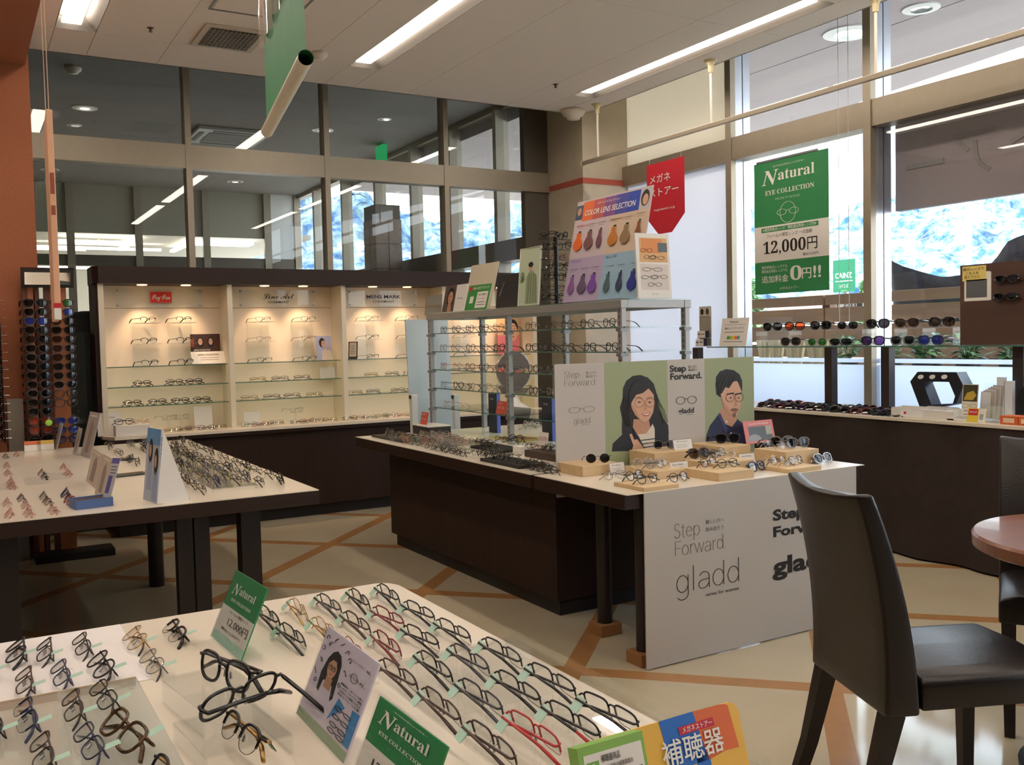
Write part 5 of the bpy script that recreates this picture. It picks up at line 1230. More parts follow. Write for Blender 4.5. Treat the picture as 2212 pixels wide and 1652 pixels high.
FRAME = {'black': mat('frame_black', (20, 19, 20), 0.25), 'brown': mat('frame_brown', (60, 38, 30), 0.3), 'gunmetal': mat('frame_gunmetal', (78, 78, 82), 0.3, 0.8), 'gold': mat('frame_gold', (176, 138, 84), 0.3, 0.9),
         'silver': mat('frame_silver', (176, 174, 172), 0.25, 0.9), 'wine': mat('frame_wine', (120, 36, 42), 0.3), 'navy': mat('frame_navy', (34, 40, 74), 0.3), 'tortoise': mat('frame_tortoise', (78, 52, 24), 0.25, noise=(110, 0.9)),
         'clear': glass('frame_clear', (216, 206, 198), 1.4, haze=0.35, hazecol=(206, 190, 182)), 'pink': mat('frame_pink', (190, 140, 140), 0.3, 0.4), 'grey': mat('frame_grey', (110, 108, 108), 0.35), 'olive': mat('frame_olive', (74, 78, 58), 0.3), 'red': mat('frame_red', (176, 44, 44), 0.3), 'rose': mat('frame_rose', (186, 120, 104), 0.3, 0.6), 'white': mat('frame_white', (226, 226, 222), 0.3)}
def _part(nm_, me, parent, ms):
    o = bpy.data.objects.new(nm_, me); COL.objects.link(o); o.parent = parent
    for i, m_ in enumerate(ms):
        o.material_slots[i].link = 'OBJECT'; o.material_slots[i].material = m_
    return o
GN = [0]
def eyeglasses(st, fc, loc, yaw, lean=0.0, pose='f', lens=None, tagm=None, label='', group='', pads=False, mini=True, tip=None, scale=1.0, name='eyeglasses', cat='eyeglasses', temple=None, roll=0.0):
    mf = FRAME[fc] if isinstance(fc, str) else fc
    mt_ = FRAME[temple] if temple else mf
    mtip = FRAME[tip] if tip else mt_
    t = bpy.data.objects.new(name, None); COL.objects.link(t); t.empty_display_size = 0.05
    mx = Matrix.Translation(loc) @ Matrix.Rotation(yaw, 4, 'Z') @ Matrix.Rotation(-lean, 4, 'X') @ Matrix.Rotation(roll, 4, 'Y')
    t.matrix_world = mx @ Matrix.Scale(scale, 4)
    tag(t, label, cat, group or None)
    _part('front_frame', gmesh(st, 'front', mini), t, [mf])
    for q in ('lens_l', 'lens_r'): _part('lens', gmesh(st, q, mini), t, [lens or M_LENS])
    for q in ('tl', 'tr'): _part('temple', gmesh(st, q+'_'+(pose if pose != 'x' else {'tl': 'o', 'tr': 'f'}[q]), mini), t, [mt_, mtip])
    if pads: _part('nose_pads', gmesh(st, 'pads', mini), t, [M_METAL])
    if tagm: _part('price_tag', gmesh(st, 'tag' if lean < 0.6 else 'tagup', mini), t, [tagm])
    return t
rg = random.Random(11)
STW = {'rect_half': 'half rim', 'rect_full': 'rectangular', 'oval_thin': 'oval', 'round_thin': 'round', 'boston': 'rounded', 'wellington': 'thick rim', 'brow': 'browline', 'sun': 'sun', 'sport': 'sport'}
def desc(fc, st): return '%s %s eyeglasses' % (fc if isinstance(fc, str) else 'dark', STW[st])

# ---------------- clear risers and sheets on the front table
rs = thing('acrylic_riser', 'large clear acrylic tray riser under the right front rows of eyeglasses', 'riser', (0.76, 1.30, TZ))
MB().box(-0.15, 0.15, -0.40, 0.285, 0.024, 0.029).build('top_plate', M_ACR, rs)
for (x, y) in ((-0.14, -0.39), (0.14, -0.39), (-0.14, 0.27), (0.14, 0.27)): MB().lathe([(0.008, 0.0003), (0.008, 0.0238)], 12, x, y).build('foot', M_ACR, rs)
MB().box(0.147, 0.15, -0.40, 0.285, 0.029, 0.045).build('lip', M_ACR, rs)
ZR = TZ+0.0292
names_row = ['window', 'second', 'third', 'fourth']
cols_b = [(0.833, ['black', 'black', 'black'], 'rect_half'), (0.768, ['gunmetal', 'black', 'black'], 'rect_half'), (0.70, ['black', 'gunmetal', 'red'], 'rect_half'), (0.632, ['brown', 'brown', 'brown'], 'rect_half')]
for ci, (X, cs, st) in enumerate(cols_b):
    for ri, Y in enumerate((1.465, 1.30, 1.142)):
        eyeglasses(st, cs[ri], (X, Y, ZR), R(90+rg.uniform(-3, 3)), R(14), 'f', tagm=M_GREENP, pads=True, mini=False, tip='red' if (ci, ri) in ((1, 2), (2, 2)) else None,
            label='%s, %s from far end, %s row on the clear riser' % (desc(cs[ri], st), ORD[ri], names_row[ci]), group='eyeglasses on the clear riser')
cols_c = [(0.859, ['black', 'black', 'black'], 'rect_half'), (0.787, ['black', 'wine', 'black'], 'rect_half'), (0.715, ['gunmetal', 'brown', 'wine'], 'rect_half'), (0.645, ['gold', 'gold', 'wine'], 'oval_thin')]
for ci, (X, cs, st) in enumerate(cols_c):
    for ri, Y in enumerate((2.045, 1.875, 1.71)):
        eyeglasses(st, cs[ri], (X, Y, TZ+0.0005), R(90+rg.uniform(-4, 4)), R(14), 'f', tagm=M_GREENP, pads=True, mini=False,
            label='%s, %s from far end, %s row behind the clear riser' % (desc(cs[ri], st), ORD[ri], names_row[ci]), group='eyeglasses at the far right of the front table')
for ri, (X, Y) in enumerate(((0.573, 2.035), (0.575, 1.87))):
    eyeglasses('rect_half', ('black', 'gunmetal')[ri], (X, Y, TZ+0.0005), R(92), R(14), 'f', tagm=M_GREENP, pads=True, mini=False, label='%s eyeglasses %s beside the green price sign on the front table' % (('black half rim', 'gunmetal half rim')[ri], ('farther', 'nearer')[ri]), group='eyeglasses beside the green price sign')
# left rows
sheet = MB().box(-0.5, 0.285, 1.82, 2.222, 0, 0.0012).build('white_sheet', mat('white_sheet', (232, 228, 226), 0.4), None, (0, 0, TZ+0.0002)); tag(sheet, 'white paper sheet under the far left rows on the front table', 'sheet')
pl_ = thing('acrylic_plate', 'clear plate with a tan edge under the near left rows on the front table', 'riser', (-0.1, 1.3, TZ))
MB().box(-0.4, 0.355, -0.5, 0.505, 0.012, 0.0155).build('top_plate', M_ACRW, pl_)
MB().box(-0.4, 0.355, 0.505, 0.508, 0.0, 0.0155).build('edge_strip', mat('tan_edge', (196, 170, 132), 0.5), pl_)
for (x, y) in ((-0.39, 0.49), (0.345, 0.49), (0.345, -0.4)): MB().lathe([(0.006, 0.0003), (0.006, 0.0118)], 10, x, y).build('foot', M_ACR, pl_)
left = [ # px, py of the lens centre, frame, style, base height, label place
 (25, 1408, 'black', 'boston', .0016, 'far end of the leftmost visible row'), (48, 1468, 'brown', 'rect_full', .0016, 'second in the leftmost visible row'),
 (92, 1402, 'black', 'rect_full', .0016, 'far end of the second row from the left'), (126, 1452, 'navy', 'rect_full', .0016, 'second in the second row from the left'),
 (172, 1390, 'black', 'rect_full', .0016, 'far end of the third row from the left'), (208, 1440, 'black', 'boston', .0016, 'second in the third row from the left'),
 (282, 1382, 'gold', 'round_thin', .0004, 'far end of the fourth row from the left'), (322, 1430, 'grey', 'oval_thin', .0004, 'second in the fourth row from the left'),
 (368, 1366, 'black', 'brow', .0004, 'alone at the far edge near the green sign'),
 (48, 1545, 'navy', 'rect_half', .016, 'far end of the left row on the clear plate'), (85, 1622, 'brown', 'rect_full', .016, 'second in the left row on the clear plate'),
 (152, 1522, 'brown', 'rect_full', .016, 'far end of the middle row on the clear plate'), (186, 1600, 'navy', 'rect_full', .016, 'second in the middle row on the clear plate'),
 (218, 1500, 'black', 'rect_full', .016, 'far end of the right row on the clear plate'),
 (-25, 1560, 'black', 'rect_full', .016, 'at the picture edge of the clear plate'), (-40, 1440, 'brown', 'oval_thin', .0016, 'at the picture edge of the white sheet')]
for (px, py, fc, st, dz, place) in left:
    p = zp(px, py, TZ+dz+0.014)
    eyeglasses(st, fc, (p.x-0.012, p.y, TZ+dz+0.007), R(-90+rg.uniform(-4, 4)), R(57), 'f', tagm=M_GREENP, pads=True, mini=False, tip='black' if fc != 'navy' else 'navy', label='%s, %s' % (desc(fc, st), place), group='eyeglasses on the left of the front table')
p = zp(258, 1580, TZ+0.035); eyeglasses('wellington', 'tortoise', (p.x-.015, p.y, TZ+.022), R(-80), R(52), 'f', tagm=M_GREENP, mini=False, scale=1.12, label='thick tortoise shell eyeglasses at the near end of the right row on the clear plate')
p = zp(345, 1668, TZ+0.03); eyeglasses('brow', 'black', (p.x, p.y, TZ+.0005), R(-78), R(30), 'f', mini=False, temple='gold', label='black browline eyeglasses cut by the bottom edge beside the clear riser')
# acrylic steps with the big demonstration frames
def step(label, cx, cy, w, d, h, rz=0.0):
    t = thing('acrylic_step', label, 'riser', (cx, cy, TZ), rz)
    MB().box(-w/2, w/2, -d/2, d/2, h-0.003, h).build('top_plate', M_ACR, t)
    for s in (-1, 1): MB().box(s*(w/2-0.003)-0.0015 if s > 0 else -w/2, w/2 if s > 0 else -w/2+0.003, -d/2, d/2, 0.0003, h-0.003).build('side_plate', M_ACR, t)
    return t
p = zp(485, 1560, TZ); step('clear acrylic step under the big black demonstration frames', p.x, p.y+0.06, 0.115, 0.19, 0.042, R(8))
q = zp(470, 1475, TZ+0.045)
q = zp(478, 1462, TZ+0.06)
eyeglasses('wellington', 'black', (q.x, q.y, TZ+0.043), R(-72), R(8), 'f', mini=False, scale=1.2, label='big black thick rim demonstration frame with folded temples standing behind another', pads=True)
q = zp(505, 1512, TZ+0.058)
eyeglasses('wellington', 'black', (q.x, q.y, TZ+0.043), R(206), R(22), 'x', mini=False, scale=1.2, label='big black thick rim demonstration frame with one long open temple on a clear step', pads=True)
p = zp(520, 1640, TZ); step('clear acrylic step under the black and gold browline eyeglasses', p.x, p.y+0.05, 0.13, 0.16, 0.03, R(5))
p = zp(500, 1592, TZ+0.045)
eyeglasses('brow', 'black', (p.x, p.y, TZ+0.031), R(-82), R(30), 'f', tagm=M_GREEN, mini=False, temple='gold', scale=1.0, pads=True, label='black and gold browline eyeglasses with a dark green tag on a clear step')

# ---------------- left display table (far)
ty = {'cols': [(1.215, 0), (1.115, 1), (1.045, 2), (0.975, 3), (0.885, 4), (0.815, 5)]}
rn = ['right edge', 'second', 'third', 'fourth', 'fifth', 'sixth']
t1c = ['black', 'black', 'brown', 'black', 'black', 'navy', 'black', 'gunmetal']
ytab = MB
pr = thing('acrylic_riser', 'low clear acrylic riser under the middle rows of the left display table', 'riser', (0.98, 5.05, TZ))
MB().box(-0.09, 0.10, -1.05, 0.95, 0.012, 0.0155).build('top_plate', M_ACR, pr)
for (x, y) in ((-0.085, -1.04), (0.095, -1.04), (-0.085, .94), (0.095, .94)): MB().lathe([(0.006, 0.0003), (0.006, 0.0118)], 10, x, y).build('foot', M_ACR, pr)
for ci, X in enumerate((1.215, 1.118, 1.030, 0.940, 0.860, 0.800)):
    zz = TZ+(0.016 if ci in (2, 3) else 0.0005)
    n_ = (12, 12, 12, 11, 6, 4)[ci]
    for ri in range(n_):
        Y = 4.085+ri*0.187+rg.uniform(-.012, .012)
        if ci in (4, 5): Y = (4.03, 4.2, 4.37, 4.62, 4.79, 4.95)[ri] if ci == 4 else (4.10, 4.27, 5.2, 5.4)[ri]
        fc = rg.choice(t1c); st = rg.choice(['rect_half', 'rect_full', 'rect_half', 'wellington', 'wellington'])
        eyeglasses(st, fc, (X+rg.uniform(-.008, .008), Y, zz), R(90+rg.uniform(-9, 9)), R(12), 'f', tagm=M_YELTAG, label='%s, %s from near end, %s row of left table' % (desc(fc, st), ORD[ri], rn[ci]), group='eyeglasses on the right half of the left display table')
k = 0
for (px, py, fc, st) in ((225, 950, 'gunmetal', 'rect_half'), (243, 965, 'brown', 'rect_half'), (262, 978, 'black', 'rect_full'), (285, 992, 'black', 'rect_full'), (262, 945, 'gunmetal', 'oval_thin'), (288, 960, 'grey', 'oval_thin'), (300, 945, 'grey', 'oval_thin'), (316, 955, 'grey', 'rect_half'), (330, 938, 'black', 'rect_half'), (346, 930, 'black', 'rect_half')):
    p = zp(px, py, TZ+0.01); k += 1; p.y = min(p.y, 6.30-0.03*(k % 3))
    eyeglasses(st, fc, (p.x, p.y, TZ+0.0005), R(92+rg.uniform(-9, 9)), R(12), 'f', tagm=M_YELTAG if k < 5 else None, label='%s, %s behind the clear signs on the left table' % (desc(fc, st), ORD[k-1]), group='eyeglasses behind the clear signs on the left table')
k = 0
for (px, py, fc, st) in ((5, 985, 'grey', 'rect_full'), (6, 1005, 'pink', 'oval_thin'), (8, 1022, 'pink', 'oval_thin'), (13, 1040, 'pink', 'oval_thin'), (16, 1050, 'rose', 'oval_thin'), (28, 980, 'rose', 'oval_thin'),
        (80, 1020, 'brown', 'oval_thin'), (87, 1028, 'gunmetal', 'oval_thin'), (128, 1008, 'rose', 'oval_thin'), (138, 1022, 'rose', 'oval_thin'),
        (36, 1075, 'gunmetal', 'rect_full'), (44, 1090, 'pink', 'oval_thin'), (50, 1108, 'rose', 'oval_thin'), (4, 1085, 'pink', 'oval_thin'), (8, 1108, 'rose', 'oval_thin'),
        (84, 1070, 'olive', 'rect_full'), (93, 1082, 'brown', 'rect_full'), (104, 1102, 'rose', 'oval_thin'), (130, 1066, 'navy', 'wellington'), (140, 1082, 'wine', 'wellington')):
    p = zp(px, py, TZ+0.012); k += 1
    eyeglasses(st, fc, (p.x, p.y, TZ+0.0007), R(-90+rg.uniform(-6, 6)), R(40), 'f', label='%s, %s from far left on the left half of left table' % (desc(fc, st), ORD[k-1]), group='eyeglasses on the left half of the left display table')

# ---------------- shelf unit
k = 0
shc = ['black', 'black', 'tortoise', 'brown', 'black', 'clear']
for si, z in enumerate(SHZ):
    ys_ = []
    yy = 5.64
    while yy > 3.72:
        if abs(yy-YM) > 0.045: ys_.append(yy)
        yy -= 0.185
    if si == 4: ys_ = [5.60]
    if si >= 2: ys_ = [y for y in ys_ if y > 4.2]
    for i, Y in enumerate(ys_):
        fc = ('rose' if si == 2 and i < 3 else ('clear' if si == 3 and i in (3, 4) else ('rose' if si == 4 else rg.choice(shc))))
        st = rg.choice(['boston', 'wellington', 'boston', 'round_thin'])
        eyeglasses(st, fc, (XS+0.045+rg.uniform(-.01, .01), Y, z+0.0005), R(-90+rg.uniform(-10, 4)), R(4), 'o', tagm=M_PAPER if i % 3 == 2 else None, label='%s, %s from far end, %s glass shelf from top' % (desc(fc, st), ORD[i], ORD[si]), group='eyeglasses on the glass shelf unit')
# ---------------- cabinet: holders and eyeglasses
k = 0
for m_ in range(4):
    for c_, fx in enumerate((0.36, 0.64) if m_ == 0 else (0.30, 0.70)):
        x = X0+m_*CM+CM*fx
        if m_ == 3 and c_ == 1: continue
        h_ = thing('eyewear_holder', 'clear acrylic eyewear holder, %s column in the %s cabinet bay' % (('left', 'right')[c_], ORD[m_]), 'holder', (x, 7.26, CAB_SH[m_][0]+0.0005))
        zt = [yp(330, y, 7.14).z for y in (697, 742)]
        MB().box(-0.085, 0.085, 0.004, 0.008, 0, zt[0]-CAB_SH[m_][0]+0.02).build('back_plate', M_ACR, h_)
        for z in zt: MB().box(-0.085, 0.085, -0.17, 0.004, z-CAB_SH[m_][0]-0.005, z-CAB_SH[m_][0]-0.001).build('ledge', M_ACRW, h_)
        for ri, z in enumerate(zt+[CAB_SH[m_][0]+0.001]):
            fc = (['black', 'black', 'black'], ['brown', 'gold', 'black'], ['gunmetal', 'black', 'black'], ['brown', 'gold', 'black'])[m_][ri]; st = 'rect_half' if m_ != 0 else 'brow'
            eyeglasses(st, fc, (x, 7.10, z), R(rg.uniform(14, 24)), R(2), 'o', label='%s, %s down in %s column of the %s cabinet bay' % (desc(fc, st), ORD[ri], ('left', 'right')[c_], ORD[m_]), group='eyeglasses on clear holders in the cabinet')
    # folded pairs on the two lower shelves
    for si in (1, 2):
        xs_ = [(310, 380, 422), (287, 341, 390, 437)] if m_ == 0 else ([(560, 607, 655), (540, 588, 632, 680)] if m_ == 1 else ([(805, 850, 890), (768, 808, 862, 895)] if m_ == 2 else [(1015, 1060), (1010, 1050)]))
        for i, px in enumerate(xs_[si-1]):
            z = CAB_SH[m_][si]; p = yp(px, 830, 7.15); fc = ['tortoise', 'brown', 'black', 'black'][i % 4] if m_ == 0 else ['gold', 'gunmetal', 'brown', 'gold'][i % 4]; st = 'wellington' if m_ == 0 else 'rect_half'
            eyeglasses(st, fc, (p.x, 7.15, z+0.0005), R(rg.uniform(5, 18)), R(26), 'f', label='%s, %s from left, %s shelf of %s cabinet bay' % (desc(fc, st), ORD[i], ('middle', 'lowest')[si-1], ORD[m_]), group='eyeglasses on the glass shelves of the cabinet')
# ledge rows
k = 0
for px in (375, 398, 425, 447, 470, 545, 563, 582, 602, 645, 668, 690, 712, 760, 780, 800, 830, 850, 870, 1010, 1030, 1050):
    p = yp(px, 905, 7.00); fc = ['gold', 'brown', 'rose', 'gunmetal'][k % 4]
    eyeglasses(['rect_half', 'oval_thin'][k % 2], fc, (p.x, 6.99+0.03*(k % 3), ZL+0.0005), R(rg.uniform(-5, 25)), R(30), 'f', label='%s, %s from the left lying on the cabinet ledge' % (desc(fc, ['rect_half', 'oval_thin'][k % 2]), ORD[k] if k < 20 else ('twenty first', 'twenty second')[k-20]), group='eyeglasses lying on the cabinet ledge'); k += 1
bx1 = MB().box(-0.11, 0.11, -0.05, 0.05, 0, 0.075).build('white_riser_box', M_PAPER, None, (yp(284, 920, 6.95).x, 6.945, ZL+0.0003), bevel=0.002); tag(bx1, 'white box at the left end of the cabinet ledge with two pink eyeglasses on it', 'box')
for i, dx in enumerate((-0.045, 0.055)): eyeglasses('wellington' if i == 0 else 'oval_thin', ('navy', 'rose')[i], (bx1.location.x+dx, 6.94, ZL+0.076), R(10), R(12), 'f', label=('dark blue eyeglasses on the left of the white ledge box', 'rose coloured eyeglasses on the right of the white ledge box')[i])
for (px, y0, y1, w, lab) in ((440, 908, 880, 0.13, 'blank white card on the ledge of the first cabinet bay'), (545, 915, 893, 0.12, 'low blank white card at the left of the second cabinet bay')):
    p = yp(px, y0, 7.16); q = yp(px, y1-3, 7.16); bd = board('white_card', lab, 'card', (p.x, 7.16, ZL+0.0005), 0, w, q.z-ZL, M_PAPER, R(8), 0.002)
p = yp(256, 900, 7.02); bd = board('script_card', 'tall white card with grey script standing behind the white ledge box', 'card', (p.x-.06, 7.03, ZL+0.0005), 0, 0.15, 0.16, M_PAPER, R(5), 0.002); text(bd, '𝓒𝓸𝓵𝓵𝓮𝓬𝓽𝓲𝓸𝓷', 0.5, 0.8, 0.09, M_INKG, 0.5)
for (px, fc, lab) in ((365, 'gold', 'gold eyeglasses propped upright beside the white ledge box'), (392, 'silver', 'rimless eyeglasses propped upright before the first bay card'), (640, 'gold', 'thin gold eyeglasses propped upright in the second bay')):
    p = yp(px, 895, 7.16); t = thing('eyewear_prop', 'small clear prop holding %s' % lab.split(' propped')[0]+(' in the first bay' if px < 500 else ' high in the second bay'), 'holder', (p.x, 7.18, ZL+0.0005))
    MB().box(-0.03, 0.03, -0.06, 0.0, 0.0, 0.003).build('base', M_ACR, t); MB().box(-0.012, 0.012, -0.002, 0.0, 0.003, 0.075).build('stem', M_ACR, t); MB().box(-0.05, 0.05, -0.05, 0.0, 0.075, 0.077).build('ledge', M_ACR, t)
    eyeglasses('oval_thin', fc, (p.x, 7.14, ZL+0.0785), R(12), R(0), 'o', label=lab, scale=0.95)
# posters inside the cabinet
p = yp(450, 781, 7.20); z0_ = CAB_SH[0][0]+0.0006
bd = board('picture_card', 'dark photo card of two people in the first cabinet bay', 'picture', (p.x-.01, 7.225, z0_+0.085), 0, 0.215, 0.135, mat('print_warm_dark', (66, 36, 26), 0.4), R(4), 0.003)
for u, s_ in ((0.33, 1), (0.68, 0.9)): shape(bd, 'hair', M_HAIR, ell(u, 0.55, 0.13*s_, 0.30, 16), 1); shape(bd, 'face', M_SKIN, ell(u, 0.58, 0.075*s_, 0.18, 16), 2); mini_glasses(bd, u, 0.62, 0.10, 0.09, M_INK, 0.0006)
area(bd, 'ember', mat('print_ember', (150, 70, 36), 0.5), 0.0, 0.12, 0.3, 0.8); text(bd, 'JAPAN COLLECTION', 0.38, 0.12, 0.08, M_INKW, 0.55, bold=0.02)
b2 = board('white_card', 'lit white lettered card leaning at the foot of the dark photo in the first bay', 'card', (p.x, 7.15, z0_), 0, 0.25, 0.105, M_PAPER, R(32), 0.003); text(b2, 'JAPAN COLLECTION', 0.5, 0.72, 0.13, M_INK, 0.6, bold=0.02)
for v in (0.48, 0.32): area(b2, 'text_line', M_INKG, 0.25, 0.78, v-.015, v+.015)
p = yp(702, 772, 7.16); bd = board('beauty_poster', 'pale violet photo card of a woman with closed eyes in the second cabinet bay', 'picture', (p.x, 7.16, CAB_SH[1][0]+0.0006), 0, 0.125, 0.19, mat('print_periwinkle', (170, 174, 206), 0.5), R(8), 0.003)
shape(bd, 'gown', mat('print_gown', (214, 200, 180), 0.6), [(0.3, 0), (0.36, 0.36), (0.6, 0.46), (0.9, 0.38), (1, 0)], 1); shape(bd, 'hair', M_HAIR, ell(0.38, 0.72, 0.2, 0.2, 16), 2); shape(bd, 'face', M_SKIN, ell(0.46, 0.66, 0.14, 0.15, 16), 3); shape(bd, 'hand', M_SKIN, [(0.62, 0.42), (0.8, 0.62), (0.86, 0.58), (0.72, 0.38)], 4); shape(bd, 'brow', M_HAIR, [(0.40, 0.70), (0.52, 0.71), (0.52, 0.695), (0.40, 0.685)], 4)
p = yp(708, 812, 7.2); board('white_card', 'small blank white card on the middle shelf of the second cabinet bay', 'card', (p.x, 7.2, CAB_SH[1][1]+0.0006), 0, 0.12, 0.085, M_PAPER, R(4), 0.002)
p = yp(760, 765, 7.16); bd = board('brochure_stand', 'narrow dark framed curved brochure on the top shelf of the third bay', 'brochure', (p.x, 7.14, CAB_SH[2][0]+0.0006), R(-38), 0.075, 0.14, mat('brochure_brown', (60, 44, 36), 0.5), R(10), 0.004); area(bd, 'page', mat('brochure_page', (200, 186, 168), 0.5), 0.12, 0.88, 0.14, 0.95)
for k_ in range(5): area(bd, 'text_line', M_INKG, 0.25, 0.75, 0.3+k_*.11, 0.33+k_*.11, 2)
p = yp(1105, 770, 7.16); bd = board('wide_poster', 'pink and tan portrait poster in the last cabinet bay seen through the shelf unit', 'picture', (p.x, 7.2, CAB_SH[3][0]+0.0006), 0, 0.22, 0.33, mat('print_pink', (206, 110, 116), 0.5), R(3), 0.004)
area(bd, 'tan_ground', mat('print_tan2', (198, 168, 128), 0.6), 0, 1, 0.5, 1); shape(bd, 'hair', M_HAIR, ell(0.72, 0.7, 0.24, 0.22, 16), 2); shape(bd, 'face', M_SKIN, ell(0.72, 0.58, 0.2, 0.24, 16), 3); mini_glasses(bd, 0.72, 0.64, 0.3, 0.08, M_INK, 0.001, 5); shape(bd, 'mouth', M_LIP, ell(0.72, 0.45, 0.06, 0.02, 8), 4)
# round table mirror beside the cabinet
p = yp(1142, 860, 6.72)
mr_ = thing('round_mirror', 'round mirror on a white cone stand at the right end of the cabinet ledge', 'mirror', (p.x, 6.96, ZL+0.0005), R(-16))
zc_ = yp(1140, 800, 6.96).z-ZL
MB().lathe([(0.15, 0), (0.148, 0.012), (0.06, 0.06), (0.02, 0.13), (0.012, zc_-0.17)], 32).build('cone_stand', mat('white_gloss', (232, 228, 220), 0.25), mr_, smooth=True)
mb = MB(); nn_ = 40
ring = [(0.145*math.cos(6.2832*i/nn_), 0.165*math.sin(6.2832*i/nn_)) for i in range(nn_)]
mb.prism([(x, z+zc_) for x, z in ring], -0.012, -0.004, 'y'); mb.build('mirror_disc', M_MIRROR, mr_)
MB().tube([(x*1.02, -0.006, z*1.02+zc_) for x, z in ring], 0.006, 6, True).build('rim', M_CHROME, mr_)
# ---------------- island: trays, cards and rows
def tray(label, bl_, br_, X, d, h, m_, z0=TZ, name='tray'):
    a = zp(*bl_, z0+h); b = zp(*br_, z0+h); yA, yB = sorted((a.y, b.y)); x0 = (a.x+b.x)/2 if X is None else X
    o = MB().box(0, d, yA, yB, 0, h).build(name, m_, None, (x0, 0, z0+0.0003), bevel=0.001); tag(o, label, 'tray'); return x0, yA, yB
M_TRAYB = mat('black_tray', (30, 28, 28), 0.5); M_TRAYW = mat('tray_pale', (210, 204, 198), 0.5)
tray('black display tray at the far left corner of the island', (816, 938), (905, 950), 2.27, 0.22, 0.012, M_TRAYB)
ar = thing('acrylic_riser', 'clear acrylic riser box with rows of clear frames on the island', 'riser', (2.45, 4.95, TZ))
MB().box(-0.16, 0.10, -0.36, 0.30, 0.027, 0.030).build('top_plate', M_ACR, ar); 
for (x0_, x1_, y0_, y1_) in ((-0.16, 0.10, -0.36, -0.357), (-0.16, -0.157, -0.357, 0.30), (0.097, 0.10, -0.357, 0.30)): MB().box(x0_, x1_, y0_, y1_, 0.0003, 0.0268).build('side_plate', M_ACR, ar)
tray('pale lined tray with dark eyeglasses in the middle of the island', (985, 965), (1065, 975), 2.46, 0.17, 0.014, M_TRAYB)
tray('black edged tray with dark eyeglasses near the front of the island', (1008, 992), (1105, 1008), 2.235, 0.15, 0.015, M_TRAYB)
tray('white box tray behind the front rows of the island', (1057, 972), (1118, 962), 2.52, 0.10, 0.04, M_PAPER)
tray('dark brown box tray at the near end of the island under the small card', (1125, 972), (1196, 985), 2.50, 0.12, 0.035, mat('brown_tray', (66, 48, 38), 0.5))
clusters = [
 ('tray at the far left of the island', [(832, 936), (845, 935), (857, 937), (869, 936), (882, 938), (895, 937), (838, 930), (862, 930), (886, 931)], ['brown', 'olive', 'gunmetal', 'gold'], 0.013, 2.30),
 ('clear riser on the island', [(906, 940), (918, 938), (930, 940), (942, 943), (954, 944), (966, 945), (978, 946), (990, 947), (1002, 948), (935, 933), (952, 935), (970, 937), (988, 939)], ['clear', 'clear', 'silver', 'rose'], 0.0305, 2.40),
 ('front left edge of the island', [(846, 953), (858, 955), (870, 956), (882, 958), (895, 960), (907, 961), (919, 964), (875, 949), (898, 953)], ['silver', 'clear', 'rose', 'silver'], 0.0005, 2.27),
 ('front edge of the island left of the tray', [(925, 972), (940, 974), (955, 977), (968, 980), (980, 983), (993, 985), (950, 966), (972, 971), (990, 976)], ['brown', 'black', 'gunmetal', 'brown'], 0.0005, 2.25),
 ('black edged tray on the island', [(1020, 985), (1038, 988), (1055, 992), (1072, 995), (1088, 997), (1045, 980), (1066, 984), (1085, 987), (1100, 990)], ['black', 'black', 'gunmetal', 'black'], 0.0155, 2.27),
 ('pale lined tray on the island', [(1022, 956), (1035, 954), (1048, 957), (1060, 960), (1040, 950)], ['black', 'brown', 'black', 'black'], 0.0145, 2.50),
 ('near island corner beside the white board', [(1112, 1006), (1126, 1009), (1140, 1013), (1155, 1016), (1170, 1018), (1184, 1021), (1150, 1004), (1172, 1008), (1188, 1012)], ['black', 'gunmetal', 'black', 'brown'], 0.0005, 2.26),
 ('white box tray on the island', [(1078, 960), (1098, 960), (1112, 957)], ['black', 'gunmetal', 'black'], 0.0405, 2.56),
 ('back of the island under the shelves', [(1128, 925), (1140, 922), (1152, 920), (1164, 920), (1135, 915), (1158, 914)], ['white', 'silver', 'white', 'clear'], 0.0005, None),
 ('brown tray under the small red lettered card', [(1135, 962), (1155, 965), (1175, 968), (1190, 972)], ['brown', 'rose', 'black', 'gunmetal'], 0.0355, 2.54)]
for lab, pts_, fcs, dz, X in clusters:
    for i, (px, py) in enumerate(pts_):
        p = zp(px, py, TZ+dz+0.012)
        if X is not None:
            off = 0.06 if i >= len(pts_)*0.66 else 0.0
            q = xp(px, py, X+off); p = Vector((X+off, q.y, 0))
        fc = fcs[i % len(fcs)]; st = ['oval_thin', 'rect_half', 'boston', 'rect_full'][i % 4]
        eyeglasses(st, fc, (p.x+rg.uniform(-.008, .008), p.y, TZ+dz+0.0005), R(-90+rg.uniform(-14, 10)), R(22), 'f', label='%s, %s on the %s' % (desc(fc, st), ORD[i], lab), group='eyeglasses on the island')
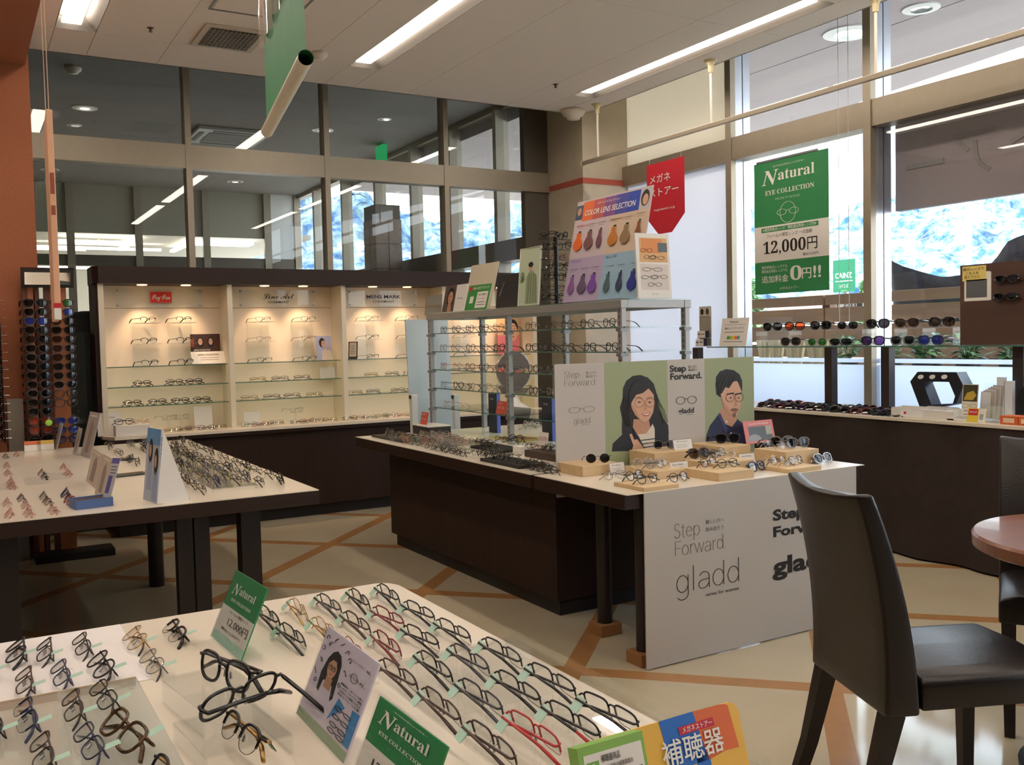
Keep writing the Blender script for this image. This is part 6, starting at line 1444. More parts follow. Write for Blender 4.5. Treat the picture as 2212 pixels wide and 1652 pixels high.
# small cards and boxes on the island
for (bl_, br_, tl_, X, lab, s_) in (((908, 912), (922, 913), (914, 886), 2.60, 'small red lettered sale card on the dark box at the far end of the island', 'セール'), ((1062, 893), (1083, 895), (1067, 866), 2.73, 'small red sale card leaning on the lowest glass shelf', 'セール')):
    bd = card('sale_card', lab, ('x', X), bl_, br_, tl_, M_REDP if False else mat('sale_red', (204, 84, 66), 0.5), R(12), None, 0.003)
    if X == 2.60: bd.location.z = TZ+0.062
    else: bd.location.z = SHZ[4]+0.0005; bd.location.x = 2.76
    text(bd, s_, 0.5, 0.45, 0.16, M_INKW, 0.6); text(bd, 'SALE', 0.4, 0.82, 0.10, M_INKW, 0.4)
p = xp(920, 918, 2.6); o = MB().box(-0.06, 0.10, -0.12, 0.12, 0, 0.055).build('dark_box', mat('dark_box', (40, 36, 40), 0.5), None, (2.62, p.y, TZ+0.0003), bevel=0.002); tag(o, 'dark flat box with a white lid at the far end of the island', 'box')
MB().box(-0.062, 0.102, -0.122, 0.122, 0.0552, 0.061).build('white_lid', M_PAPER, o)
bd = board('red_letter_card', 'white card with red lettering standing on the brown tray of the island', 'card', (2.56, xp(1173, 940, 2.56).y, TZ+0.062), FACE_X, 0.09, 0.065, M_PAPER, R(6), 0.003); text(bd, 'カジュアル', 0.5, 0.5, 0.3, M_REDP, 0.75)
MB().tube([(0, 0.004, -0.0255), (0, 0.004, 0.0)], 0.003, 6).build('clip_foot', M_BLACK, bd)
for i, (px, y0, y1) in enumerate(((1068, 925, 850), (1185, 960, 860))):
    p = xp(px, 900, 3.0); t = thing('navy_brand_pillar', 'dark navy pillar sign with small white lettering behind the shelves, %s one' % ('left' if i == 0 else 'right'), 'sign', (3.0, p.y, TZ+0.0003), FACE_X)
    zt = xp(px, y1, 3.0).z-TZ
    bd_ = MB().box(-0.055, 0.055, -0.012, 0.012, 0, zt).build('panel', mat('navy_sign', (32, 36, 58), 0.4), t, bevel=0.001)
    bd_['_w'], bd_['_h'], bd_['_t'] = 0.11, zt, 0.012
    for v in (0.86, 0.55): text(bd_, 'EYE LAB', 0.42, v, 0.045, M_INKW, 0.4)
    MB().box(0.0555, 0.058, -0.012, 0.012, 0, zt).build('blue_edge', mat('blue_edge', (90, 110, 210), 0.4), t)
bd = MB().box(-0.10, 0.12, -0.17, 0.17, 0, 0.003).build('yellow_leaflet', mat('leaflet_yellow', (196, 180, 84), 0.5), None, (2.92, 4.95, TZ+0.0003), (0, 0, R(8))); tag(bd, 'yellow and brown leaflet lying flat on the island under the glass shelves', 'leaflet')
MB().box(-0.06, 0.08, -0.12, 0.12, 0.0031, 0.0036).build('brown_print', mat('leaflet_brown', (150, 96, 70), 0.5), bd)

# rotating tower on the shelf unit top
p = xp(1203, 640, 2.95)
tw = thing('eyewear_tower', 'dark rotating eyewear tower on top of the shelf unit beside the lens board', 'rack', (2.95, p.y, ZTT))
zt = xp(1203, 512, 2.95).z-ZTT
MB().lathe([(0.09, 0), (0.09, 0.008), (0.02, 0.014)], 24).build('base', M_BLACK, tw); MB().tube([(0, 0, 0.01), (0, 0, zt)], 0.014, 10).build('pole', M_BLACK, tw)
for k_ in range(7):
    z = 0.03+(zt-0.04)*k_/6
    MB().box(-0.10, 0.10, -0.006, 0.006, z-0.004, z).build('arm', M_BLACK, tw)
    for s in (-1, 1):
        eyeglasses(['sport', 'rect_full', 'wellington'][k_ % 3], 'black' if k_ != 4 else 'wine', (2.95+s*0.055, p.y+s*0.0, ZTT+z+0.0005), R(-90 if s < 0 else 90)+R(rg.uniform(-20, 20)), R(5), 'f', label='dark %s on the %s side of the tower, %s from the bottom' % (['sport glasses', 'rectangular eyeglasses', 'thick rim eyeglasses'][k_ % 3], 'near' if s < 0 else 'far', ORD[k_]), group='eyeglasses on the rotating tower')
# feature table eyeglasses
def on_block(px, py, ztop): return zp(px, py, ztop)
feat = [
 (1292, 1000, .745, 'round_thin', 'black', 'o', 'round grey clip sunglasses with open temple on the back left block', M_SUNL, 12), 
 (1436, 970, .772, 'round_thin', 'silver', 'o', 'grey tinted round sunglasses on the tall back left block', mat('x', (0, 0, 0)) and glass('grey_lens', (120, 124, 140), 1.6), 8),
 (1580, 957, .772, 'sun', 'black', 'o', 'black sunglasses on the tall block before the printed man', M_SUNL, 8),
 (1330, 1036, .7005, 'round_thin', 'grey', 'f', 'thin grey round eyeglasses on the white top beside the front left block', None, 8),
 (1372, 1036, .716, 'boston', 'black', 'f', 'black round eyeglasses at the back of the low front left block', None, 8), (1402, 1044, .716, 'boston', 'black', 'f', 'black round eyeglasses at the front of the low front left block', None, 8),
 (1470, 1040, .7005, 'boston', 'brown', 'f', 'dark brown eyeglasses on the white top right of the low front block', None, 8),
 (1393, 1008, .733, 'round_thin', 'silver', 'f', 'silver eyeglasses at the left of the middle block', None, 8), (1418, 1012, .733, 'round_thin', 'gunmetal', 'f', 'gunmetal eyeglasses in the middle of the middle block', None, 8), (1440, 1006, .733, 'round_thin', 'silver', 'f', 'silver eyeglasses at the right of the middle block', None, 8),
 (1512, 989, .748, 'sun', 'brown', 'f', 'brown tinted eyeglasses at the left of the four on the middle rear block', M_SUNB, 8), (1535, 990, .748, 'boston', 'black', 'f', 'black eyeglasses second on the middle rear block', None, 8), (1558, 985, .748, 'round_thin', 'gunmetal', 'f', 'gunmetal eyeglasses third on the middle rear block', None, 8), (1582, 988, .748, 'round_thin', 'clear', 'f', 'clear eyeglasses at the right of the middle rear block', None, 8),
 (1535, 1008, .735, 'boston', 'brown', 'f', 'brown eyeglasses at the back of the square front centre block', None, 8), (1575, 1010, .735, 'boston', 'black', 'f', 'black eyeglasses at the front of the square front centre block', None, 8),
 (1640, 1018, .7005, 'sun', 'navy', 'f', 'blue reflecting eyeglasses on the white top beside the square block', None, 8),
 (1665, 965, .765, 'round_thin', 'silver', 'f', 'silver eyeglasses at the left of the large right rear block', None, 8), (1690, 964, .765, 'sun', 'grey', 'o', 'grey tinted sunglasses at the back of the large right rear block', M_SUNL, 8), (1702, 970, .765, 'round_thin', 'clear', 'f', 'clear eyeglasses at the front of the large right rear block', None, 8), (1735, 966, .765, 'sun', 'grey', 'o', 'dark tinted sunglasses at the right of the large right rear block', M_SUNL, 8),
 (1652, 1000, .718, 'round_thin', 'gold', 'f', 'gold eyeglasses at the left of the low right block', None, 8), (1685, 1004, .718, 'round_thin', 'brown', 'f', 'brown eyeglasses second on the low right block', None, 8), (1712, 1006, .718, 'round_thin', 'gold', 'f', 'gold reflecting eyeglasses third on the low right block', None, 8), (1738, 1001, .718, 'boston', 'gunmetal', 'f', 'gunmetal eyeglasses at the right of the low right block', None, 8),
 (1782, 1000, .7005, 'sun', 'silver', 'f', 'dark tinted eyeglasses at the right end of the feature table', M_SUNL, 8)]
for (px, py, z, st, fc, pose, lab, ln, le) in feat:
    p = zp(px, py, z); 
    cand = [b for b in BLK if abs(b[4]-z) < 1e-4]
    x, y = p.x, p.y
    if cand:
        b = min(cand, key=lambda b: abs((b[0]+b[1])/2-x)+abs((b[2]+b[3])/2-y)); x = min(max(x, b[0]+.05), b[1]-.05); y = min(max(y, b[2]+.012), b[3]-.02)
    eyeglasses(st, fc, (x, y, z+0.0008), R(rg.uniform(-28, -12) if pose == 'o' else rg.uniform(-4, 18)), R(le if pose == 'o' else 24), pose, lens=ln, pads=True, mini=False, label=lab, scale=0.92)
for i, px in enumerate((1700, 1790)):
    pass

# ---------------- window shelf: acrylic benches with sunglasses
XG = 4.93
ys_ = [xp(px, 715, XG).y for px in (1640, 1870, 1880, 2066)]
zb = xp(1720, 714, XG).z-ZG
for i, (ya, yb) in enumerate(((ys_[0], ys_[1]), (ys_[2], ys_[3]))):
    t = thing('acrylic_bench', 'clear acrylic bench carrying sunglasses on the window shelf, %s one' % ('left' if i == 0 else 'right'), 'riser', (XG, (ya+yb)/2, ZG+0.0003)); L2 = abs(ya-yb)/2
    MB().box(-0.03, 0.09, -L2, L2, zb-0.004, zb).build('top_plate', M_ACRW, t)
    for f in (-1, -0.33, 0.33, 1): MB().box(-0.03, 0.09, f*(L2-0.002)-0.0015, f*(L2-0.002)+0.0015, 0, zb-0.0045).build('divider', M_ACR, t)
sg_top = [(1666, 'black', M_SUNL, 'sun'), (1714, 'black', M_SUNR, 'sun'), (1770, 'black', M_SUNL, 'sun'), (1828, 'black', M_SUNL, 'wellington'), (1893, 'black', M_SUNL, 'sun'), (1956, 'tortoise', M_SUNB, 'sun'), (2032, 'black', M_SUNB, 'sun')]
sg_bot = [(1713, 'brown', M_SUNL, 'sun'), (1770, 'olive', M_SUNG, 'boston'), (1821, 'black', M_SUNL, 'sport'), (1891, 'black', M_SUNV, 'sun'), (1955, 'grey', M_SUNL, 'sun'), (2016, 'navy', M_SUNU, 'sun')]
lnn = {id(M_SUNL): 'dark lenses', id(M_SUNR): 'red mirror lenses', id(M_SUNB): 'brown lenses', id(M_SUNG): 'green mirror lenses', id(M_SUNU): 'blue lenses', id(M_SUNV): 'violet lenses'}
for row, (lst, z, w_) in enumerate(((sg_top, ZG+zb+0.001, 'on the clear bench'), (sg_bot, ZG+0.001, 'below the clear bench'))):
    for i, (px, fc, ln, st) in enumerate(lst):
        y = xp(px, 720, XG-0.02).y
        xx = XG-0.01 if row == 0 else XG-0.045
        eyeglasses(st, fc, (xx, y, z), R(-90+12), R(3), 'o', lens=ln, mini=False, scale=1.12, name='sunglasses', cat='sunglasses', label='%s sunglasses with %s, %s from left %s' % (fc, lnn[id(ln)], ORD[i], w_), group='sunglasses on the window shelf')
# sunglasses lying on the window counter
k = 0
for row, (X, n_) in enumerate(((4.715, 13), (4.79, 13), (4.875, 12), (4.955, 10))):
    for i in range(n_):
        y = xp(1648+i*22.5+row*7, 880, X).y+rg.uniform(-.02, .02)
        if y < 3.62: continue
        ln, fc = rg.choice([(M_SUNL, 'black'), (M_SUNL, 'black'), (M_SUNL, 'grey'), (M_SUNB, 'brown'), (M_SUNV, 'black'), (M_SUNL, 'wine')])
        eyeglasses(rg.choice(['sun', 'sport', 'sun']), fc, (X, y, CZ+0.001), R(-90+rg.uniform(-20, 20)), R(48), 'f', lens=ln, tagm=M_PAPER if k % 4 == 0 else None, name='sunglasses', cat='sunglasses', label='%s sunglasses, %s from far end in the %s row on the window counter' % (fc, ORD[i], ORD[row]), group='sunglasses lying on the window counter'); k += 1
# cards left of the benches
bd = plane_board('white_info_card', 'white polarised lens info card with a rainbow stripe on the window shelf', 'card', ('x', 4.95), (1554, 745), (1612, 745), (1562, 688), M_PAPER, R(10), 0.003, ZG+0.0005)
text(bd, 'Polaroid', 0.46, 0.86, 0.075, M_INK, 0.3, bold=0.01); area(bd, 'rule', M_INKG, 0.1, 0.9, 0.76, 0.77); text(bd, '偏光レンズ サングラス', 0.5, 0.63, 0.06, M_INK, 0.7)
for i, c_ in enumerate(((60, 140, 90), (150, 180, 60), (230, 190, 50), (230, 120, 60), (90, 160, 190))): area(bd, 'rainbow', mat('rainbow_%d' % i, c_, 0.5), 0.26+i*.095, 0.26+(i+1)*.095, 0.24, 0.36)
for v in (0.5, 0.16): area(bd, 'text_line', M_INKG, 0.15, 0.85, v-.01, v+.01)
t = thing('card_rack', 'tiered card rack with a photo header at the left of the window shelf', 'rack', (4.95, xp(1513, 745, 4.95).y, ZG+0.0005), FACE_X)
zt = xp(1513, 662, 4.95).z-ZG
MB().box(-0.065, 0.065, 0.05, 0.056, 0, zt).build('back_panel', mat('rack_sand', (150, 142, 128), 0.5), t)
MB().box(-0.06, 0.062, 0.0475, 0.0495, zt-0.075, zt-0.004).build('photo', mat('rack_photo', (196, 186, 172), 0.5), t)
for s in (-1, 1): MB().prism([(s*0.03+.018*math.cos(a_*.628), zt-.04+.025*math.sin(a_*.628)) for a_ in range(10)], 0.0462, 0.0473).build('photo_head', M_HAIR if s < 0 else mat('rack_photo2', (70, 72, 64), .5), t)
for r_ in range(2):
    for c_ in range(3):
        x = -0.045+c_*0.045; z = 0.004+r_*0.062; y = 0.01+r_*0.018
        MB().box(x-0.02, x+0.02, y, y+0.003, z, z+0.052).build('picture_card', M_PAPER if c_ < 2 else M_NAVY, t)
        MB().tube([(x-0.014, y-0.001, z+0.03), (x, y-0.001, z+0.026), (x+0.014, y-0.001, z+0.03)], 0.0035, 4).build('printed_frame', M_INK, t)
    MB().box(-0.066, 0.066, r_*0.018+0.001, 0.049, r_*0.062, r_*0.062+0.0035).build('tier', mat('rack_sand', (150, 142, 128), 0.5), t)
# brown board on the shelf at the right
a = xp(2078, 740, 4.93); tp_ = xp(2078, 576, 4.93)
bd = board('brown_display_board', 'large dark brown board with a yellow note at the right end of the window shelf', 'board', (4.93, a.y-0.35, ZG+0.0005), FACE_X, 0.70, tp_.z-ZG+0.005, mat('brown_board', (78, 52, 40), 0.5, wood=(8, 0.12, 'X')), 0, 0.016)
def bu(px): return (a.y-xp(px, 700, 4.93).y)/0.70
def bv(px, py): return (xp(px, py, 4.93).z-ZG)/bd['_h']
area(bd, 'yellow_note', mat('note_yellow', (226, 204, 116), 0.6), bu(2083), bu(2134), bv(2105, 607), bv(2105, 575), 2)
for i, s_ in enumerate(('偏光レンズで', 'こちらを', '見て下さい')): text(bd, s_, (bu(2083)+bu(2132))/2-(0.0 if i == 0 else .012), bv(2105, 582+i*8.5), 0.030, M_INK, (bu(2130)-bu(2085))*(1.0, .62, .76)[i], layer=5)
area(bd, 'white_frame', M_PAPER, bu(2087), bu(2142), bv(2110, 650), bv(2110, 588), 1); area(bd, 'grey_picture', mat('picture_grey', (92, 94, 96), 0.4), bu(2091), bu(2136), bv(2110, 643), bv(2110, 604), 2); area(bd, 'white_tab', M_PAPER, bu(2136), bu(2145), bv(2140, 648), bv(2140, 587), 2)
for i, (px, py) in enumerate(((2185, 602), (2182, 641))):
    y = a.y-0.70*bu(px); z = xp(px, py, 4.90).z
    eyeglasses('sport', 'black', (4.885, y, z-.02), R(-90), R(0), 'f', lens=M_SUNL, name='sunglasses', cat='sunglasses', mini=False, label='black sport sunglasses hung on the brown board, %s pair' % ('upper', 'lower')[i])
    for s in (-1, 1): MB().tube([((bu(px)-.5)*.7+s*.065, -0.017, z-ZG), ((bu(px)-.5)*.7+s*.065, -0.045, z-ZG)], 0.004, 6).build('chrome_peg', M_CHROME, bd)
# counter things at the right
def cbox(name, label, cat, px0, px1, py, X, d, h, m_, bevel=0.002):
    y1, y0 = xp(px0, py, X).y, xp(px1, py, X).y
    o = MB().box(0, d, -(y1-y0)/2, (y1-y0)/2, 0, h).build(name, m_, None, (X, (y0+y1)/2, CZ+0.0004), bevel=bevel); tag(o, label, cat); return o
wb_ = thing('white_carton', 'long white open carton with a printed label on the window counter', 'box', (4.72, (xp(1925, 893, 4.72).y+xp(2060, 897, 4.72).y)/2, CZ+0.0004)); L2 = abs(xp(1925, 893, 4.72).y-xp(2060, 897, 4.72).y)/2
mb = MB(); mb.box(0, 0.10, -L2, L2, 0, 0.003).box(0, 0.003, -L2, L2, 0.003, 0.05).box(0.097, 0.10, -L2, L2, 0.003, 0.06).box(0.003, 0.097, -L2, -L2+0.003, 0.003, 0.055).box(0.003, 0.097, L2-0.003, L2, 0.003, 0.055); mb.build('carton', M_PAPER, wb_)
MB().box(-0.001, 0.0, -0.01, 0.14, 0.006, 0.044).build('label', mat('label_white', (240, 240, 238), 0.3), wb_); MB().box(-0.0015, -0.001, 0.10, 0.115, 0.02, 0.034).build('red_mark', M_REDP, wb_)
for i in range(3): MB().box(0.02, 0.08, -L2+.02+i*.09, -L2+.09+i*.09, 0.0035, 0.048).build('cloth_pack', mat('pack_white', (214, 214, 216), 0.4), wb_)
# black angular display lamp
lp = thing('black_display_frame', 'black hexagonal display frame with three white round lenses on the window counter', 'display', (4.90, xp(2025, 880, 4.90).y, CZ+0.0004), FACE_X)
def lpt(px, py): q = xp(px, py, 4.90); return (-(q.y-lp.location.y), q.z-CZ)
out_ = [lpt(*q) for q in ((1990, 888), (1966, 824), (1982, 803), (2066, 804), (2081, 833), (2066, 872))]
inn_ = [lpt(*q) for q in ((2012, 874), (1994, 828), (1997, 824), (2050, 825), (2063, 856), (2058, 872))]
out_ = [(x, max(z, 0.0)) for x, z in out_]; inn_ = [(x, max(z, 0.004)) for x, z in inn_]
mb = MB(); n6 = 6
vs = [(x, 0, z) for x, z in out_]+[(x, 0, z) for x, z in inn_]+[(x, 0.09, z) for x, z in out_]+[(x, 0.09, z) for x, z in inn_]
fs = []
for i in range(n6):
    j = (i+1) % n6
    fs += [(i, j, n6+j, n6+i), (12+j, 12+i, 18+i, 18+j), (j, i, 12+i, 12+j), (n6+i, n6+j, 18+j, 18+i)]
mb.add(vs, fs).build('frame', mat('display_black', (30, 32, 38), 0.35), lp)
for px in (1989, 2014, 2040):
    c_ = lpt(px, 814); MB().prism([(c_[0]+0.019*math.cos(a_*.3927)+0.004*math.sin(a_*.3927), c_[1]+0.013*math.sin(a_*.3927)) for a_ in range(16)], -0.0015, -0.0003).build('white_lens', mat('white_disc', (232, 232, 228), 0.3), lp)
o = cbox('ribbed_case', 'grey ribbed eyewear case standing inside the black display frame', 'case', 2000, 2066, 880, 4.86, 0.035, 0.06, mat('ribbed_grey', (150, 146, 138), 0.6), 0.008)
for i in range(6): MB().box(-0.0012, 0.0, -0.12, 0.12, 0.012+i*.007, 0.015+i*.007).build('rib', mat('rib_grey', (110, 106, 100), 0.6), o)
bd = plane_board('yellow_photo_card', 'white card with a dark yellow photo of eyeglasses on the window counter', 'card', ('x', 4.80), (2076, 888), (2110, 890), (2081, 829), M_PAPER, R(6), 0.003, CZ+0.0004)
area(bd, 'photo', mat('print_moss_dark', (64, 60, 34), 0.5), 0.04, 0.96, 0.52, 0.98); shape(bd, 'photo_shape', mat('print_mustard', (190, 160, 60), 0.5), [(0.1, .56), (.3, .76), (.7, .82), (.9, .7), (.7, .56)], 2); mini_glasses(bd, 0.5, 0.40, 0.5, 0.12, mat('mustard_ink', (200, 176, 90), .5), 0.0012)
for v in (0.26, 0.16): area(bd, 'text_line', M_INKG, 0.15, 0.85, v-.01, v+.01)
t = thing('brochure_holder', 'clear brochure holder with fanned pale brochures on the window counter', 'holder', (4.90, xp(2140, 890, 4.90).y, CZ+0.0004), FACE_X)
MB().box(-0.07, 0.07, 0.0, 0.003, 0.004, 0.09).build('front_plate', M_ACR, t); MB().box(-0.07, 0.07, 0.05, 0.053, 0.004, 0.20).build('back_plate', M_ACR, t); MB().box(-0.07, 0.07, 0, 0.053, 0, 0.0035).build('base', M_ACR, t)
for i in range(6): MB().box(-0.06+i*.01-.012, -0.06+i*.01+.05, 0.006+i*.006, 0.008+i*.006, 0.005, 0.15+0.008*i).build('brochure', mat('brochure_%d' % (i % 2), ((204, 196, 190), (176, 168, 164))[i % 2], 0.5), t, None, (0, R(4), 0))
t = thing('white_leaflet_stand', 'tall clear leaflet stand with white leaflets on the window counter', 'holder', (4.92, xp(2165, 890, 4.92).y, CZ+0.0004), FACE_X)
MB().box(-0.05, 0.05, 0, 0.06, 0, 0.004).build('base', M_ACR, t); MB().box(-0.05, 0.05, 0.055, 0.058, 0.004, 0.24).build('back_plate', M_ACR, t)
for i, x in enumerate((-0.045, 0.002)): MB().box(x, x+0.043, 0.02, 0.045, 0.0045, 0.235-0.02*i).build('leaflet', mat('leaflet_white', (214, 216, 220), 0.5), t)
bd = plane_board('yellow_label_card', 'yellow and white card with a red patch at the front of the window counter', 'card', ('x', 4.715), (2088, 909), (2128, 910), (2093, 881), mat('label_yellow', (220, 196, 60), 0.4), R(14), 0.003, CZ+0.0004)
area(bd, 'red_patch', M_REDP, 0.05, 0.55, 0.5, 0.95); area(bd, 'white_half', M_PAPER, 0.62, 1.0, 0, 1, 2); text(bd, 'SALE', 0.3, 0.72, 0.14, M_INKW, 0.4)
for k_ in range(6): area(bd, 'code_bar', M_INK, 0.68+k_*.035, 0.695+k_*.035, 0.2, 0.6, 3)
for i, (px0, px1) in enumerate(((2160, 2198), (2200, 2236))):
    o = cbox('orange_box', 'orange lens cleaner carton on the window counter, %s one' % ('left' if i == 0 else 'right'), 'box', px0, px1, 912, 4.72, 0.09, 0.045, mat('orange_carton', (210, 104, 48), 0.5), 0.001); MB().box(-0.0012, 0, -.03, .03, 0.01, 0.034).build('pale_label', mat('pale_peach', (236, 206, 180), .5), o)
t = thing('clear_cup', 'clear plastic cup holder at the front of the window counter', 'cup', (4.80, xp(2150, 900, 4.80).y, CZ+0.0004))
MB().box(-.03, .03, -.035, .035, 0.0, 0.003).build('base', M_ACR, t); MB().box(-.03, -.027, -.035, .035, 0.003, 0.085).build('front', M_ACRW, t); MB().box(.027, .03, -.035, .035, .003, .085).build('back', M_ACRW, t)
o = cbox('glass_tray', 'small clear glass tray on a white box on the window counter', 'tray', 2045, 2090, 905, 4.72, 0.10, 0.012, M_PAPER); MB().box(.01, .09, -.05, .05, .0122, .022).build('glass_dish', M_ACRW, o)
p = xp(2208, 880, 4.95)
t = thing('black_oval_mirror', 'small dark oval counter mirror at the right edge of the window counter', 'mirror', (4.98, p.y-0.02, CZ+0.0004), FACE_X)
mb = MB(); mb.prism([(0.06*math.cos(a_*.3142), 0.11+0.085*math.sin(a_*.3142)) for a_ in range(20)], -0.006, 0.006); mb.build('frame', M_BLACK, t); MB().box(-.04, .04, -.03, .03, 0, .008).build('foot', M_BLACK, t); MB().box(-.01, .01, -.004, .004, .0085, .03).build('stem', M_BLACK, t)

# ---------------- left table signs
def t1_sign(label, BLp, BRp, TLp, m_, lean_=R(14), name='acrylic_sign'):
    return front_sign(label, BLp, BRp, TLp, m_, lean_, name, False)
M_GREYS = mat('sign_grey_print', (164, 158, 152), 0.35, noise=(9, 0.12)); M_TANS = mat('sign_tan_print', (196, 184, 168), 0.4, noise=(7, 0.1)); M_FIG = mat('sign_figure_print', (140, 128, 120), 0.5)
for (lab, a_, b_, c_, m_) in (('narrow grey clear sign, leftmost at the far side of the left table', (117, 968), (124, 973), (130, 912), M_GREYS),
        ('narrow grey clear sign, second from left at the far side of the left table', (158, 981), (166, 985), (170, 924), M_GREYS),
        ('tall grey clear sign leaning in the middle of the left table', (175, 985), (196, 992), (197, 890), M_GREYS),
        ('tan printed clear sign below the tall grey sign on the left table', (187, 1040), (208, 1058), (203, 970), M_TANS),
        ('tall tan printed sign with dark figure on the left table beside the blue box', (206, 1068), (225, 1082), (232, 986), M_TANS)):
    bd = t1_sign(lab, a_, b_, c_, m_); 
    shape(bd, 'printed_figure', M_FIG, [(0.3, 0.1), (0.35, 0.7), (0.55, 0.85), (0.7, 0.6), (0.65, 0.1)], 1); area(bd, 'text_line', M_PAPER, 0.2, 0.8, 0.9, 0.93)
# folded photo sign
bd = t1_sign('tall folded photo card of two people in blue tones on the left table', (311, 1080), (340, 1090), (326, 926), mat('print_haze_blue', (176, 186, 200), 0.5), R(6), 'folded_sign')
area(bd, 'sky', mat('print_sky2', (96, 150, 198), 0.5), 0, 1, 0.78, 1.0); 
for u, v, s_ in ((0.35, 0.55, 1.0), (0.78, 0.42, 1.1)): shape(bd, 'hair', M_HAIR, ell(u, v+0.14, 0.15, 0.17*s_, 14), 2); shape(bd, 'face', M_SKIN, ell(u-.03, v+0.14, 0.08, 0.09, 12), 3); shape(bd, 'dress', mat('print_dress', (150, 160, 190), 0.5), [(u-.2, v-.4), (u-.16, v), (u+.12, v), (u+.18, v-.4)], 2)
w_, h_ = bd['_w'], bd['_h']
MB().prism([(0, 0), (0.13, 0.0), (0.004, h_)], w_/2-0.002, w_/2, 'x').build('side_flap', M_PAPER, bd)
MB().box(-w_/2, w_/2, 0.127, 0.13, 0, 0.02).build('back_edge', M_PAPER, bd)
# blue tray box with strap
a = zp(165, 1102, TZ); b = zp(245, 1092, TZ)
o = thing('blue_box', 'open blue box lined in brown at the near edge of the left table', 'box', (a.x, a.y, TZ+0.0003), math.atan2((b-a).y, (b-a).x)); L = (b-a).length
mb = MB(); mb.box(0, L, 0, 0.10, 0, 0.004).box(0, L, 0, 0.004, 0.004, 0.034).box(0, L, 0.096, 0.10, 0.004, 0.034).box(0, 0.004, 0.004, 0.096, 0.004, 0.034).box(L-0.004, L, 0.004, 0.096, 0.004, 0.034); mb.build('box_shell', mat('blue_carton', (74, 100, 150), 0.5), o)
MB().box(0.005, L-0.005, 0.005, 0.095, 0.0045, 0.028).build('brown_lining', mat('brown_lining', (72, 54, 44), 0.7), o)
bd = board('strap_card', 'slim curved silver and violet strap card standing in the blue box', 'card', (a.x+L*0.86, a.y+0.06, TZ+0.029), R(-60), 0.045, 0.155, mat('strap_silver', (206, 206, 214), 0.3, 0.3), R(20), 0.002)
area(bd, 'violet_print', mat('strap_violet', (96, 92, 150), 0.5), 0.1, 0.6, 0.1, 0.55); area(bd, 'violet_print', mat('strap_violet', (96, 92, 150), 0.5), 0, 1, 0.86, 1.0)
for v in (0.62, 0.7, 0.78): area(bd, 'text_line', M_INKG, 0.15, 0.85, v-.012, v+.012)
for i, (px, py, w_, d_) in enumerate(((278, 1026, 0.16, 0.10), (262, 993, 0.13, 0.10))):
    p = zp(px, py, TZ); o = MB().box(-w_/2, w_/2, -d_/2, d_/2, 0, 0.006).build('black_mat', M_BLACK, None, (p.x, p.y, TZ+0.0003), (0, 0, R(10)), bevel=0.002); tag(o, ('black rectangular tray mat in the middle of the left table', 'black tray mat partly hidden behind the tan signs on the left table')[i], 'mat')
for i, (px, py) in enumerate(((85, 1040), (128, 1030), (8, 1052))):
    p = zp(px, py, TZ); o = MB().box(-0.05, 0.05, -0.14, 0.14, 0, 0.0006).build('grey_pad', mat('pad_grey', (176, 168, 156), 0.5), None, (p.x-.01, p.y+.05, TZ+0.0001)); tag(o, 'thin grey pad under eyeglasses on the left table, %s' % ('middle one', 'right one', 'left one')[i], 'pad')
for i, (px, py, c_) in enumerate(((68, 970, (206, 110, 70)), (92, 964, (206, 176, 80)))):
    p = zp(px, py, TZ); p.y = min(p.y, 6.33); bd = board('price_card', ('small white and orange price card', 'small white and yellow price card')[i]+' at the far side of the left table', 'card', (p.x, p.y, TZ+0.0005), 0, 0.09, 0.06, M_PAPER, R(14), 0.003); area(bd, 'colour_band', mat('price_band%d' % i, c_, 0.5), 0, 1, 0.6, 1)

# ---------------- sunglass racks at the far left
YR = 6.50
rk = thing('sunglass_rack', 'tall orange wooden sunglass rack with a tilted mirror on top behind the left table', 'rack', (yp(112, 900, YR).x, YR, 0))
cx_ = rk.location.x
M_RW = mat('rack_wood', (168, 98, 56), 0.5, wood=(20, 0.12, 'Z')); M_RWD = mat('rack_wood_dark', (96, 52, 34), 0.5, wood=(20, 0.12, 'Z'))
MB().box(-0.13, 0.32, -0.10, 0.085, 0.0, 0.045).build('base', M_KICK, rk, bevel=0.004)
ztop = yp(100, 615, YR).z
for px0, px1, m_ in ((55, 67, M_RWD), (67, 79, M_RW), (82, 90, M_RWD), (101, 115, M_RWD), (115, 150, M_RW)):
    xa, xb = yp(px0, 800, YR+.06).x-cx_, yp(px1, 800, YR+.06).x-cx_
    MB().box(xa, xb-0.001, 0.05, 0.083, 0.0455, ztop).build('slat', m_, rk)
x0_, x1_ = yp(44, 600, YR).x-cx_, yp(158, 600, YR).x-cx_
z0_, z1_ = yp(100, 617, YR).z, yp(100, 582, YR).z
fr_ = MB().box(x0_, x1_, -0.03, 0.0, 0, z1_-z0_+0.02).build('mirror_frame', M_BLACK, rk, (0, 0.02, z0_), (R(24), 0, 0)); MB().box(x0_+.02, x1_-.02, -0.032, -0.0305, 0.02, z1_-z0_).build('mirror', M_MIRROR, fr_)
rows_ = list(range(16)); lensopt = [M_SUNL, M_SUNL, M_SUNU, M_SUNL, M_SUNB, M_SUNL, M_SUNL, M_SUNL, M_SUNL, M_SUNL, M_SUNL, M_SUNL, M_SUNL, M_SUNR, M_SUNR, M_SUNL]
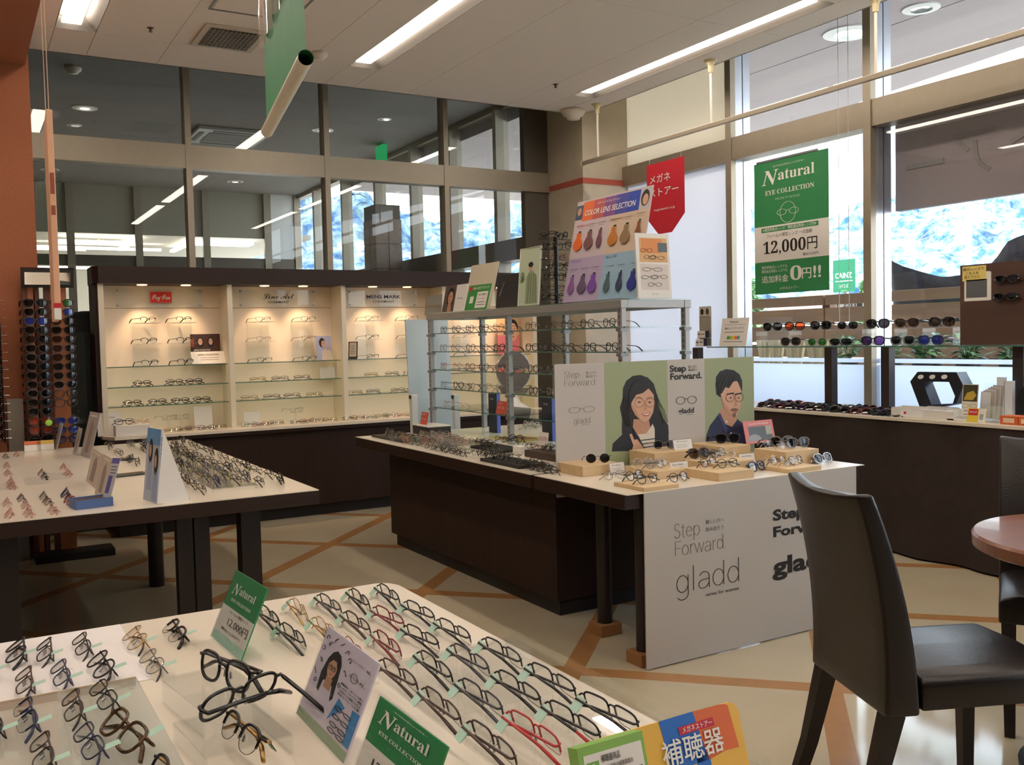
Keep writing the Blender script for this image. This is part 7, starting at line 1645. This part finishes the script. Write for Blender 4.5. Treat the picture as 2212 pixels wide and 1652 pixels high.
for c_, px in enumerate((83, 140)):
    x = yp(px, 800, YR-.1).x
    for r_ in rows_:
        z = yp(px, 664+r_*19.6, YR-.1).z
        for s in (-1, 1): MB().tube([(x-cx_+s*0.067, 0.0495, z+0.028), (x-cx_+s*0.067, -0.09, z+0.028)], 0.0022, 5).build('prong', M_CHROME, rk)
        if c_ == 1 and r_ in (12,): continue
        ln = lensopt[r_] if c_ == 0 else [M_SUNG, M_SUNU, M_SUNB, M_SUNL, M_SUNB, M_SUNB, M_SUNB, M_SUNL, M_SUNL, M_SUNL, M_LENS, M_LENS, M_LENS, M_SUNU, M_SUNU, M_SUNV][r_]
        fc = ['black', 'brown', 'gunmetal', 'black'][(r_+c_) % 4]
        eyeglasses('sun', fc, (x, YR-0.098, z), R(6), 0, 'o', lens=ln, name='sunglasses', cat='sunglasses', label='%s sunglasses in the %s column of the tall rack, %s from the top' % (fc, ('left', 'right')[c_], ORD[r_]), group='sunglasses on the tall wooden rack')
rk2 = thing('prong_rack', 'chrome prong rack with white tagged sunglasses at the left picture edge', 'rack', (yp(-6, 900, 6.50).x, 6.50, 0)); cx2 = rk2.location.x
MB().box(-0.25, 0.03, -0.04, 0.045, 0.0, 0.045).build('base', M_KICK, rk2, bevel=0.004); MB().box(-0.06, -0.02, -0.02, 0.02, 0.046, yp(0, 640, 6.53).z).build('column', M_RWD, rk2)
for r_ in range(17):
    z = yp(5, 660+r_*18.5, 6.49).z
    MB().tube([(-0.019, -0.04, z+.028), (0.07, -0.04, z+.028)], 0.0022, 5).build('prong', M_CHROME, rk2)
    if r_ > 2: eyeglasses('sun', 'black', (cx2+0.03, 6.49, z), R(98), 0, 'f', lens=M_SUNL, tagm=M_PAPER, name='sunglasses', cat='sunglasses', label='dark tagged sunglasses at the left picture edge, %s from the top' % ORD[r_-3], group='tagged sunglasses on the prong rack')
a = yp(14, 862, 6.575); b = yp(50, 862, 6.575)
o = MB().box(a.x, b.x, -0.012, 0.012, 0, a.z).build('low_screen', mat('panel_grey', (150, 140, 126), 0.6), None, (0, 6.584, 0), bevel=0.003); tag(o, 'plain grey low panel standing between the two sunglass racks', 'panel')
p = yp(107, 914, YR-0.2); o = MB().lathe([(0.001, -0.02), (0.016, -0.012), (0.02, 0.0), (0.016, 0.012), (0.001, 0.02)], 16).build('green_tag', mat('lime_round', (150, 214, 70), 0.5), None, (p.x, YR-0.15, p.z), smooth=True); o.scale = (1, 0.15, 1); tag(o, 'round lime green tag hanging on the tall sunglass rack', 'tag')
# black coat shape and pale door beyond the glass at the left
p = yp(190, 700, 8.6)
t = thing('dark_coat_stand', 'black draped figure shape standing beyond the glass partition at the left', 'mannequin', (p.x, 8.6, 0))
zt = yp(190, 672, 8.6).z
MB().lathe([(0.16, 0.0), (0.15, 0.02), (0.02, 0.04), (0.02, 0.7)], 20).build('stand', M_BLACK, t)
mb = MB(); mb.lathe([(0.12, 0.70), (0.10, 0.85), (0.11, zt-0.28), (0.17, zt-0.16), (0.19, zt-0.07), (0.16, zt-0.02), (0.05, zt)], 20); mb.build('coat', mat('black_cloth', (30, 30, 32), 0.8), t, smooth=True)
fit_text(); bfin()
